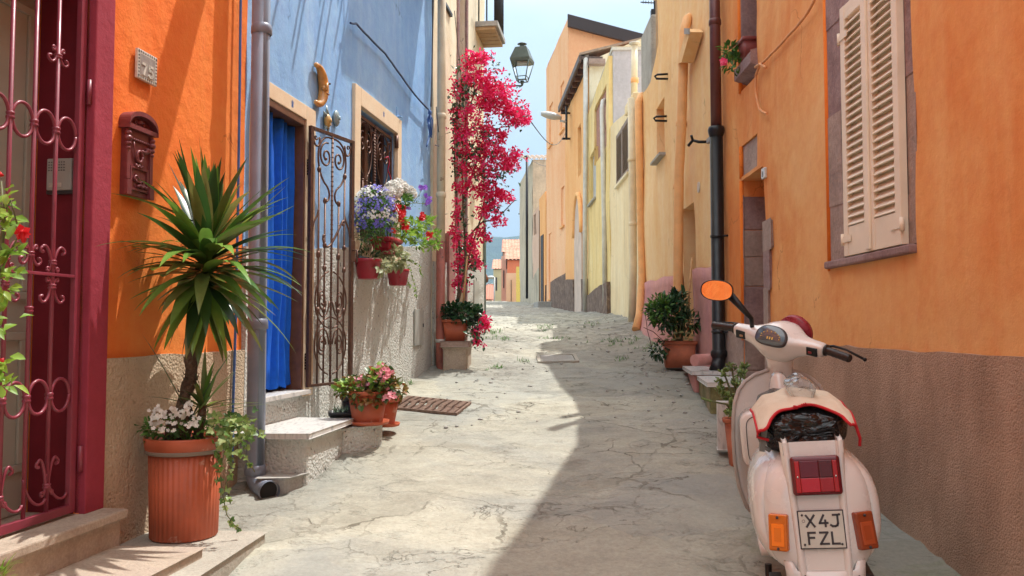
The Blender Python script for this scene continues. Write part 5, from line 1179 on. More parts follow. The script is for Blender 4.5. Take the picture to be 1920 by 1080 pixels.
# ---------------------------------------------------------------- peach house with pink plinth
def house_peach():
    W = WR2; sy = W.sy; rng = random.Random(9)
    h = thing('peach_house', 'peach house with pink painted base and two wall brackets', 'house', W.p(sy(10), Z(-.4)))
    d0, d1 = W.hit(1303, 500)[0], W.hit(1281, 500)[0]; w0, w1 = W.hit(1247, 250)[0], W.hit(1231, 250)[0]; wz0, wz1 = W.hit(1231, 305)[1], W.hit(1231, 205)[1]
    v0, v1 = W.hit(1346, 150)[0], W.hit(1337, 150)[0]; vz0 = W.hit(1340, 258)[1]
    top = [(0, Z(3.62)), (sy(9.4), Z(3.95)), (sy(11.45), Z(4.72)), (sy(11.46), Z(4.05)), (sy(12.2), Z(3.7)), (W.L, Z(3.75))]
    ops = [(d0, d1, Z(-2), Z(1.42), .3), (w0, w1, wz0, wz1, .25), (v0, v1, vz0, Z(3.48), .08)]
    wall_mesh(W, 0, W.L, Z(-1), top, ops, 0, .025, .2, back=5, seed=22, zc=Z(3.52)).build('wall', M['peach'], h)
    # flared pink plinth
    nZ = 14
    for (r0, r1) in ((0, d0), (d1, W.L)):
      mb = MB(); SS = frange(r0, r1, .14); n = len(SS)
      for j in range(nZ + 1):
        for s in SS:
            zt = lerp(Z(.62), Z(.71), s / W.L) + .03 * noise.noise(Vector((s * 1.5, 0, 4)))
            zb_ = Z(-1.0); z = lerp(zt, zb_, (j / nZ)); far = max(0, min(1, (s - sy(9.6)) / 1.4)); bell = far * .26 * (j / nZ) ** 2 * 2.2
            mb.v.append(W.p(s, z, .02 + bell + .02 * noise.noise(W.p(s, z, 0) * 1.6)))
      for j in range(nZ):
        for i in range(n - 1):
            mb.f.append((j * n + i, j * n + i + 1, (j + 1) * n + i + 1, (j + 1) * n + i)); mb.m.append(0); mb.sm.append(True)
      mb.build('plinth', M['pink'], h, solid=.02)
    mb = MB(); W.bx(mb, d0, d1, -.36, -.3, Z(-1), Z(1.42)); mb.build('door', paint('salmon_door_paint', (.50, .24, .16), .6), h, bevel=.003)
    mb = MB(); W.bx(mb, w0, w1, -.29, -.25, wz0, wz1); mb.build('window_panel', paint('peach_board', (.66, .34, .15), .7), h)
    mb = MB(); W.bx(mb, w0 - .04, w1 + .04, -.2, .09, wz0 - .04, wz0 - .002); mb.build('window_sill', M['concrete'], h, bevel=.004)
    # narrow louvred shutter edge
    mb = MB(); W.bx(mb, v0 + .002, v0 + .05, -.08, .03, vz0, Z(3.5)); W.bx(mb, v1 - .05, v1 - .002, -.08, .03, vz0, Z(3.5)); fr = mb.build('shutter', paint('mauve_shutter_frame', (.14, .05, .06), .6), h, bevel=.003)
    mb = MB()
    for k in range(44): mb.box(W.p((v0 + v1) / 2, vz0 + .04 + k * .05, -.02), ((v1 - v0) - .1, .06, .01), W.M @ Matrix.Rotation(R(-35), 4, 'X'))
    mb.build('louvres', M['fascia'], fr)
    mb = MB(); W.bx(mb, v0 - .03, v1 + .03, -.0, .07, vz0 - .05, vz0 - .002); mb.build('shutter_sill', M['concrete'], h, bevel=.004)
    # blind upper recess edge with beam
    a, z = W.hit(1300, 80, .1)
    mb = MB(); mb.prism([W.p(*W.hit(1293, 118, .02), .02), W.p(*W.hit(1301, 116, .02), .02), W.p(*W.hit(1318, 60, .02), .02), W.p(*W.hit(1311, 54, .02), .02)], W.n * .14); mb.build('raking_beam', M['peach'], h, bevel=.006)
    mb = MB(); mb.prism([W.p(*W.hit(1310, 64, .02), .165), W.p(*W.hit(1319, 64, .02), .165), W.p(*W.hit(1319, 53, .02), .165), W.p(*W.hit(1310, 53, .02), .165)], W.n * .015); mb.build('beam_cap', M['concrete'], h)
    # pilaster strip beside the door
    p0_ = W.hit(1281, 400)[0]; p1_ = W.hit(1268, 400)[0]
    for (px, py) in ((1247, 143), (1245, 222)):
        a, z = W.hit(px + 6, py, 0)
        b = thing('cable_bracket', 'black iron stub bracket on the peach wall, %s' % ('the upper one' if py < 200 else 'the lower one'), 'bracket', W.p(a, z, 0), 'iron brackets on the peach house')
        mb = MB(); mb.tube([W.p(a, z + .03, 0), W.p(a + .03, z + .032, .14), W.p(a + .05, z + .015, .17), W.p(a + .04, z - .02, .15), W.p(a, z - .035, 0)], .015, 8); mb.build('hook', M['black_m'], b)
    a, z = W.hit(1328, 266, 0); mb = MB(); mb.tube([W.p(a, z, 0), W.p(a, z, .1), W.p(a + .06, z + .03, .15), W.p(a + .1, z - .02, .19)], .016, 8); mb.tube([W.p(a + .06, z + .03, .15), W.p(a + .04, z + .08, .17)], .014, 8); tag(mb.build('shutter_hook', M['black_m'], None, loc=W.p(a, z, 0)), 'black iron shutter hook under the dark louvred window', 'hook')
    a, z = W.hit(1311, 351, 0); mb = MB(); pts = [W.p(a + .05 * math.cos(k / 16 * 6.283), z + .06 * math.sin(k / 16 * 6.283), .001) for k in range(16)]; mb.prism(pts, W.n * .012)
    tag(mb.build('wall_medallion', M['tile_w'], None, loc=W.p(a, z, 0)), 'small oval white medallion on the peach wall above the door', 'plaque')
    # terrace wall end and railing
    c = thing('terrace_pillar', 'rough grey concrete pillar at the roof terrace of the peach house', 'pillar', W.p(sy(12.3), Z(3.7), -.3))
    mb = MB(); W.bx(mb, sy(12.2), sy(13.2), -.55, -.02, Z(3.5), Z(4.75)); mb.build('shaft', M['concrete'], c, bevel=.03)
    r = thing('terrace_railing', 'wooden terrace railing beside the concrete pillar', 'railing', W.p(sy(11.8), Z(4.0), -.1))
    for k in range(6):
        mb = MB(); W.bx(mb, sy(11.5) + k * .12, sy(11.5) + k * .12 + .03, -.12, -.08, Z(3.95), Z(4.95)); mb.build('baluster', paint('weathered_wood', (.36, .27, .17), .8), r)
    mb = MB(); W.bx(mb, sy(11.48), sy(12.2), -.14, -.06, Z(4.95), Z(5.0)); mb.build('handrail', paint('weathered_wood_rail', (.36, .27, .17), .8), r)
house_peach()
def vpipe(name, label, px_pts, Y, r, mat, coll=(), top=None):
    pts = [at(px, py, Y if not isinstance(Y, (list, tuple)) else y) for (px, py), y in zip(px_pts, (Y if isinstance(Y, (list, tuple)) else [Y] * len(px_pts)))]
    if top: pts = [Vector(top)] + pts
    return downpipe(name, label, pts, r, mat, [at(a, b, Y if not isinstance(Y, (list, tuple)) else Y[0]) for a, b in coll])
vpipe('peach_downpipe', 'peach painted downpipe on the peach house running beside the door', [(1301, 28), (1289, 36), (1283, 60), (1278, 230), (1273, 330), (1271, 545), (1271, 640)], [9.6, 9.3, 9.3, 9.35, 9.4, 9.4, 9.4], .055, M['pipe_peach'], [(1281, 120), (1277, 232), (1272, 350)])
vpipe('corner_downpipe', 'peach painted downpipe at the join of the peach and pale houses', [(1212, 178), (1203, 180), (1197, 192), (1199, 300), (1202, 420), (1204, 520), (1199, 590), (1192, 618)], [13.2, 13.0, 12.9, 12.9, 12.9, 12.85, 12.6, 12.4], .060, M['pipe_peach'], [(1201, 395), (1204, 512)])
vpipe('pale_downpipe', 'pale cream downpipe beside the join, left of the peach corner pipe', [(1184, 185), (1186, 330), (1187, 500), (1185, 612)], 13.45, .065, M['pipe_cream'], [(1185, 300), (1187, 420)])
# ---------------------------------------------------------------- pale house with brown shutters
def house_pale():
    W = WR3; sy = W.sy; h = thing('pale_house', 'narrow pale cream house with brown louvred window', 'house', W.p(sy(15), Z(.05)))
    a0, a1 = W.hit(1180, 300)[0], W.hit(1157, 300)[0]; z0, z1 = W.hit(1157, 350)[1], W.hit(1157, 255)[1]
    wall_mesh(W, 0, W.L, Z(-.6), [(0, Z(3.75)), (W.L, Z(4.2))], [(a0, a1, z0, z1, .06)], 0, .03, .25, back=5, seed=31, zc=Z(3.4)).build('wall', M['pale'], h)
    mb = MB(); C = M['shut_brown']; m = (a0 + a1) / 2
    for (s0, s1) in ((a0, m - .005), (m + .005, a1)):
        W.bx(mb, s0, s0 + .06, -.04, .02, z0, z1); W.bx(mb, s1 - .06, s1, -.04, .02, z0, z1); W.bx(mb, s0 + .06, s1 - .06, -.04, .015, z0, z0 + .08); W.bx(mb, s0 + .06, s1 - .06, -.04, .015, z1 - .08, z1)
    f = mb.build('shutter', C, h, bevel=.004)
    mb = MB()
    for k in range(20): mb.box(W.p(m, lerp(z0 + .1, z1 - .1, k / 19), -.01), (a1 - a0 - .1, .06, .012), W.M @ Matrix.Rotation(R(-35), 4, 'X'))
    mb.build('louvres', C, f)
    mb = MB(); W.bx(mb, a0, a1, -.055, -.045, z0, z1); mb.build('backing', M['fascia'], f)
    mb = MB(); W.bx(mb, a0 - .05, a1 + .05, -.0, .06, z0 - .05, z0 - .002); mb.build('window_sill', M['cream'], h, bevel=.006)
    # corner capital and setback lilac wall
    mb = MB(); c = W.p(sy(13.9), Z(3.62), .0); W.bx(mb, sy(13.4), sy(14.3), -.02, .10, Z(3.72), Z(3.90)); W.bx(mb, sy(13.45), sy(14.2), -.02, .06, Z(3.52), Z(3.718)); mb.build('cornice', M['pale'], h, bevel=.02)
    u = thing('setback_storey', 'lilac grey plastered upper storey set back above the pale house', 'upper storey', W.p(sy(16.5), Z(4.0), -.8))
    mb = MB(); mb.prism([(2.12, 16.95, Z(3.9)), (3.45, 16.95, Z(3.9)), (3.45, 20.9, Z(3.9)), (2.12, 20.9, Z(3.9))], (0, 0, 1.92)); mb.build('wall', M['lilac'], u, bevel=.02)
    mb = MB(); mb.prism([(2.10, 16.93, Z(5.821)), (3.47, 16.93, Z(5.821)), (3.47, 20.95, Z(5.821)), (2.10, 20.95, Z(5.821))], (0, 0, .07)); mb.build('coping', M['tile_w'], u, bevel=.01)
    ch = thing('flue_pipe', 'pale flue pipe with a cap standing before the lilac storey', 'flue', at(1190, 180, 14.6))
    mb = MB(); mb.tube([at(1189, 185, 14.6), at(1190, 84, 14.6)], .058, 16); mb.build('pipe', M['pipe_cream'], ch)
    mb = MB(); mb.lathe(at(1190, 84, 14.6), [(.06, 0), (.1, .015), (.1, .035), (.03, .05)], 18); mb.build('cap', M['pipe_zinc'], ch)
    mb = MB(); mb.lathe(at(1190, 150, 14.6), [(.06, -.06), (.072, -.05), (.072, .03), (.06, .04)], 18, cap=False); mb.build('collar', M['pipe_peach'], ch)
house_pale()
# ---------------------------------------------------------------- yellow house
def house_yellow():
    W = WR4; sy = W.sy; h = thing('yellow_house', 'yellow house with brown stone base and a brick infill under its roofline', 'house', W.p(sy(19), Z(.3)))
    w0, w1 = W.hit(1118, 330)[0], W.hit(1106, 330)[0]; z0, z1 = W.hit(1106, 385)[1], W.hit(1106, 295)[1]
    b0, b1 = W.hit(1137, 180)[0], W.hit(1114, 180)[0]
    wall_mesh(W, 0, W.L, Z(-.3), [(0, Z(5.72)), (sy(17.6), Z(5.7)), (W.L, Z(5.5))], [(w0, w1, z0, z1, .15), (b0, b1, Z(3.9), Z(5.25), .12)], 0, .03, .3, back=5, seed=41, zc=Z(5.3)).build('wall', M['yellow'], h)
    wall_mesh(W, 0, W.L, Z(-.4), [(0, Z(.95)), (W.L * .5, Z(.9)), (W.L, Z(.78))], [], .08, .03, .15, ledge=.08, seed=42, zc=Z(.3)).build('plinth', M['stonebase'], h)
    mb = MB(); W.bx(mb, b0, b1, -.12, -.05, Z(3.9), Z(5.25)); mb.build('brick_infill', M['brick'], h)
    mb = MB(); W.bx(mb, w0 + .01, w1 - .01, -.14, -.08, z0, z1); mb.build('window_shutter', M['lamp_l'], h, bevel=.01)
    mb = MB(); W.bx(mb, w0 - .05, w1 + .05, 0, .07, z0 - .05, z0 - .002); mb.build('window_sill', M['concrete'], h)
house_yellow()
vpipe('zinc_downpipe', 'grey zinc downpipe with bent top on the yellow house', [(1136, 188), (1131, 190), (1129, 205), (1133, 400), (1135, 592)], [18.0, 17.8, 17.6, 17.6, 17.6], .055, M['pipe_zinc'], [(1130, 240), (1133, 385), (1135, 555)])
vpipe('eave_downpipe', 'grey zinc downpipe falling from the dark eave of the amber house', [(1101, 100), (1098, 112), (1098, 290), (1097, 400), (1097, 583)], [21.2, 20.9, 20.8, 20.8, 20.8], .06, M['pipe_zinc'], [(1098, 284), (1097, 435)])
# ---------------------------------------------------------------- amber house with eave, tall salmon house
def house_amber():
    W = WR5; sy = W.sy; h = thing('amber_house', 'amber house with overhanging dark eave and pale arched doorway', 'house', W.p(sy(23), Z(.5)))
    a0, a1 = W.hit(1094, 500)[0], W.hit(1080, 500)[0]; w0, w1 = W.hit(1090, 300)[0], W.hit(1084, 300)[0]
    wall_mesh(W, 0, W.L, Z(0), Z(6.75), [(w0, w1, Z(4.2), Z(5.6), .15)], 0, .03, .35, back=6, seed=51).build('wall', M['amber'], h)
    wall_mesh(W, 0, W.L, Z(0), [(0, Z(1.25)), (W.L, Z(1.5))], [(a0, a1, Z(-1), Z(4))], .08, .03, .2, ledge=.08, seed=52, zc=Z(.6)).build('plinth', M['stonebase'], h)
    mb = MB(); n = 14; m = (a0 + a1) / 2; hw = (a1 - a0) / 2; zt = W.hit(1088, 440)[1]
    out = [(a0, Z(.1)), (a1, Z(.1))] + [(m + hw * math.cos(math.pi * k / n), zt + hw * 1.5 * math.sin(math.pi * k / n)) for k in range(n + 1)]
    mb.prism([W.p(a, z, .0) for a, z in out], W.n * .05); ar = mb.build('arched_door', paint('pale_plank_door', (.58, .46, .38), .7, 0, .2, 3), h, bevel=.005)
    mb = MB(); pts = [W.p(a, z, .05) for a, z in out[2:]]; mb.tube(pts, .07, 6); mb.build('arch_moulding', M['amber'], h)
    mb = MB(); W.bx(mb, w0, w1, -.15, -.1, Z(4.2), Z(5.6)); mb.build('window_shutter', M['lamp_l'], h)
    # eave
    e = MB(); W.bx(e, -.1, W.L + .05, -.4, .16, Z(6.93), Z(7.02)); W.bx(e, -.12, W.L + .07, .162, .23, Z(6.86), Z(7.04)); e.build('eave', M['gutter'], h, bevel=.01)
    for k in range(9):
        mb = MB(); s = .1 + k * (W.L - .2) / 8; W.bx(mb, s, s + .08, .0, .15, Z(6.78), Z(6.928)); mb.build('rafter', M['wood_br'], h)
    mb = MB(); mb.prism([W.p(-.1, Z(7.05), .2), W.p(W.L, Z(7.05), .2), W.p(W.L, Z(7.75), -2.4), W.p(-.1, Z(7.75), -2.4)], (0, 0, .06)); mb.build('roof', M['tile_old'], h)
    mb = MB(); mb.prism([(2.0, 20.96, Z(5.4)), (3.6, 20.96, Z(5.4)), (3.6, 20.96, Z(7.6)), (2.0, 20.96, Z(6.9))], (0, -.03, 0)); mb.build('gable', M['cream'], h)
    mb = MB(); mb.box(at(1119, 117, 20.8), (.42, .22, .14)); mb.build('beam_end', M['mauve2'], h, bevel=.01)
house_amber()
def house_tall():
    W = WR6; sy = W.sy; h = thing('tall_salmon_house', 'tall salmon house with a black roof edge, highest on the right', 'house', W.p(sy(28), Z(.7)))
    ops = []
    for (pl, pr, pt, pb) in ((1051, 1058, 155, 245), (1030, 1036, 195, 272), (1052, 1058, 350, 424), (1029, 1034, 437, 560)):
        s0, s1 = W.hit(pr, pt)[0], W.hit(pl, pt)[0]; ops.append((s0, s1, W.hit((pl + pr) / 2, pb)[1], W.hit((pl + pr) / 2, pt)[1], .12))
    wall_mesh(W, 0, W.L, Z(.3), [(0, Z(9.95)), (W.L, Z(9.9))], ops, 0, .02, .45, back=.05, seed=61, zc=Z(9.2)).build('wall', M['salmonfront'], h)
    mb = MB(); x0, y0 = 1.80, 25.9
    # body with a roof falling to the right
    A = [(1.83, 25.89), (7.5, 25.89), (7.5, 31.0), (1.36, 31.0)]
    def zt(x): return Z(9.95) - (x - 1.8) * .27
    v = [(x, y, Z(.3)) for x, y in A] + [(x, y, zt(x)) for x, y in A]
    mb.add(v, [(0, 1, 5, 4), (1, 2, 6, 5), (2, 3, 7, 6), (4, 5, 6, 7)]); mb.build('side_wall', M['salmon'], h)
    mb = MB(); mb.prism([(1.78, 25.84, zt(1.8) - .33), (7.6, 25.84, zt(7.6) - .33), (7.6, 25.84, zt(7.6) + .06), (1.78, 25.84, zt(1.8) + .06)], (0, -.12, 0)); mb.build('fascia', M['fascia'], h)
    for o_ in ops:
        mb = MB(); W.bx(mb, o_[0], o_[1], -.12, -.09, o_[2], o_[3]); mb.build('window' if o_[2] > Z(1.6) else 'door', paint('brown_board', (.42, .20, .09), .7), h)
        mb = MB(); W.bx(mb, o_[0] - .05, o_[1] + .05, 0, .06, o_[2] - .06, o_[2] - .002); mb.build('sill', M['amber'], h)
    wall_mesh(W, 0, W.L, Z(.2), [(0, Z(1.75)), (W.L, Z(1.6))], [(ops[3][0] - .05, W.L + 1, Z(-1), Z(4))], .07, .03, .3, ledge=.07, zc=Z(.9)).build('plinth', M['stonebase'], h)
    o = MB(); a = W.hit(1032, 570)[0]; W.bx(o, a - .7, a + .6, .03, .55, Z(.4), Z(.93)); tag(o.build('far_doorstep', M['concrete'], None, loc=W.p(a, Z(.7), .3), bevel=.02), 'small grey doorstep at the foot of the tall salmon house', 'step')
house_tall()
# ---------------------------------------------------------------- old houses at the crest
def tile_roof(mb, p00, p10, p11, p01, rows, amp=.06):
    """barrel tiles running from p00-p10 (eave) up to p01-p11"""
    p00, p10, p11, p01 = map(Vector, (p00, p10, p11, p01)); N_ = rows * 6; K = 10; nrm = (p10 - p00).cross(p01 - p00).normalized()
    if nrm.z < 0: nrm = -nrm
    vs = []
    for j in range(K + 1):
        for i in range(N_ + 1):
            a = p00.lerp(p10, i / N_); b = p01.lerp(p11, i / N_); q = a.lerp(b, j / K); ph = (i % 6) / 6 * 2 * math.pi
            vs.append(q + nrm * (amp * abs(math.sin(ph / 2)) + .015 * ((j * 7) % 3)))
    n = N_ + 1; mb.add(vs, [(j * n + i, j * n + i + 1, (j + 1) * n + i + 1, (j + 1) * n + i) for j in range(K) for i in range(N_)], 0, True)
def old_houses():
    W = WR7; sy = W.sy; h = thing('old_pink_house', 'old pinkish house with damp grey base and weathered tile roof', 'house', W.p(sy(33), Z(.9)))
    a0, a1 = W.hit(1005, 440)[0], W.hit(1001, 440)[0]
    wall_mesh(W, 0, W.L, Z(.4), Z(5.0), [(a0, a1, Z(4.0), Z(4.9), .1)], 0, .05, .4, back=5, seed=71).build('wall', M['oldpink'], h)
    wall_mesh(W, 0, W.L, Z(.3), [(0, Z(2.9)), (W.L, Z(2.1))], [], .03, .05, .3, ledge=.03, zc=Z(1.4)).build('plinth', M['oldwall'], h)
    W = WR8; sy = W.sy; g = thing('old_grey_house', 'tall old grey house with weathered roof tiles at the crest of the street', 'house', W.p(sy(39), Z(1.2)))
    wall_mesh(W, 0, W.L, Z(.8), Z(7.45), [], 0, .06, .5, seed=81).build('wall', M['oldwall'], g)
    mb = MB(); B = [(.92, 36.03), (4.5, 36.03), (4.5, 42), (.42, 42)]; v = [(x, y, Z(.8)) for x, y in B] + [(x, y, Z(7.44)) for x, y in B]; mb.add(v, [(0, 1, 5, 4), (1, 2, 6, 5), (2, 3, 7, 6), (4, 5, 6, 7)]); mb.build('gable_wall', M['oldwall'], g)
    mb = MB(); tile_roof(mb, (.55, 36.0, Z(7.42)), (3.6, 36.0, Z(7.42)), (3.6, 39.5, Z(8.3)), (.4, 39.5, Z(8.3)), 14, .09); mb.build('roof', M['tile_old'], g)
    b = thing('old_beige_house', 'low beige house part with dark door, between the salmon house and the old pink one', 'house', (1.5, 31.5, Z(.8)))
    W = WR7
    mb = MB(); W.bx(mb, .02, 1.9, .02, .10, Z(.4), Z(5.2)); mb.build('wall', M['amber'], b, bevel=.02)
    mb = MB(); W.bx(mb, .5, 1.3, .101, .13, Z(.5), Z(3.6)); mb.build('door', M['fascia'], b)
old_houses()
for i, (px, y0_, y1_, Y, lab) in enumerate(((988, 292, 560, 34.6, 'tall dark pole standing against the old grey house, topped with a small arm'), (977, 400, 540, 43, 'thin dark pole with a crossarm at the left edge of the old grey house'), (1013, 395, 572, 32.8, 'dark drainpipe on the front of the old pink house'))):
    pl = thing('utility_pole' if i < 2 else 'dark_downpipe', lab, 'pole' if i < 2 else 'downpipe', at(px, y1_, Y))
    mb = MB(); mb.tube([at(px, y1_, Y), at(px, y0_, Y)], .055, 8); mb.build('shaft', M['black_m'], pl)
    if i < 2:
        mb = MB(); mb.tube([at(px - 5, y0_ + 1, Y), at(px + 3, y0_ + 1, Y)], .03, 6); mb.build('crossarm', M['black_m'], pl)
# far houses below the crest
def far_house(name, label, x0, x1, y0, y1, z0, z1, mat, roof=None, rise=1.0, windows=(), fr=None):
    h = thing(name, label, 'house', ((x0 + x1) / 2, (y0 + y1) / 2, z0))
    mb = MB(); mb.prism([(x0, y0, z0), (x1, y0, z0), (x1, y1, z0), (x0, y1, z0)], (0, 0, z1 - z0)); mb.build('wall', mat, h)
    if roof:
        mb = MB(); tile_roof(mb, (x0 - .2, y0 - .2, z1 + .02), (x1 + .2, y0 - .2, z1 + .02), (x1 + .2, (y0 + y1) / 2, z1 + rise), (x0 - .2, (y0 + y1) / 2, z1 + rise), max(4, int((x1 - x0) / .24)), .08); tile_roof(mb, (x1 + .2, y1 + .2, z1 + .02), (x0 - .2, y1 + .2, z1 + .02), (x0 - .2, (y0 + y1) / 2, z1 + rise), (x1 + .2, (y0 + y1) / 2, z1 + rise), max(4, int((x1 - x0) / .24)), .08)
        mb.add([(x0, y0, z1), (x0, y1, z1), (x0, (y0 + y1) / 2, z1 + rise)], [(0, 1, 2)]); mb.add([(x1, y0, z1), (x1, y1, z1), (x1, (y0 + y1) / 2, z1 + rise)], [(0, 1, 2)]); mb.build('roof', roof, h)
    for (wx0, wx1, wz0, wz1) in windows:
        mb = MB(); mb.box(((wx0 + wx1) / 2, y0 - .02, (wz0 + wz1) / 2), (wx1 - wx0, .05, wz1 - wz0)); mb.build('window', M['fascia'], h)
    return h
def X(px, Y): return (px - 960) / F * Y
def ZZ_(py, Y): return at(960, py, Y).z
far_house('tile_roof_house', 'upper far house with orange striped tile roof below the ridge', X(944, 80), X(990, 80), 80, 92, -4, ZZ_(474, 80), M['oldpink'], M['tile_roof'], 1.9)
far_house('salmon_far_house', 'deep salmon far house under a lower tile roof', X(951, 68), X(985, 68), 68, 79, -4, ZZ_(488, 68), paint('deep_salmon_wall', (.66, .20, .10), .9), M['tile_roof'], 1.5)
far_house('pink_far_house', 'pale pink far house wall in front of the salmon one', X(949, 60), X(976, 60), 60, 67, -3, ZZ_(512, 60), paint('pale_pink_wall', (.78, .50, .36), .9, 0, .1, 1), None, 1, [(X(958, 60), X(959, 60), ZZ_(565, 60), ZZ_(525, 60))])
far_house('narrow_pink_house', 'narrow pink far house beside the deep salmon one', X(940, 76), X(949, 76), 76, 79.5, -4, ZZ_(480, 76), paint('mid_pink_wall', (.70, .42, .32), .9, 0, .1, 1), None, 1, [(X(943.5, 76), X(945.5, 76), ZZ_(540, 76), ZZ_(507, 76))])
far_house('olive_far_house', 'farthest small beige and olive house with gabled roof at the left of the gap', X(925, 96), X(940, 96), 96, 108, -6, ZZ_(505, 96), paint('beige_olive_wall', (.56, .50, .30), .9, 0, .1, 1), M['tile_roof'], 1.6, [(X(929, 96), X(932, 96), ZZ_(545, 96), ZZ_(520, 96))])
far_house('yellow_far_house', 'thin bright yellow far house at the right edge of the gap', X(968, 57), X(982, 57), 57, 59.5, -3, ZZ_(500, 57), paint('bright_yellow_wall', (.75, .56, .14), .9), None)
far_house('low_red_house', 'low red roofed house at the far left under the lamp', X(900, 110), X(923, 110), 110, 118, -6, ZZ_(562, 110), M['oldpink'], paint('red_roof', (.55, .18, .12), .9), 2.2)
# far street lamp
fl = thing('far_street_lamp', 'distant double armed street lamp below the crest', 'street lamp', at(927, 575, 58))
mb = MB(); mb.tube([at(927, 590, 58), at(927, 520, 58)], .06, 8); mb.build('pole', M['lamp_l'], fl)
for (a, b_, c, d) in ((927, 522, 917, 519), (927, 533, 905, 540)):
    mb = MB(); mb.tube([at(a, b_, 58), at((a + c) / 2, b_ - 2, 58), at(c, d, 58)], .04, 6); mb.build('arm', M['lamp_l'], fl)
mb = MB(); mb.ball(at(920, 520, 58), (.28, .2, .12)); mb.build('lamp_head', M['lamp_l'], fl)
fl = thing('corner_lantern', 'small brown lantern bracket jutting from the far corner of the cream house', 'lantern', at(906, 525, 13.2)); mb = MB(); mb.tube([at(900, 505, 13.0), at(909, 518, 13.0), at(911, 525, 13.0)], [.03, .04, .05], 8); mb.build('arm', M['tile_roof'], fl)
mb = MB(); mb.ball(at(910, 526, 13.0), (.05, .05, .04)); mb.build('lamp_head', M['wood_br'], fl)
# ---------------------------------------------------------------- street lamp on the right
def arm_lamp():
    Y = 24.2; t = thing('street_lamp', 'grey street lamp on a bracket under the dark eave of the amber house', 'street lamp', at(1062, 262, Y))
    mb = MB(); mb.tube([at(1062, 200, Y), at(1062, 262, Y)], .035, 8); mb.build('bracket_post', M['black_m'], t)
    for py in (212, 260):
        mb = MB(); mb.tube([at(1055, py, Y), at(1074, py, Y + .6)], .035, 8); mb.build('bracket_arm', M['black_m'], t)
    mb = MB(); mb.tube([at(1062, 229, Y), at(1050, 226, Y)], .035, 8); mb.build('arm', M['lamp_l'], t)
    mb = MB(); A = at(1053, 221, Y); B = at(1014, 213, Y); rs = []
    for i in range(13):
        u = i / 12; c = A.lerp(B, u); w = .16 * math.sin(math.pi * (.08 + .86 * u)) ** .6; hgt = .11 * math.sin(math.pi * (.12 + .80 * (1 - u))) ** .7
        rs.append([c + Vector((0, w * math.cos(a), hgt * math.sin(a))) for a in [2 * math.pi * k / 14 for k in range(14)]])
    mb.rings(rs); mb.build('lamp_head', M['lamp_l'], t)
arm_lamp()
mb = MB(); a, b_ = at(994, 226, 11.5), at(1060, 250, 24); mb.tube([a.lerp(b_, i / 12) + Vector((0, 0, -.35 * math.sin(math.pi * i / 12))) for i in range(13)], .008, 5); tag(mb.build('overhead_wire', M['cable_gr'], None, loc=a), 'thin overhead wire from the bougainvillea to the grey street lamp', 'wire')
mb = MB(); a, b_ = at(989, 292, 34), at(1026, 312, 31.2); mb.tube([a.lerp(b_, i / 8) + Vector((0, 0, -.1 * math.sin(math.pi * i / 8))) for i in range(9)], .01, 5); tag(mb.build('pole_wire', M['cable_gr'], None, loc=a), 'thin wire from the dark pole to the tall salmon house', 'wire')
# tv antenna
def antenna():
    Y = 13.0; t = thing('tv_antenna', 'dark television antenna on the roof by the concrete pillar', 'antenna', at(1228, 45, Y))
    mb = MB(); mb.tube([at(1228, 60, Y), at(1228, -40, Y)], .02, 6); mb.build('mast', M['black_m'], t)
    mb = MB()
    for (a, b_, c, d) in ((1201, 4, 1236, 6), (1222, 30, 1240, 22)): mb.tube([at(a, b_, Y), at(c, d, Y)], .01, 5)
    for k in range(6): mb.tube([at(1206 + 5 * k, 1 + k * .3, Y - .12), at(1206 + 5 * k, 7 + k * .3, Y + .12)], .006, 5)
    mb.build('elements', M['black_m'], t)
    mb = MB(); mb.box(at(1226, 24, Y), (.1, .1, .1)); mb.build('amplifier', M['black_m'], t, bevel=.01)
antenna()
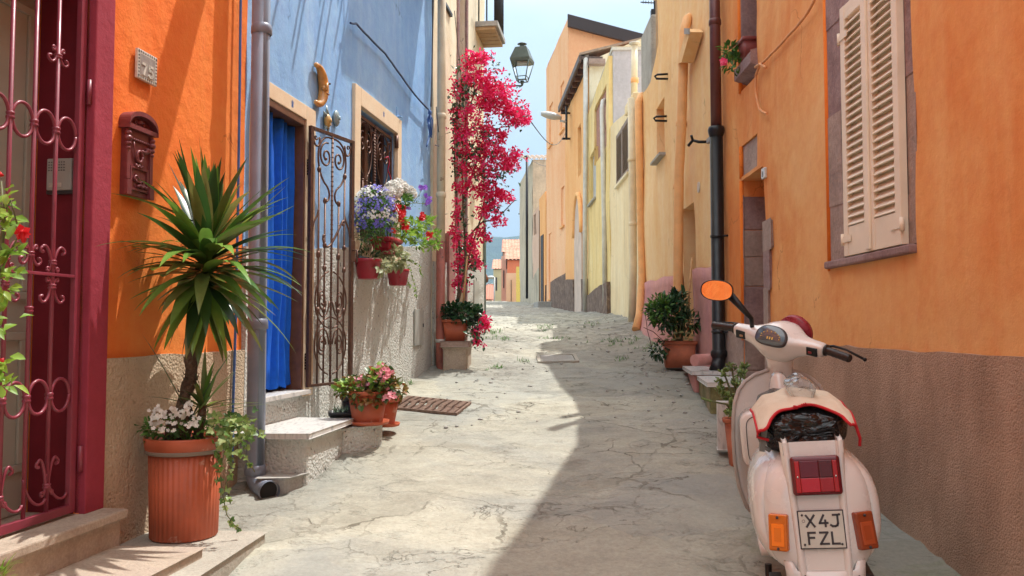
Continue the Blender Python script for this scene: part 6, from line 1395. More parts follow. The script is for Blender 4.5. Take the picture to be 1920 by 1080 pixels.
# ---------------------------------------------------------------- hanging lantern on the left
def lantern():
    Y = 12.5; c = at(979, 122, Y); k = Y / F; t = thing('street_lantern', 'dark grey green four sided street lantern hung from the cream house', 'street lantern', at(930, 165, Y)); G = M['lamp_g']
    def ring(hw, py, yaw=.5): 
        z = at(979, py, Y).z; return [Vector((c.x + hw * k * 1.35 * math.cos(yaw + math.pi / 2 * i), c.y + hw * k * 1.35 * math.sin(yaw + math.pi / 2 * i), z)) for i in range(4)]
    mb = MB(); mb.rings([ring(19, 118), ring(20, 113), ring(12, 92), ring(11, 90)], 0, False); roof = mb.build('roof', G, t)
    mb = MB(); z0 = at(979, 90, Y).z; mb.lathe((c.x, c.y, z0), [(.075, 0), (.05, .02), (.03, .035), (.04, .05), (.075, .06), (.05, .075), (.02, .08)], 16); mb.build('finial', G, roof)
    lo, hi = ring(9, 152), ring(18, 118)
    mb = MB()
    for i in range(4): mb.tube([lo[i], hi[i]], .009, 5); mb.tube([lo[i], lo[(i + 1) % 4]], .009, 5); a_, b_ = lo[i].lerp(hi[i], .2), lo[(i + 1) % 4].lerp(hi[(i + 1) % 4], .2); mb.tube([a_, b_], .007, 5)
    mb.build('frame', G, t)
    for i in range(4):
        mb = MB(); mb.add([lo[i], lo[(i + 1) % 4], hi[(i + 1) % 4], hi[i]], [(0, 1, 2, 3)]); mb.build('pane', M['glass'], t)
    mb = MB(); mb.box((c.x, c.y, at(979, 119, Y).z), (.16, .16, .03)); mb.build('reflector', M['lamp_l'], t)
    mb = MB(); b0 = Vector((c.x, c.y, at(979, 161, Y).z)); mb.tube([Vector((c.x, c.y, at(979, 152, Y).z)), b0], [.035, .012], 8)
    q0 = WL3.p(WL3.sy(12.5), at(930, 160, Y).z, 0); mb.tube([b0, b0.lerp(q0, .3) + Vector((0, 0, .0)), q0], .013, 7); mb.tube([b0.lerp(q0, .25), b0.lerp(q0, .6) - Vector((0, 0, .07)), q0 - Vector((0, 0, .25))], .01, 7); mb.build('bracket', G, t)
lantern()
# ================================================================ potted plants
def ivy_leaf(mb, p, d, n, s, mi=0):
    d = d.normalized(); a = d.cross(n)
    if a.length < 1e-4: a = d.orthogonal()
    a.normalize(); n = a.cross(d)
    pts = [(0, 0), (.45, .05), (.55, .42), (.28, .5), (0, 1.0), (-.28, .5), (-.55, .42), (-.45, .05)]
    mb.add([p + a * (u * s) + d * (v * s) + n * (abs(u) * s * .25) for u, v in pts] + [p + d * s * .35], [(8, i, (i + 1) % 8) for i in range(8)], mi, True)
def big_yucca():
    rng = random.Random(11); c = Vector((-1.575, 3.985, Z(-1.0) + .004))
    t = thing('potted_yucca', 'tall spiky green yucca with flowers and ivy in a big terracotta planter', 'potted plant', c)
    pot_round('pot', c, .155, .168, .475, t, M['terracotta'], 160, .022, .06, .02)
    mb = MB(); mb.lathe(c, [(.176, .398), (.181, .402), (.181, .418), (.176, .422)], 64, cap=False); mb.build('band', paint('grey_brown_band', (.22, .17, .13), .7), t)
    # trunk and side shoot
    top = at(378, 560, 3.98); base = c + Vector((-.03, .0, .46))
    pts = [base.lerp(top, i / 16) + Vector((.008 * math.sin(i * 1.1), 0, 0)) for i in range(17)]
    mb = MB(); rr = [(.043 if i < 4 else .030) + .005 * math.sin(i * 2.3) for i in range(17)]; mb.tube(pts, rr, 12)
    for i in range(90):
        q = pts[rng.randrange(17)]; a = rng.uniform(0, 6.28); d = Vector((math.cos(a), math.sin(a), 0)); p_ = q + d * .03 + Vector((0, 0, rng.uniform(-.02, .02)))
        mb.add([p_ - Vector((d.y, -d.x, 0)) * .012, p_ + Vector((d.y, -d.x, 0)) * .012, p_ + d * .012 + Vector((0, 0, .03))], [(0, 1, 2)])
    mb.build('trunk', M['bark'], t)
    mb = MB(); mb.tube([c + Vector((.05, .02, .46)), c + Vector((.07, .01, .56)), c + Vector((.08, 0, .62))], [.026, .022, .018], 10); mb.tube([c + Vector((-.06, -.03, .46)), c + Vector((-.055, -.03, .60))], [.03, .026], 10); mb.build('stump', M['bark'], t)
    crown = MB(); lo, hi = at(381, 540, 3.98), at(388, 455, 3.98)
    N_ = 165
    for i in range(N_):
        k = i / (N_ - 1); b = lo.lerp(hi, k); az = i * 2.39996 + rng.uniform(-.25, .25)
        el = max(-70, min(86, lerp(-66, 82, k ** .85) + rng.gauss(0, 15)))
        d = Vector((math.cos(az) * math.cos(R(el)), math.sin(az) * math.cos(R(el)), math.sin(R(el))))
        L = rng.uniform(.38, .50) * (1 - .15 * max(0, k - .8) * 3) * (.80 if k < .25 else (1.16 if k < .7 else 1)) 
        if d.x < -.55: L *= .72       # crowded by the wall
        dr = (.85 if k < .62 else lerp(.85, .12, (k - .62) / .38)) * rng.uniform(.4, 1.5)
        strap(crown, b + d * .02, d, L, rng.uniform(.055, .078), dr, 0, 10, .2)
    for (tx, ty, ty_, bx_, by_, Wd, dr) in ((200, 392, 3.72, 360, 415, .05, .35), (568, 516, 3.95, 420, 465, .046, .3), (550, 382, 4.0, 420, 455, .046, -.05), (374, 262, 3.96, 384, 440, .05, .0), (335, 262, 3.9, 372, 440, .046, .05), (415, 305, 3.98, 392, 450, .05, 0), (535, 350, 4.05, 410, 470, .05, .0), (520, 400, 4.1, 410, 470, .05, .1)):
        b = at(bx_, by_, 3.97); e = at(tx, ty, ty_); d = e - b; strap(crown, b, d + Vector((0, 0, dr * .35)), d.length * (1.03), Wd, dr, 0, 10, .22)
    crown.build('leaves', M['yucca'], t)
    sm_ = MB(); b = c + Vector((.08, 0, .60))
    for i in range(20):
        az = i * 2.4; el = rng.uniform(5, 80); d = Vector((math.cos(az) * math.cos(R(el)), math.sin(az) * math.cos(R(el)), math.sin(R(el)))); 
        if d.x < 0: d.x *= .4
        strap(sm_, b, d, rng.uniform(.16, .34), .026, rng.uniform(.2, 1.3), 0, 7)
    b2 = c + Vector((.03, -.02, .55))
    for (tx, ty) in ((275, 625), (440, 690), (430, 655), (500, 745), (480, 770), (330, 730)): e = at(tx, ty, 3.93); strap(sm_, b2, e - b2, (e - b2).length * 1.02, .024, .3, 0, 7)
    sm_.build('side_shoot', M['yucca'], t)
    # white flowers and low leaves
    lv = MB(); foliage(lv, rng, c + Vector((-.06, -.04, .52)), (.13, .12, .06), 160, .04, .018); foliage(lv, rng, c + Vector((.05, -.05, .50)), (.11, .10, .05), 90, .045, .02); lv.build('undergrowth', M['leaf_md'], t)
    for (cx, cy, n) in ((292, 790, 24), (318, 772, 14), (345, 775, 14), (362, 795, 14), (352, 768, 12), (322, 800, 10), (300, 772, 12)):
        fl = MB()
        for k in range(n): flower(fl, rng, at(cx + rng.gauss(0, 7), cy + rng.gauss(0, 7), 3.80 + rng.uniform(-.02, .06)), rng.uniform(.009, .013), 5, 0, Vector((.1, -1, .6)) + rdir(rng) * .5)
        fl.build('flower_cluster', M['fl_white'], t)
    iv = MB(); st = MB()
    foliage_c = [(425, 800, 3.90), (445, 790, 3.95), (410, 790, 3.88), (455, 820, 3.95), (430, 830, 3.86)]
    for (a, b_, Y) in foliage_c:
        for k in range(34): ivy_leaf(iv, at(a + rng.gauss(0, 13), b_ + rng.gauss(0, 11), Y + rng.uniform(-.06, .06)), rdir(rng) + Vector((0, -.3, -.5)), Vector((.3, -1, .5)), rng.uniform(.022, .036))
    for path in ([(430, 820), (420, 850), (412, 885), (418, 930), (425, 965), (440, 985), (452, 992)], [(440, 815), (452, 850), (468, 868), (478, 885)], [(420, 800), (455, 790), (482, 805), (500, 825)], [(430, 830), (436, 870), (425, 905), (432, 945)], [(415, 820), (408, 850), (410, 880), (406, 910)]):
        pts = [at(a, b_, 3.86 + .01 * i) for i, (a, b_) in enumerate(path)]; st.tube(pts, .0025, 5)
        for a, b_ in zip(pts, pts[1:]):
            for k in range(4):
                q = a.lerp(b_, rng.random()); ivy_leaf(iv, q, rdir(rng) + Vector((0, 0, -.6)), Vector((.2, -1, .3)) + rdir(rng) * .4, rng.uniform(.022, .034))
    iv.build('ivy', M['leaf_ivy'], t); st.build('ivy_stems', M['stem'], t)
big_yucca()
def hibiscus():
    rng = random.Random(8); Y = 2.55; t = thing('hibiscus_plant', 'leafy climbing shrub with one red trumpet flower at the left edge', 'plant', at(-60, 1000, Y))
    mb = MB(); mb.tube([at(-60, 1100, Y), at(-30, 700, Y), at(-5, 520, Y), at(8, 420, Y), at(2, 340, Y)], [.012, .010, .008, .006, .003], 7); mb.tube([at(-5, 520, Y), at(20, 470, Y), at(36, 440, Y)], .003, 5); mb.tube([at(8, 400, Y), at(20, 375, Y), at(32, 420, Y)], .0025, 5); mb.build('stem', M['stem'], t)
    mb = MB()
    for (a, b_, n, rx, ry) in ((8, 385, 14, 12, 12), (6, 420, 14, 14, 14), (10, 480, 12, 15, 10), (14, 520, 12, 16, 12), (5, 550, 8, 12, 10), (4, 690, 10, 16, 10), (10, 715, 10, 16, 10), (-20, 600, 30, 30, 60), (-30, 450, 40, 25, 80)):
        for k in range(n):
            p = at(a + rng.gauss(0, rx * .7), b_ + rng.gauss(0, ry * .7), Y + rng.uniform(-.06, .06)); leaf_quad(mb, p, rdir(rng) + Vector((.4, -.2, .2)), Vector((.1, -.7, .9)) + rdir(rng) * .3, rng.uniform(.035, .06), rng.uniform(.02, .03))
    mb.build('leaves', M['leaf_lt'], t)
    mb = MB(); c = at(41, 436, Y - .02)
    for (r_, f, cup) in ((.026, Vector((.5, -1, .1)), .3), (.020, Vector((.8, -.6, -.6)), .9)): flower(mb, rng, c, r_, 5, 0, f, cup)
    mb.tube([at(36, 430, Y), c, at(45, 455, Y - .02)], [.004, .012, .005], 7); mb.build('flower', M['fl_red'], t)
    mb = MB(); mb.tube([at(3, 330, Y), at(0, 322, Y)], [.008, .002], 6); mb.tube([at(2, 672, Y), at(5, 690, Y)], [.009, .003], 6); mb.build('bud', M['fl_red'], t)
    t = thing('fern_tuft', 'small feathery green tuft in the bottom left corner', 'plant', at(0, 1100, 2.6)); mb = MB()
    for k in range(60):
        b = at(rng.uniform(-30, 14), rng.uniform(1065, 1100), 2.6); strap(mb, b, rdir(rng) + Vector((.5, -.2, 1.2)), rng.uniform(.03, .07), .005, .8, 0, 4)
    mb.build('fronds', M['leaf_lt'], t); mb = MB(); c = at(-10, 1130, 2.62); pot_round('pot', c - Vector((0, 0, .14)), .06, .085, .16, t, M['terracotta'], 24)
hibiscus()
def begonias():
    rng = random.Random(17); zs = Z(-.681)
    # big front pot
    c = Vector(((692 - 960) / F * 5.82, 5.80, zs)); t = thing('begonia_pot', 'terracotta pot of pink begonias, the front one on the kerb step', 'potted plant', c)
    mb = MB(); mb.lathe(c, [(.115, 0), (.145, .006), (.152, .03), (.145, .03), (.135, .012)], 36); mb.build('saucer', M['terracotta'], t)
    p = pot_round('pot', c + Vector((0, 0, .014)), .105, .140, .225, t, M['terracotta'], 40, .012, .03)
    mb = MB()
    foliage(mb, rng, at(672, 728, 5.75), (.16, .11, .07), 190, .05, .036, 0, .4); foliage(mb, rng, at(712, 722, 5.78), (.10, .10, .12), 170, .062, .048, 0, .3); foliage(mb, rng, at(690, 745, 5.72), (.12, .08, .06), 90, .05, .04, 0, .0); mb.build('leaves', M['leaf_red'], t)
    mb = MB(); foliage(mb, rng, at(655, 728, 5.72), (.10, .09, .05), 90, .04, .03, 0, .5); foliage(mb, rng, at(710, 708, 5.7), (.07, .05, .06), 26, .07, .055); mb.build('pale_leaves', M['leaf_lt'], t)
    for (a, b_, n) in ((712, 690, 9), (729, 698, 13), (722, 708, 10), (714, 702, 7), (674, 712, 7), (722, 744, 8), (735, 742, 5), (690, 718, 4)):
        mb = MB()
        for k in range(n): flower(mb, rng, at(a + rng.gauss(0, 4), b_ + rng.gauss(0, 4), 5.68 + rng.uniform(-.03, .03)), rng.uniform(.012, .02), 4, 0, Vector((.2, -1, .5)) + rdir(rng) * .6)
        mb.build('flower_cluster', M['fl_pink'], t)
    c = Vector(((722 - 960) / F * 6.12 + .02, 6.10, Z(-.73))); t = thing('begonia_pot', 'smaller terracotta pot tucked behind the front begonia pot', 'potted plant', c)
    mb = MB(); mb.lathe(c, [(.075, 0), (.095, .006), (.10, .028), (.094, .028), (.09, .012)], 32); mb.build('saucer', M['terracotta'], t)
    pot_round('pot', c + Vector((0, 0, .014)), .06, .092, .20, t, M['terracotta'], 32, .01, .03)
    mb = MB(); foliage(mb, rng, c + Vector((.03, 0, .26)), (.11, .11, .09), 120, .05, .04); mb.build('leaves', M['leaf_red'], t)
    c = Vector(((640 - 960) / F * 5.83, 5.86, Z(-.68))); t = thing('black_planter', 'low black planter with a small blue green succulent, left of the begonias', 'potted plant', c)
    pot_square('pot', c, .12, .16, .12, .16, .085, t, M['blackpot'], rotz(.2)); mb = MB()
    for k in range(50): strap(mb, c + Vector((rng.uniform(-.05, .05), rng.uniform(-.05, .05), .07)), rdir(rng) + Vector((0, 0, 1.2)), rng.uniform(.04, .09), .008, .5, 0, 4)
    mb.build('leaves', M['leaf_blue'], t)
    c = Vector(((664 - 960) / F * 6.0, 6.02, Z(-.69))); t = thing('black_pot', 'taller empty black pot standing behind the low black planter', 'pot', c); pot_round('pot', c, .07, .09, .19, t, M['blackpot'], 28, .008, .03)
begonias()
def hanging_pots():
    rng = random.Random(29); W = WL2
    def hang(name, label, c, mat, w, h, bar=True):
        t = thing(name, label, 'hanging pot', c, 'flower pots hung from the window grille'); 
        mb = MB(); rs = []
        for (r, z) in ((w * .36, -h), (w * .38, -h + .008), (w * .48, -.03), (w * .5, -.028), (w * .52, 0), (w * .47, 0), (w * .45, -.03)):
            rs.append([c + W.M.to_3x3() @ Vector((r * math.cos(k / 24 * 6.2832), r * math.sin(k / 24 * 6.2832) * .9, z)) for k in range(24)])
        mb.rings(rs, cap=True); mb.build('pot', mat, t)
        if bar:
            mb = MB(); s = (c - W.A).dot(W.u); mb.tube([W.p(s, c.z - .01, -.03), W.p(s, c.z + .05, .02), c - W.n * w * .45 + Vector((0, 0, 0))], .006, 6); mb.build('hook', M['black_m'], t)
        return t
    offp = .16
    def wp(px, py, o=offp): return W.p(*W.hit(px, py, o), o)
    # left lower pot
    c = wp(690, 486); t = hang('hanging_pot', 'dark red pot hanging lowest on the left under the window', c, M['redpot'], .245, .165)
    mb = MB(); foliage(mb, rng, c + Vector((0, 0, .03)), (.09, .08, .05), 60, .05, .014, 0, .6); mb.build('leaves', M['leaf_dk'], t)
    # big box pot with lobelia
    c = wp(724, 449, .17); t = thing('hanging_planter', 'dark red box planter overflowing with blue and white lobelia', 'hanging pot', c, 'flower pots hung from the window grille')
    pot_square('pot', c - Vector((0, 0, .13)), .22, .34, .14, .19, .135, t, M['redpot'], W.M, .035)
    mb = MB(); foliage(mb, rng, wp(702, 398, .2), (.17, .19, .21), 1100, .036, .012, 0, .2, .3); foliage(mb, rng, wp(694, 440, .18), (.13, .16, .12), 420, .035, .008, 0, -.1, .3); foliage(mb, rng, wp(720, 420, .2), (.14, .15, .13), 260, .03, .009); mb.build('leaves', M['leaf_md'], t)
    fb = MB(); fw = MB()
    cc = wp(702, 398, .2)
    for k in range(1500):
        d = rdir(rng); d = Vector((d.x, d.y, d.z)); p = cc + Vector((d.x * .185, d.y * .205, d.z * .215)) * rng.uniform(.86, 1.08)
        if d.z < -.75: continue
        nn = noise.noise(p * 8) ; white = nn > .17 and (d.z > -.35)
        if not white and noise.noise(p * 11 + Vector((5, 0, 0))) < -.12: continue
        flower(fw if white else fb, rng, p, rng.uniform(.008, .0135), 5, 0, d + Vector((.2, -.4, .2)))
    fb.build('blue_flowers', M['fl_blue'], t); fw.build('white_flowers', M['fl_white'], t)
    for p in ([(700, 470), (698, 490)], [(676, 460), (668, 500)]): mb = MB(); mb.tube([wp(*q_, .1) for q_ in p], .004, 5); mb.build('hanger', M['black_m'], t)
    # right lower pot with variegated plant
    c = wp(746, 505); t = hang('hanging_pot', 'dark red pot hanging on the right with pale variegated leaves', c, M['redpot'], .23, .15)
    mb = MB(); foliage(mb, rng, wp(735, 485, .24), (.14, .13, .09), 190, .07, .040, 0, .1); foliage(mb, rng, wp(712, 500, .26), (.07, .08, .05), 60, .06, .032, 0, -.2); mb.build('leaves', M['leaf_var'], t)
    st = MB(); lf = MB()
    for path in ([(760, 490), (770, 510), (778, 535), (782, 562)], [(765, 485), (785, 500), (792, 520)], [(755, 490), (762, 520), (768, 540)]):
        pts = [wp(a, b_, .2) for a, b_ in path]; st.tube(pts, .002, 4)
        for a, b_ in zip(pts, pts[1:]):
            for k in range(12): ivy_leaf(lf, a.lerp(b_, rng.random()) + rdir(rng) * .012, rdir(rng), Vector((.5, -1, .4)), rng.uniform(.012, .022))
    st.build('trailing_stems', M['stem'], t); lf.build('trailing_leaves', M['leaf_lt'], t)
    # white geranium pot, upper right
    c = wp(748, 386, .15); t = hang('hanging_pot', 'red pot of white stocks, highest of the hanging pots', c, paint('bright_red_pot', (.55, .012, .02), .35), .15, .15)
    mb = MB(); foliage(mb, rng, wp(748, 376, .17), (.14, .12, .05), 150, .05, .03); mb.build('leaves', M['leaf_md'], t)
    mb = MB()
    for (a, b_, n, r_) in ((738, 355, 120, 11), (752, 350, 60, 8), (768, 362, 90, 9), (728, 360, 40, 7), (745, 345, 40, 7)):
        cc = wp(a, b_, .2)
        for k in range(n): d = rdir(rng); flower(mb, rng, cc + d * (r_ / 165) * 1.0, rng.uniform(.018, .028), 5, 0, d + Vector((0, -.4, .3)), .6)
    mb.build('white_flowers', M['fl_white'], t)
    t = thing('petunia_spray', 'purple petunia spray reaching past the corner of the blue house', 'plant', wp(765, 395, .15)); lf = MB(); st = MB()
    st.tube([wp(752, 390, .1), wp(775, 380, .18), wp(800, 382, .2), wp(806, 375, .2)], .003, 5); st.tube([wp(775, 380, .18), wp(786, 365, .2), wp(792, 352, .2)], .003, 5)
    for (a, b_, n) in ((788, 352, 9), (797, 353, 7), (797, 366, 5), (804, 374, 9), (802, 382, 6), (764, 391, 4)):
        mb = MB()
        for k in range(n): flower(mb, rng, wp(a + rng.gauss(0, 2), b_ + rng.gauss(0, 2), .2), .02, 5, 0, Vector((.3, -1, .2)) + rdir(rng) * .6)
        mb.build('flower_cluster', M['fl_purple'], t)
    for k in range(40): a = rng.random(); leaf_quad(lf, wp(lerp(752, 804, a), 385 + rng.gauss(0, 5) - 6 * a, .18), rdir(rng), Vector((0, -.5, 1)), .025, .014)
    lf.build('leaves', M['leaf_md'], t); st.build('stem', M['stem'], t)
    # red flowers with fresh green leaves
    t = thing('red_flower_plant', 'fresh green azalea with red flowers spilling right of the box planter', 'plant', wp(770, 440, .2)); lf = MB(); st = MB()
    for (a, b_, n, rx) in ((775, 425, 60, .09), (795, 418, 45, .08), (760, 440, 50, .08), (785, 455, 50, .08), (812, 462, 40, .07), (815, 440, 26, .05), (805, 415, 22, .05), (750, 415, 30, .06)):
        foliage(lf, rng, wp(a, b_, .24), (rx * .8, rx, rx * .6), int(n * 1.3), .065, .027, 0, .4); st.tube([wp(752, 445, .15), wp((a + 752) / 2, (b_ + 440) / 2, .2), wp(a, b_, .24)], .0035, 5)
    for (a, b_, n) in ((745, 388, 8), (754, 400, 12), (756, 412, 10), (760, 428, 14), (752, 408, 6), (792, 408, 12), (803, 442, 10), (737, 430, 4), (758, 420, 8)):
        fl = MB()
        for k in range(n): flower(fl, rng, wp(a + rng.gauss(0, 3), b_ + rng.gauss(0, 3), .26), rng.uniform(.018, .028), 5, 0, Vector((.4, -1, .2)) + rdir(rng) * .5, .6)
        fl.build('flower_cluster', M['fl_red'], t)
    lf.build('leaves', M['leaf_lt'], t); st.build('stems', M['stem'], t)
    mb = MB(); W.bx(mb, *(W.hit(668, 350)[0] + q_ for q_ in (-.03, .03)), -.01, .0, W.hit(668, 372)[1], W.hit(668, 310)[1])
    o = mb.build('cloth_strip', paint('ochre_cloth', (.60, .30, .04), .9), None, loc=W.p(*W.hit(668, 345), -.01)); tag(o, 'ochre cloth strip tied on the window grille above the lobelia', 'cloth')
    mb = MB(); pts = [wp(a, b_, .0) for a, b_ in ((722, 296), (728, 294), (730, 305), (727, 318), (733, 335), (737, 352))]; mb.tube(pts, .006, 6); tag(mb.build('ribbon', paint('crimson_ribbon', (.4, .01, .05), .7), None, loc=pts[0]), 'crimson ribbon looped on the right bars of the window grille', 'ribbon')
hanging_pots()
# ---------------------------------------------------------------- bougainvillea, its pot and stone block
def bougain():
    rng = random.Random(31); b = thing('stone_block', 'stone block with projecting top under the bougainvillea pot', 'block', (-.62, 9.3, Z(-.48)))
    block('base', [(-.76, 9.02), (-.50, 9.04), (-.47, 9.55), (-.78, 9.55)], Z(-.75), Z(-.215), M['step_tan'], '', parent=b, bevel=.03)
    block('cap', [(-.785, 8.99), (-.475, 9.0), (-.45, 9.58), (-.80, 9.58)], Z(-.214), Z(-.152), M['mauve2'], '', parent=b, bevel=.012)
    c = Vector((-.628, 9.24, Z(-.151))); t = thing('shrub_pot', 'square terracotta pot with low dark green shrub on the stone block', 'potted plant', c)
    pot_square('pot', c, .22, .28, .2, .26, .24, t, M['terracotta'], rotz(-.1))
    mb = MB(); foliage(mb, rng, c + Vector((.06, -.02, .30)), (.25, .2, .12), 520, .065, .045, 0, .3, .4); foliage(mb, rng, c + Vector((.2, -.05, .20)), (.10, .12, .10), 120, .06, .04); mb.build('leaves', M['leaf_dk'], t)
    mb = MB(); mb.tube([c + Vector((.06, 0, .22)), at(876, 480, 9.25)], .011, 7); mb.build('cane', M['cane'], t)
    t = thing('bougainvillea', 'magenta bougainvillea climbing and arching out from the cream house', 'bougainvillea', c + Vector((-.06, .12, .2)))
    st = MB(); root = c + Vector((-.05, .08, .2)); q = lambda px, py, Y=9.9: at(px, py, Y)
    paths = [[root, q(862, 520, 9.6), q(858, 400), q(852, 300), q(860, 200), q(885, 120)], [root, q(872, 500, 9.6), q(868, 380), q(870, 250), q(900, 160), q(945, 190), q(985, 225)], [root, q(880, 480), q(905, 400), q(935, 330), q(975, 290)], [q(868, 380), q(895, 300), q(920, 250), q(955, 235)], [q(860, 470), q(900, 420), q(930, 410), q(965, 375)]]
    def curve(p, n=8):
        out = []
        for i in range(len(p) - 1):
            p0, p1, p2, p3 = p[max(0, i - 1)], p[i], p[i + 1], p[min(len(p) - 1, i + 2)]
            for k in range(n):
                u = k / n; out.append(.5 * ((2 * p1) + (p2 - p0) * u + (2 * p0 - 5 * p1 + 4 * p2 - p3) * u * u + (3 * p1 - p0 - 3 * p2 + p3) * u ** 3))
        out.append(p[-1]); return out
    for p in paths: cv = curve(p); st.tube(cv, [lerp(.014, .004, i / len(cv)) for i in range(len(cv))], 6)
    br = MB(); lf = MB()
    cl = [(888, 112, 24, 16, 120), (905, 108, 18, 12, 60), (865, 160, 18, 26, 60), (900, 150, 34, 26, 210), (930, 165, 26, 22, 120), (945, 185, 24, 20, 110), (915, 195, 34, 26, 200), (955, 210, 26, 20, 120), (975, 215, 20, 16, 90), (985, 225, 11, 11, 40), (965, 230, 20, 9, 60), (880, 215, 22, 24, 90), (870, 250, 24, 22, 90), (905, 245, 26, 22, 130), (890, 275, 32, 22, 150), (925, 285, 22, 18, 80), (940, 255, 14, 10, 30), (880, 310, 28, 22, 110), (910, 320, 26, 22, 110), (945, 300, 22, 20, 90), (967, 290, 15, 14, 60), (955, 315, 18, 12, 40), (870, 350, 20, 20, 60), (905, 355, 26, 20, 90), (935, 365, 24, 16, 80), (950, 372, 14, 10, 30), (920, 385, 22, 14, 60), (930, 412, 20, 12, 60), (905, 400, 12, 9, 20), (900, 435, 16, 12, 36), (915, 447, 9, 7, 18), (855, 440, 12, 28, 60), (880, 465, 20, 24, 120), (890, 490, 14, 16, 70), (868, 495, 18, 22, 90), (862, 530, 14, 14, 40), (856, 400, 10, 24, 30), (852, 225, 9, 40, 40), (895, 628, 6, 7, 12), (906, 608, 10, 14, 50), (893, 640, 8, 8, 18), (905, 647, 7, 5, 14), (888, 622, 6, 6, 10)]
    for (a, b_, rx, ry, n) in cl:
        Y0 = 9.75 if b_ < 560 else 9.0
        Y0 += .25 * noise.noise(Vector((a * .02, b_ * .02, 0)))
        for k in range(int(n * 1.15)):
            u, v = rng.gauss(0, .48), rng.gauss(0, .48); p = at(a + u * rx, b_ + v * ry, Y0 + rng.uniform(-.22, .22) * (1 if b_ < 560 else .3))
            if p.x < WL3.x_at(p.y) + .03 and b_ < 560: p.x = WL3.x_at(p.y) + .03 + rng.random() * .1
            if noise.noise(p * 5.5) < -.16 and rng.random() < .75: continue
            bract(br, rng, p, rng.uniform(.024, .044))
        for k in range(int(n * .22) + 3):
            p = at(a + rng.gauss(0, .6) * rx, b_ + rng.gauss(0, .6) * ry, Y0 + rng.uniform(-.2, .25) * (1 if b_ < 560 else .3)); leaf_quad(lf, p, rdir(rng), Vector((0, -.6, 1)) + rdir(rng) * .4, rng.uniform(.035, .055), rng.uniform(.022, .034))
    for (a, b_, rx, ry, n) in ((862, 160, 14, 30, 60), (855, 220, 12, 40, 80), (880, 180, 20, 18, 50), (858, 300, 10, 40, 50), (895, 290, 30, 14, 50), (905, 330, 24, 12, 34), (870, 420, 10, 40, 40), (880, 500, 18, 20, 50), (905, 250, 22, 16, 36), (928, 120, 8, 12, 14), (935, 330, 20, 12, 24), (925, 395, 20, 12, 22), (890, 630, 14, 10, 20)):
        for k in range(n):
            p = at(a + rng.gauss(0, .6) * rx, b_ + rng.gauss(0, .6) * ry, (9.62 if b_ < 560 else 8.9) + rng.uniform(-.15, .2)); leaf_quad(lf, p, rdir(rng), Vector((0, -.6, 1)) + rdir(rng) * .4, rng.uniform(.045, .07), rng.uniform(.032, .045))
    for (a, b_) in ((905, 608), (893, 640)): st.tube([c + Vector((.12, 0, .2)), at(a - 8, b_ - 20, 9.0), at(a, b_, 9.0)], .004, 5)
    st.build('stems', M['bark'], t); br.build('bracts', M['bract'], t); lf.build('leaves', M['leaf_dk'], t)
bougain()
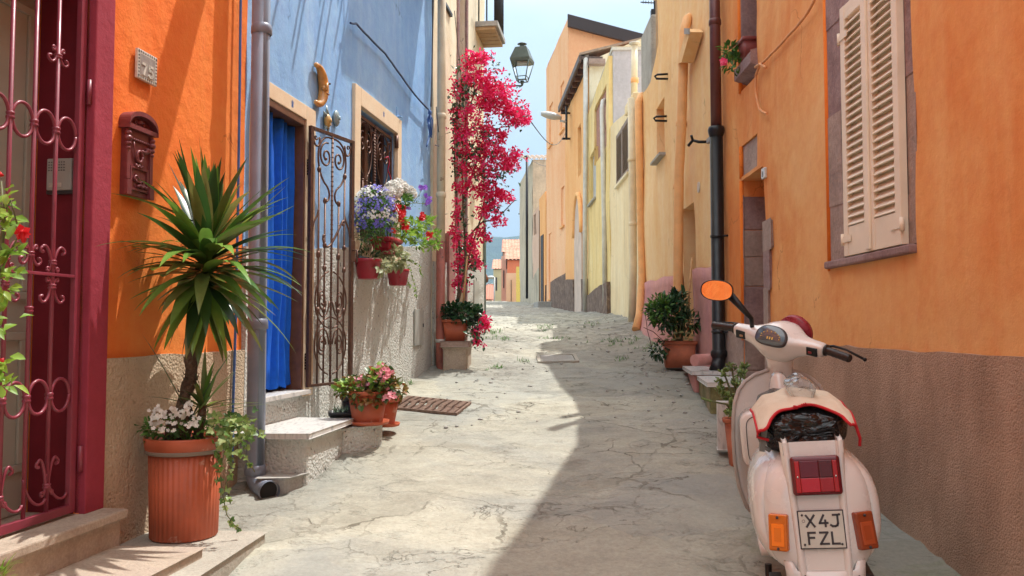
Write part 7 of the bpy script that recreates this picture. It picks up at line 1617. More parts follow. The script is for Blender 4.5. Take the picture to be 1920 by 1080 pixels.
# ---------------------------------------------------------------- right-hand pots
def right_pots():
    rng = random.Random(41); c = Vector((1.83, 9.0, gz(1.8, 9.0) + .035)); t = thing('clay_planter', 'square clay planter with glossy bush and pale succulents on the right', 'potted plant', c)
    pot_square('pot', c, .30, .36, .26, .32, .29, t, M['terracotta2'], rotz(-.12), .04)
    st = MB()
    for k in range(16):
        a = rng.uniform(0, 6.28); e = c + Vector((math.cos(a) * .17 - .04, math.sin(a) * .15, rng.uniform(.5, .82))); st.tube([c + Vector((rng.uniform(-.06, .06), 0, .26)), c.lerp(e, .6) + Vector((0, 0, .1)), e], .007, 5)
    st.build('stems', M['stem'], t)
    mb = MB(); foliage(mb, rng, at(1252, 590, 8.95), (.19, .17, .17), 330, .10, .036, 0, .5, .3); foliage(mb, rng, at(1270, 565, 9.0), (.10, .10, .10), 110, .10, .036, 0, .8, .3); foliage(mb, rng, at(1290, 605, 8.95), (.12, .12, .10), 90, .11, .038, 0, .2, .3); foliage(mb, rng, at(1236, 655, 8.85), (.09, .08, .10), 110, .06, .03, 0, -.3); mb.build('leaves', M['leaf_dk'], t)
    mb = MB(); foliage(mb, rng, at(1236, 580, 8.85), (.15, .10, .17), 340, .055, .026, 0, .5, .4); mb.build('pale_leaves', M['leaf_md'], t)
    mb = MB()
    for (a, b_) in ((1243, 638), (1255, 642), (1266, 636), (1278, 634), (1290, 636), (1300, 640), (1250, 648), (1272, 645), (1286, 646), (1262, 648), (1296, 648)):
        cc = at(a, b_ - 9, 8.80)
        for k in range(26):
            az = k * 2.4; el = lerp(80, 5, k / 25); d = Vector((math.cos(az) * math.cos(R(el)), math.sin(az) * math.cos(R(el)), math.sin(R(el)))); leaf_quad(mb, cc, d, Vector((0, 0, 1)), lerp(.022, .048, k / 25), .022, 0, .15, -.1)
    mb.build('succulents', M['succ'], t)
    mb = MB(); mb.tube([at(1290, 632, 9.0), at(1292, 550, 9.02), at(1298, 482, 9.05)], .011, 7); mb.build('cane', M['cane'], t)
    mb = MB(); mb.tube([at(1222, 650, 8.8), at(1214, 620, 8.8), at(1210, 590, 8.8)], .004, 5); mb.tube([at(1245, 640, 8.8), at(1225, 622, 8.75), at(1207, 614, 8.7)], .004, 5); mb.build('dry_twig', M['wood_br'], t)
    # jade plant behind the scooter
    c = Vector((1.475, 5.28, gz(1.5, 5.3) + .01)); t = thing('jade_plant', 'jade plant in a slim clay pot behind the scooter', 'potted plant', c)
    pot_round('pot', c, .085, .115, .30, t, M['terracotta2'], 32, .012, .03)
    st = MB(); mb = MB()
    for (a, b_, Y) in ((1358, 700, 5.25), (1352, 735, 5.2), (1372, 690, 5.3), (1380, 720, 5.25), (1362, 745, 5.2), (1390, 700, 5.35), (1350, 718, 5.25), (1375, 760, 5.15), (1385, 745, 5.2), (1395, 690, 5.4), (1366, 775, 5.15)):
        e = at(a, b_, Y); r0 = c + Vector((0, 0, .28)); md = r0.lerp(e, .55) + Vector((rng.uniform(-.03, .03), 0, .02)); st.tube([r0, md, e], [.010, .008, .005], 6)
        for k in range(20):
            d = (rdir(rng) + Vector((0, -.2, .7))).normalized(); q = e + rdir(rng) * .022; L_ = rng.uniform(.022, .036); Mx = d.to_track_quat('Z', 'Y').to_matrix().to_4x4(); mb.ball(q + d * L_ * .5, (L_ * .36, L_ * .16, L_ * .55), 6, 4, 0, Mx)
    e = at(1332, 752, 5.1); st.tube([c + Vector((0, 0, .25)), at(1362, 758, 5.15), e], .006, 6)
    for k in range(5): mb.ball(e + Vector((-.012 * k, 0, .004 * k)), (.012, .006, .008), 6, 4)
    st.build('stems', M['stem'], t); mb.build('leaves', paint('jade_leaf', (.13, .20, .05), .3, 0, .35, 20, .0), t)
    o = block('marble_chip', [(1.37, 5.5), (1.47, 5.48), (1.50, 5.62), (1.40, 5.64)], gz(1.4, 5.5) + .05, Z(-.50), M['marble'], 'small white marble post end showing beside the jade plant', 'slab', .004)
right_pots()
# weeds in the joints of the paving: uncountable tufts
def weeds():
    rng = random.Random(51); mb = MB()
    for (px, py, n, sx, sy_) in ((925, 622, 40, 18, 5), (935, 634, 36, 20, 3), (1020, 616, 30, 16, 6), (1040, 632, 20, 30, 3), (1150, 640, 40, 26, 6), (1190, 650, 20, 12, 10), (1100, 614, 16, 20, 3), (930, 690, 16, 12, 3), (1215, 662, 24, 16, 6), (985, 680, 10, 12, 2), (915, 612, 20, 6, 6), (1170, 680, 12, 16, 3), (760, 720, 10, 14, 4), (1380, 815, 24, 8, 18)):
        for k in range(int(n * .45)):
            a, b_ = px + rng.gauss(0, sx * .6), py + rng.gauss(0, sy_ * .6)
            p = None; Y = 3.5
            while Y < 45:     # march the sight line down to the paving
                q = at(a, b_, Y)
                if q.z < gz(q.x, q.y): p = on(q.x, q.y); break
                Y += .1
            if p is None or abs(p.x) > 2.3 + .0 * Y: continue
            for j in range(7): strap(mb, p + Vector((rng.gauss(0, .02), rng.gauss(0, .02), 0)), rdir(rng) * .9 + Vector((0, 0, 1)), rng.uniform(.025, .075), rng.uniform(.004, .009), 1.0, 0, 4)
    tag(mb.build('weeds', M['leaf_md']), 'low green weeds sprouting from joints in the paving', 'weeds', None, 'stuff')
    # loose stones
    mb = MB()
    for k in range(260):
        y = rng.uniform(6, 16); x = rng.choice([rng.gauss(1.55, .25), rng.uniform(-.8, 1.8)]); p = on(x, y); s = rng.uniform(.006, .02)
        mb.ball(p + Vector((0, 0, s * .3)), (s * rng.uniform(.7, 1.6), s, s * .6), 6, 4, 0, rotz(rng.uniform(0, 3)))
    tag(mb.build('gravel', M['concrete']), 'scattered loose grit and pebbles on the paving', 'gravel', None, 'stuff')
weeds()
# ================================================================ scooter
def scooter():
    SP = paint('beige_scooter_paint', (.72, .69, .66), .24, 0, .05, 5, .01, .8, (.30, .20, .14), .73)
    BK = M['black_m']; RB = paint('black_rubber', (.018, .018, .018), .75, 0, .2, 30, .1); CH = plain('polished_metal', (.6, .6, .6), .2, 1.0)
    gx, gy = 1.115, 3.02; zg = gz(gx, gy) - .0
    t = thing('scooter', 'beige vintage scooter with red tail lamp and round black mirror, parked facing away', 'scooter', (gx - .03, gy - .22, Z(-1.215)))
    t.rotation_mode = 'XYZ'
    pitch = R(5.0); lean = R(-4.5); head = R(-12.0)
    t.rotation_euler = (Matrix.Rotation(head, 3, 'Z') @ Matrix.Rotation(pitch, 3, 'X') @ Matrix.Rotation(lean, 3, 'Y')).to_euler()
    B = lambda mb, name, mat, par=t, **k: mb.build(name, mat, par, local=True, **k)
    def se(cx, cz, hw, hu, hd, y, n=36, e=2.6, sh=0):
        out = []
        for k in range(n):
            a = 2 * math.pi * k / n; c_, s_ = math.cos(a), math.sin(a); x = hw * abs(c_) ** (2 / e) * (1 if c_ > 0 else -1); z = (hu if s_ > 0 else hd) * abs(s_) ** (2 / e) * (1 if s_ > 0 else -1)
            out.append(Vector((cx + x, y + sh * (cz + z - .385), cz + z)))
        return out
    # rear body: shoulders widen from a rounded tail
    SH = .20
    secs = [(-.006, .085, .07, .09), (-.003, .125, .12, .14), (.008, .150, .155, .175), (.028, .168, .178, .195), (.06, .180, .190, .205), (.10, .187, .195, .21), (.2, .190, .20, .21), (.32, .188, .20, .20), (.45, .180, .195, .17), (.58, .155, .18, .13), (.68, .13, .15, .10)]
    mb = MB(); mb.rings([se(0, .575, hw, hu, hd, y, 40, 2.9, SH * max(0, 1 - y * 1.6)) for (y, hw, hu, hd) in secs]); body = B(mb, 'body', SP)
    # side cowls: shells standing a little proud of the body, with a dark gap round them
    for sg in (-1, 1):
        st_ = [(.045, .174, .150, .170), (.06, .196, .172, .19), (.09, .206, .184, .20), (.14, .212, .190, .205), (.2, .214, .192, .205), (.32, .211, .190, .20), (.45, .200, .184, .175), (.56, .178, .172, .14), (.62, .150, .150, .12)]
        mb = MB(); rows = []
        for (y, hw, hu, hd) in st_:
            row = []
            for k in range(17):
                a = lerp(-62, 62, k / 16); c_, s_ = math.cos(R(a)), math.sin(R(a)); z_ = .575 + (hu if s_ > 0 else hd) * abs(s_) ** (2 / 2.6) * (1 if s_ > 0 else -1)
                row.append(Vector((sg * hw * c_ ** (2 / 2.6), y + SH * max(0, 1 - y * 1.6) * (z_ - .385), z_)))
            rows.append(row)
        vs = [p for r_ in rows for p in r_]; mb.add(vs, [(j * 17 + i, j * 17 + i + 1, (j + 1) * 17 + i + 1, (j + 1) * 17 + i) for j in range(len(rows) - 1) for i in range(16)], 0, True); cw = B(mb, 'side_cowl', SP, t, solid=.005)
        mb = MB(); mb.tube([p + Vector((-sg * .006, -.004, 0)) for p in rows[0]], .0035, 6); B(mb, 'seam', M['ink'], cw)
    # raised central spine carrying lamp and plate
    def yface(z): return -.012 + SH * (z - .37)
    mb = MB(); prof_ = [(.825, .094), (.80, .093), (.70, .086), (.55, .082), (.42, .078), (.385, .074)]
    for sg in (-1, 1):
        pts = []
        for z, w in prof_: pts.append((Vector((sg * (w + .012), yface(z) + .02, z)), Vector((sg * (w + .004), yface(z) - .008, z)), Vector((sg * (w - .012), yface(z) - .008, z)), Vector((sg * (w - .018), yface(z) + .004, z))))
        vs = [p for q in pts for p in q]; mb.add(vs, [(i * 4 + k, i * 4 + k + 1, (i + 1) * 4 + k + 1, (i + 1) * 4 + k) for i in range(len(pts) - 1) for k in range(3)], 0, True)
    vs = []
    for z, w in prof_: vs += [Vector((-(w - .018), yface(z) + .004, z)), Vector((w - .018, yface(z) + .004, z))]
    mb.add(vs, [(i * 2, i * 2 + 1, i * 2 + 3, i * 2 + 2) for i in range(len(prof_) - 1)], 0)
    for sx in (-.098, .082): mb.prism([(sx, yface(.8) + .04, .79), (sx, yface(.8) - .006, .79), (sx, yface(.83) - .002, .828), (sx, yface(.84) + .03, .832)], (.016, 0, 0))
    mb.box((0, yface(.60) + .030, .60), (.17, .05, .42), Matrix.Rotation(-math.atan(SH), 4, 'X')); B(mb, 'tail_spine', SP, t, bevel=.006)
    tilt = Matrix.Rotation(-math.atan(SH), 4, 'X')
    def onface(x, z, out): return Vector((x, yface(z), z)) + tilt.to_3x3() @ Vector((0, -out, 0))
    def facebox(mb, x0, x1, z0, z1, o0, o1, mi=0):
        c = (onface((x0 + x1) / 2, (z0 + z1) / 2, (o0 + o1) / 2)); return mb.box(c, (x1 - x0, o1 - o0, z1 - z0), tilt, mi)
    # tail lamp
    LR = lambda n, c: plain(n, c, .22, 0, Coat_Weight=.15)
    mb = MB(); facebox(mb, -.080, .080, .650, .780, .004, .030); L = B(mb, 'tail_lamp', LR('dark_red_lens_rim', (.13, .006, .012)), t, bevel=.012, seg=4)
    for (x0, x1, z0, z1, c) in ((-.052, .008, .662, .708, (.46, .006, .02)), (.009, .052, .662, .708, (.32, .002, .006)), (-.052, .008, .709, .764, (.13, .004, .014)), (.009, .052, .709, .764, (.09, .001, .004)), (-.068, -.053, .660, .764, (.42, .002, .004)), (.053, .068, .660, .764, (.36, .002, .004))):
        mb = MB(); facebox(mb, x0, x1, z0, z1, .030, .0335); B(mb, 'lens', LR('red_lens', c), L, bevel=.002)
    for sg in (-1, 1): mb = MB(); mb.ball(onface(sg * .061, .712, .034), .004, 8, 6); B(mb, 'screw', CH, L)
    # plate
    PW = paint('plate_enamel', (.60, .60, .53), .35, 0, .05, 20, 0)
    mb = MB(); facebox(mb, -.074, .074, .478, .604, .006, .010); pb = B(mb, 'number_plate', M['ink'], t, bevel=.003)
    mb = MB(); facebox(mb, -.070, .070, .482, .600, .010, .0118); B(mb, 'plate_face', PW, pb, bevel=.001)
    mb = MB(); fn = lambda u, v, o: onface(u, .541 + v, .012 + o)
    for ch, u in zip('X4J', (-.047, -.005, .030)): glyph(mb, ch, fn, u, .010, .0255, .0068, .0012)
    for ch, u in zip('FZL', (-.045, -.008, .030)): glyph(mb, ch, fn, u, -.045, .0255, .0068, .0012)
    B(mb, 'plate_lettering', M['ink'], pb)
    for sx in (-.059, .059):
        for vz in (.047, -.047): mb = MB(); mb.ball(onface(sx, .541 + vz, .0125), .004, 8, 6); B(mb, 'plate_bolt', M['ink'], pb)
    mb = MB()
    for k in range(10): a0, a1 = k * .6283, (k + 1) * .6283; mb.tube([fn(-.056 + .0045 * math.cos(a0), .028 + .0045 * math.sin(a0), .0004), fn(-.056 + .0045 * math.cos(a1), .028 + .0045 * math.sin(a1), .0004)], .0006, 4)
    B(mb, 'plate_seal', M['ink'], pb)
    # bumper cap
    mb = MB(); rs = []
    for (z, w, y) in ((.435, .13, .0), (.432, .128, -.012), (.36, .122, -.016), (.34, .10, -.01), (.325, .07, .02)): rs.append([Vector((x, y + .02 * abs(x / w) ** 3 * 1.5, z - (.028 if abs(x) < w * .72 and z > .43 else 0))) for x in [w * (k / 10) for k in range(-10, 11)]])
    vs = [p for r in rs for p in r]; n = 21; mb.add(vs, [(j * n + i, j * n + i + 1, (j + 1) * n + i + 1, (j + 1) * n + i) for j in range(4) for i in range(n - 1)], 0, True); bp = B(mb, 'bumper', SP, t, solid=.006)
    mb = MB(); rr = random.Random(2)
    for (x, z, s) in ((-.07, .388, .011), (-.058, .378, .007), (-.04, .37, .006), (.10, .392, .005), (-.075, .372, .005)):
        pts = [Vector((x + s * (1 + rr.uniform(-.3, .3)) * math.cos(k / 9 * 6.283), -.0165, z + s * (1 + rr.uniform(-.4, .4)) * math.sin(k / 9 * 6.283))) for k in range(9)]; mb.prism(pts, (0, -.0012, 0))
    B(mb, 'chipped_paint', M['ink'], bp)
    # indicators
    for sg, col in ((-1, (.80, .20, .01)), (1, (.36, .07, .02))):
        yaw = Matrix.Rotation(sg * R(20), 4, 'Z') @ tilt; c = Vector((sg * .137, .028, .532))
        mb = MB(); mb.box(c, (.064, .032, .122), yaw); I = B(mb, 'indicator', LR('amber_lens' if sg < 0 else 'brown_lens', tuple(x * .75 for x in col)), t, bevel=.007, seg=3)
        mb = MB(); mb.box(c + yaw.to_3x3() @ Vector((0, -.0165, -.008)), (.042, .004, .074), yaw); B(mb, 'lens', LR('amber_core' if sg < 0 else 'brown_core', tuple(min(1, x * 1.2) for x in col)), I, bevel=.003)
        mb = MB(); mb.box(c + yaw.to_3x3() @ Vector((0, -.0166, -.006)), (.022, .007, .044), yaw); B(mb, 'bulb_cover', LR('amber_bulb' if sg < 0 else 'brown_bulb', col), I)
        for dz in (.050, -.053): mb = MB(); mb.ball(c + yaw.to_3x3() @ Vector((0, -.017, dz)), .005, 8, 6); B(mb, 'screw', M['ink'], I)
    # seat wrapped in a black bag
    mb = MB(); rng = random.Random(6); n = 44; rs = []
    for (y, k) in ((.16, .82), (.175, .95), (.21, 1.0), (.30, 1.0), (.45, .98), (.6, .92), (.7, .85), (.74, .6)):
        ring = se(0, .838, .148 * k, .074 * k, .085 * k, y, n, 3.2, .1)
        rs.append([p + Vector((noise.noise(p * 18) * .014, noise.noise(p * 24 + Vector((9, 0, 0))) * .016, noise.noise(p * 21 + Vector((0, 7, 0))) * .012)) for p in ring])
    # finer rings on the visible rear face
    face = []
    for q in (.15, .4, .65, .85): face.append([rs[0][0].lerp(rs[0][0], 0) * 0 + Vector((p.x * q, .150 + noise.noise(Vector((p.x * q * 26, 3, p.z * 26))) * .016, .838 + (p.z - .838) * q)) for p in rs[0]])
    mb.rings(face + rs); bag, tb_, bb, gb = newmat('black_bin_liner'); bb.inputs['Base Color'].default_value = (.008, .008, .009, 1); bb.inputs['Roughness'].default_value = .18
    tb_.links.new(tbump(tb_, tnoise(tb_, tmap(tb_, gb.outputs['Position'], (1, 1, 2.2)), 11, 3, .5, 1.2), .8, .05), bb.inputs['Normal'])
    B(mb, 'seat', bag)
    mb = MB(); mb.box((-.150, .19, .82), (.018, .04, .09), Matrix.Rotation(.2, 4, 'Y')); mb.tube([(-.15, .2, .87), (-.165, .19, .83), (-.15, .18, .79), (-.13, .18, .775)], .008, 8); B(mb, 'seat_strap', paint('grey_strap', (.16, .17, .16), .5), t)
    # cloth mat over the seat: a top sheet that falls down on both sides with a red border
    def zt(x, y):  # draped height
        ax = abs(x); z = .920 + .02 * (1 - min(1, (x / .12) ** 2)) - max(0, ax - .120) * .85
        z -= max(0, .26 - y) * .20; return z + .004 * math.sin(x * 50 + y * 30)
    mb = MB(); nx, ny = 34, 18; V0 = []
    for j in range(ny + 1):
        v = j / ny
        for i in range(nx + 1):
            x = lerp(-.168, .160, i / nx); notch = .065 * math.sqrt(max(0, 1 - (x / .132) ** 2)) if abs(x) < .132 else 0
            ye = .135 + notch * 1.35 + (.02 if abs(x) > .15 else 0) ; y = lerp(ye, .52 - .10 * abs(x) / .23, v); V0.append(Vector((x, y, zt(x, y) - (.0 if v > .2 else (.2 - v) * .06))))
    m = nx + 1; mb.add(V0, [(j * m + i, j * m + i + 1, (j + 1) * m + i + 1, (j + 1) * m + i) for j in range(ny) for i in range(nx)], 0, True)
    wv, tv, bv, gv = newmat('woven_cream_cloth'); co = tnoise(tv, gv.outputs['Position'], 12, 5, .6); tv.links.new(tramp(tv, co, [(.3, (.66, .56, .42)), (.7, (.76, .67, .53))]), bv.inputs['Base Color']); bv.inputs['Roughness'].default_value = .95
    wvn = tv.nodes.new('ShaderNodeTexWave'); wvn.inputs['Scale'].default_value = 70; wvn.bands_direction = 'DIAGONAL'; tv.links.new(gv.outputs['Position'], wvn.inputs['Vector']); tv.links.new(tbump(tv, wvn.outputs['Fac'], .6, .003), bv.inputs['Normal'])
    cloth = bpy.data.objects.new('seat_mat', None); bpy.data.objects.remove(cloth)
    RW = t.rotation_euler.to_matrix(); base = Vector(t.location)
    def world_build(mb, name, mat, parent=None, **k):
        mb.v = [RW @ p + base for p in mb.v]; return mb.build(name, mat, parent, **k)
    cl = thing('seat_mat', 'cream woven mat with red border draped over the black wrapped scooter seat', 'mat', base + RW @ Vector((0, .3, .95)))
    world_build(mb, 'mat', wv, cl, solid=.005)
    mb = MB(); mb.tube([V0[i] + Vector((0, -.002, .001)) for i in range(m)], .0055, 7); mb.tube([V0[j * m] for j in range(ny + 1)], .0055, 7); mb.tube([V0[j * m + nx] for j in range(ny + 1)], .0055, 7)
    mb.tube([V0[0], V0[0] + Vector((-.004, .01, -.018)), V0[0] + Vector((.035, .0, -.03))], .005, 6); mb.tube([V0[nx], V0[nx] + Vector((.015, .03, -.05)), V0[nx] + Vector((.01, .02, -.075))], .0055, 6)
    for k in range(9): q = V0[nx // 2 - 3 + k % 7]; mb.tube([q, q + Vector((rng.uniform(-.02, .02), -.01, rng.uniform(-.006, .012)))], .003, 5)
    world_build(mb, 'border', paint('red_binding', (.50, .012, .02), .8), cl)
    # crumpled bottle lying on the mat, seen from its base
    mb = MB(); bc = Vector((.010, .35, .962)); rs = []; rb = random.Random(4)
    for (y, r) in ((-.062, .012), (-.066, .034), (-.056, .044), (-.03, .046), (-.01, .042), (.02, .045), (.06, .043), (.10, .044), (.14, .030), (.16, .014), (.18, .013)):
        ring = []
        for k in range(28):
            a = 2 * math.pi * k / 28; rr = r * (1 + .10 * math.sin(5 * a) * (1 if y < -.05 else .25)); p = Vector((rr * math.cos(a) * 1.06, y, rr * math.sin(a) * .98)); p += Vector((noise.noise(p * 60), noise.noise(p * 50 + Vector((3, 3, 3))), noise.noise(p * 60 + Vector((8, 0, 0))))) * .005; ring.append(bc + p)
        rs.append(ring)
    mb.rings(rs, smooth=False); bl = thing('plastic_bottle', 'crumpled clear plastic bottle lying on the scooter mat', 'bottle', base + RW @ bc)
    pet = plain('clear_plastic', (.95, .97, .98), .04, 0, Transmission_Weight=.95, IOR=1.25); world_build(mb, 'bottle_body', pet, bl, solid=.0012)
    mb = MB(); mb.tube([bc + Vector((0, .18, 0)), bc + Vector((0, .198, 0))], .016, 14); world_build(mb, 'cap', M['tile_w'], bl)
    # leg shield
    def shield(w, z): return None
    mb = MB(); outl = []
    zs = [.24, .30, .40, .52, .64, .74, .80, .85, .885, .91, .925]; ws = [.15, .19, .215, .225, .222, .212, .200, .178, .145, .10, .04]
    def ysh(x, z): return 1.06 + .10 * (z - .3) * -.35 + .10 * (1 - (abs(x) / .23) ** 2) * (1.0)
    nx = 20; V1 = []
    for z, w in zip(zs, ws):
        for i in range(nx + 1): x = lerp(-w, w, i / nx); V1.append(Vector((x, ysh(x, z), z)))
    m1 = nx + 1; mb.add(V1, [(j * m1 + i, j * m1 + i + 1, (j + 1) * m1 + i + 1, (j + 1) * m1 + i) for j in range(len(zs) - 1) for i in range(nx)], 0, True); ls = B(mb, 'leg_shield', SP, t, solid=.006)
    mb = MB(); rim = [V1[j * m1] for j in range(len(zs))] + [V1[(len(zs) - 1) * m1 + i] for i in range(1, nx)] + [V1[j * m1 + nx] for j in range(len(zs) - 1, -1, -1)]; mb.tube([p + Vector((0, -.004, 0)) for p in rim], .009, 8); B(mb, 'edge_trim', paint('grey_edge_trim', (.40, .36, .33), .4), ls)
    # glove box
    mb = MB(); rs = []
    def gring(y, k, z0=.50, z1=.765, w=.192):
        out = []; cz = (z0 + z1) / 2; hh = (z1 - z0) / 2 * k
        for i in range(32):
            a = 2 * math.pi * i / 32; c_, s_ = math.cos(a), math.sin(a); out.append(Vector((w * k * abs(c_) ** .35 * (1 if c_ > 0 else -1), y, cz + hh * abs(s_) ** .35 * (1 if s_ > 0 else -1))))
        return out
    mb.rings([gring(1.12, 1), gring(1.0, 1), gring(.985, .98), gring(.98, .94)]); gb_ = B(mb, 'glove_box', SP, t)
    mb = MB(); q = gring(.9785, .86); mb.tube(q + [q[0]], .0018, 5); B(mb, 'lid_seam', M['ink'], gb_)
    # steering column cover
    mb = MB(); mb.rings([se(0, .84 + .0, .045, .09, .34, 1.05, 20, 2.4, -.0), se(0, .84, .038, .08, .34, 1.02, 20, 2.4, 0)]); B(mb, 'column_cover', SP, t)
    # floor, centre tunnel, front mudguard and wheels
    mb = MB(); mb.rings([se(0, .25, .17, .02, .02, y, 20, 5) for y in (.62, .8, 1.0, 1.08)]); fl = B(mb, 'floorboard', SP, t)
    mb = MB(); mb.rings([se(0, .27, .06, .05, .03, y, 16, 3) for y in (.62, 1.05)]); B(mb, 'tunnel', SP, fl)
    for name, cy in (('rear_wheel', .27), ('front_wheel', 1.50)):
        mb = MB(); Mx = Matrix.Rotation(R(90), 4, 'Y'); prof_t = [(.115, -.045), (.165, -.046), (.195, -.038), (.21, -.015), (.21, .015), (.195, .038), (.165, .046), (.115, .045)]
        mb.lathe((0, cy, .21), prof_t, 40, 0, cap=False, M=Mx); w = B(mb, 'wheel', M['lamp_l'] if False else RB, t)
        mb = MB(); mb.lathe((0, cy, .21), [(.02, -.03), (.115, -.035), (.118, 0), (.115, .035), (.02, .03)], 28, M=Mx); B(mb, 'rim', paint('grey_rim_paint', (.35, .34, .32), .4, .3), w)
    mb = MB(); rs = []
    for i in range(13):
        a = lerp(R(200), R(-15), i / 12); c = Vector((0, 1.50 + .25 * math.cos(a), .24 + .25 * math.sin(a))); k = .05 + .045 * math.sin(math.pi * i / 12)
        rs.append([c + Vector((k * math.cos(b), -.04 * math.sin(b) * math.cos(a) * -1, .04 * math.sin(b) * math.sin(a))) for b in [2 * math.pi * q_ / 14 for q_ in range(14)]])
    mb.rings(rs); B(mb, 'mudguard', SP, t)
    mb = MB(); mb.tube([(.03, 1.5, .21), (.045, 1.42, .45), (.0, 1.17, .86)], .025, 10); B(mb, 'fork', SP, t)
    mb = MB(); mb.box((.13, .33, .24), (.12, .26, .16)); mb.tube([(.1, .10, .22), (.1, .45, .2)], .045, 12); B(mb, 'engine', paint('dirty_engine_metal', (.06, .055, .05), .6, .5), t, bevel=.02)
    mb = MB(); mb.tube([(-.16, .36, .30), (-.17, .34, .12), (-.19, .38, .03)], .013, 8); mb.tube([(.16, .36, .30), (.17, .34, .12), (.19, .38, .03)], .013, 8); mb.tube([(-.17, .34, .12), (.17, .34, .12)], .01, 8); mb.box((-.15, .15, .25), (.04, .1, .16)); B(mb, 'stand', BK, t)
    # ---- headset turned to the right
    hp = Vector((.02, 1.08, 1.075)); ST = Matrix.Rotation(R(22), 3, 'X') @ Matrix.Rotation(R(-37), 3, 'Z')
    def Hs(p): return hp + ST @ Vector(p)
    def HB(mb, name, mat, par=t, **k): mb.v = [Hs(p) for p in mb.v]; return B(mb, name, mat, par, **k)
    mb = MB(); rs = []
    for (x, cy, cz, hy, hu, hd, e) in ((-.225, .0, .0, .022, .020, .026, 2.6), (-.22, .0, .0, .029, .027, .034, 3), (-.17, .0, .0, .032, .028, .040, 3), (-.12, .004, .0, .044, .030, .052, 2.8), (-.085, .012, .0, .070, .040, .080, 2.6), (-.05, .022, 0, .094, .054, .110, 2.6), (0, .026, 0, .104, .060, .125, 2.6), (.05, .022, 0, .094, .054, .110, 2.6), (.085, .012, .0, .070, .040, .080, 2.6), (.12, .004, .0, .044, .030, .052, 2.8), (.17, .0, .0, .032, .028, .040, 3), (.22, .0, .0, .029, .027, .034, 3), (.225, 0, 0, .022, .020, .026, 2.6)):
        ring = []
        for k in range(28):
            a = 2 * math.pi * k / 28; c_, s_ = math.cos(a), math.sin(a); ring.append(Vector((x, cy + hy * abs(c_) ** (2 / e) * (1 if c_ > 0 else -1), cz + (hu if s_ > 0 else hd) * abs(s_) ** (2 / e) * (1 if s_ > 0 else -1))))
        rs.append(ring)
    mb.rings(rs); hs = HB(mb, 'headset', SP, t, sub=1)
    mb = MB(); mb.lathe((0, .0, -.20), [(.050, 0), (.055, .012), (.058, .08), (.07, .13)], 24, sx=1.05, sy=.85); HB(mb, 'headset_neck', SP, hs)
    tl = Matrix.Rotation(R(52), 4, 'X')
    def dial(mb, dx, dy, dz, r1, r2, th, n=32):
        c = Vector((dx, dy, dz)); rs = []
        for (k, o) in ((1.0, 0), (1.0, th * .6), (.94, th), (.02, th * 1.15)):
            rs.append([c + tl.to_3x3() @ Vector((r1 * k * abs(math.cos(a)) ** .75 * (1 if math.cos(a) > 0 else -1), r2 * k * abs(math.sin(a)) ** .8 * (1 if math.sin(a) > 0 else -1) - (.010 * (math.cos(a)) ** 2), o)) for a in [2 * math.pi * i / n for i in range(n)]])
        mb.rings(rs)
    mb = MB(); dial(mb, -.005, -.046, .034, .078, .048, .013); di = HB(mb, 'speedometer', M['ink'], hs)
    mb = MB(); dial(mb, -.005, -.0465, .0355, .073, .044, .0135); HB(mb, 'dial_glass', plain('smoked_dial_glass', (.10, .12, .14), .04, 0, Coat_Weight=1.0), di)
    mb = MB(); cc = Vector((-.005, -.0465, .0362)); 
    for k in range(9):
        a = lerp(-.2, 3.34, k / 8); mb.ball(cc + tl.to_3x3() @ Vector((.046 * math.cos(a), .024 * math.sin(a) - .008, .0155)), .0030, 6, 4)
    for k in range(3): mb.box(cc + tl.to_3x3() @ Vector((-.012 + .012 * k, -.014, .0155)), (.006, .012, .001), tl)
    HB(mb, 'dial_marks', paint('dial_print', (.75, .55, .15), .5), di)
    mb = MB(); mb.lathe((.02, .10, -.012), [(.082, .0), (.080, .03), (.06, .045), (.01, .05)], 32, M=Matrix.Rotation(R(-90), 4, 'X'))
    HB(mb, 'headlamp', paint('red_taped_headlamp', (.26, .02, .04), .3, 0, .35, 30, .3), hs)
    for sg in (-1, 1):
        g0 = Vector((sg * .225, 0, .0)); g1 = Vector((sg * .345, -.015, -.004)); mb = MB(); pts = [g0.lerp(g1, i / 14) for i in range(15)]; mb.tube(pts, [.0175 + (.0014 if i % 2 else 0) for i in range(14)] + [.016], 18); mb.lathe(g0 + Vector((sg * .004, 0, 0)), [(.017, -.006), (.026, -.004), (.026, .004), (.017, .006)], 20, M=Matrix.Rotation(R(90), 4, 'Y')); HB(mb, 'handgrip', paint('black_grip_rubber', (.022, .016, .015), .42), hs)
        mb = MB(); mb.tube([(sg * .20, .03, -.006), (sg * .235, .055, -.004), (sg * .29, .062, -.012), (sg * .375, .050, -.030)], [.008, .006, .005, .006], 8); mb.ball((sg * .378, .05, -.031), .009); HB(mb, 'lever', BK, hs)
        mb = MB(); mb.box((sg * .178, -.031, -.006), (.050, .012, .040)); sw = HB(mb, 'switch_panel', BK, hs, bevel=.003)
        mb = MB(); mb.box((sg * .172, -.038, -.008), (.016, .008, .010)); HB(mb, 'switch', paint('brown_switch' if sg < 0 else 'red_switch', (.42, .25, .13) if sg < 0 else (.3, .02, .02), .4), sw, bevel=.002)
    # mirror: round-cornered oval on a bent black arm
    mb = MB(); a0 = Vector((-.135, .0, .03)); 
    arm = [hp + ST @ a0, hp + ST @ Vector((-.137, 0, .075)), hp + ST @ Vector((-.15, -.005, .092))]
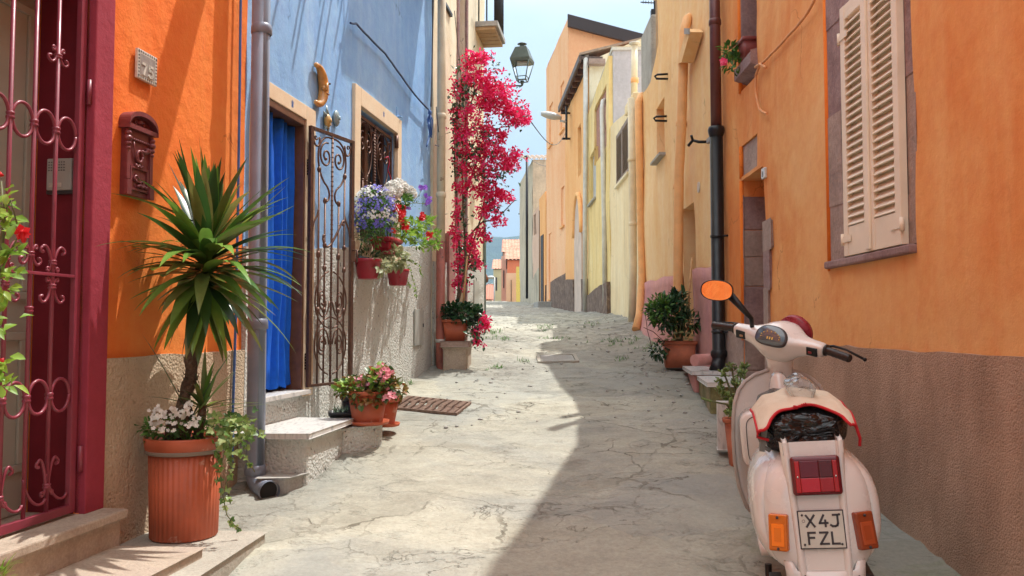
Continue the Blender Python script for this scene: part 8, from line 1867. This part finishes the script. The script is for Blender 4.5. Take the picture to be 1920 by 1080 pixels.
    mc = hp + ST @ Vector((-.275, .0, .165)); mc = hp + Vector((-.255, .02, .245)); arm.append(mc + Vector((.060, .015, -.030)))
    mb.tube(arm, [.010, .011, .012, .020], 10); ma_ = B(mb, 'mirror_arm', BK, t)
    # aim it so the eye sees the sunny wall behind on the left
    t_w = base + RW @ mc; to_eye = (CAM - t_w).normalized(); target = Vector((-2.45, .2, 1.35)); to_t = (target - t_w).normalized(); nrm = (to_eye + to_t).normalized()
    nl = RW.inverted() @ nrm; zx = nl.orthogonal(); up = Vector((0, 0, 1)); xr = up.cross(nl).normalized(); up = nl.cross(xr)
    def mring(k, o, n=40):
        out = []
        for i in range(n):
            a = 2 * math.pi * i / n; c_, s_ = math.cos(a), math.sin(a); u = .076 * k * abs(c_) ** .85 * (1 if c_ > 0 else -1); v = .048 * k * abs(s_) ** .82 * (1 if s_ > 0 else -1)
            ro = R(-9); u, v = u * math.cos(ro) - v * math.sin(ro), u * math.sin(ro) + v * math.cos(ro); out.append(mc + xr * u + up * v + nl * o)
        return out
    mb = MB(); mb.rings([mring(.5, -.03), mring(.85, -.022), mring(1.0, -.008), mring(1.03, .0), mring(1.0, .004), mring(.95, .004), mring(.94, .001)]); mh = B(mb, 'mirror', BK, ma_)
    mb = MB(); pts = mring(.945, .0015); mb.add(pts, [tuple(range(40))]); 
    mirror = plain('mirror_glass', (.92, .92, .92), .01, 1.0); mb2 = MB(); mb2.v = mb.v; mb2.f = mb.f; mb2.m = mb.m; mb2.sm = mb.sm; B(mb2, 'mirror_face', mirror, mh)
scooter()
# ================================================================ air
def haze():
    mb = MB(); mb.box((0, 950, 95), (3600, 2060, 290)); m = bpy.data.materials.new('haze_air'); m.use_nodes = True; t = m.node_tree; t.nodes.clear()
    o = t.nodes.new('ShaderNodeOutputMaterial'); v = t.nodes.new('ShaderNodeVolumePrincipled'); v.inputs['Color'].default_value = (.45, .68, .95, 1); v.inputs['Density'].default_value = .00042; v.inputs['Anisotropy'].default_value = .2
    t.links.new(v.outputs[0], o.inputs['Volume']); b = mb.build('haze', m); tag(b, kind='stuff')
if True: haze()
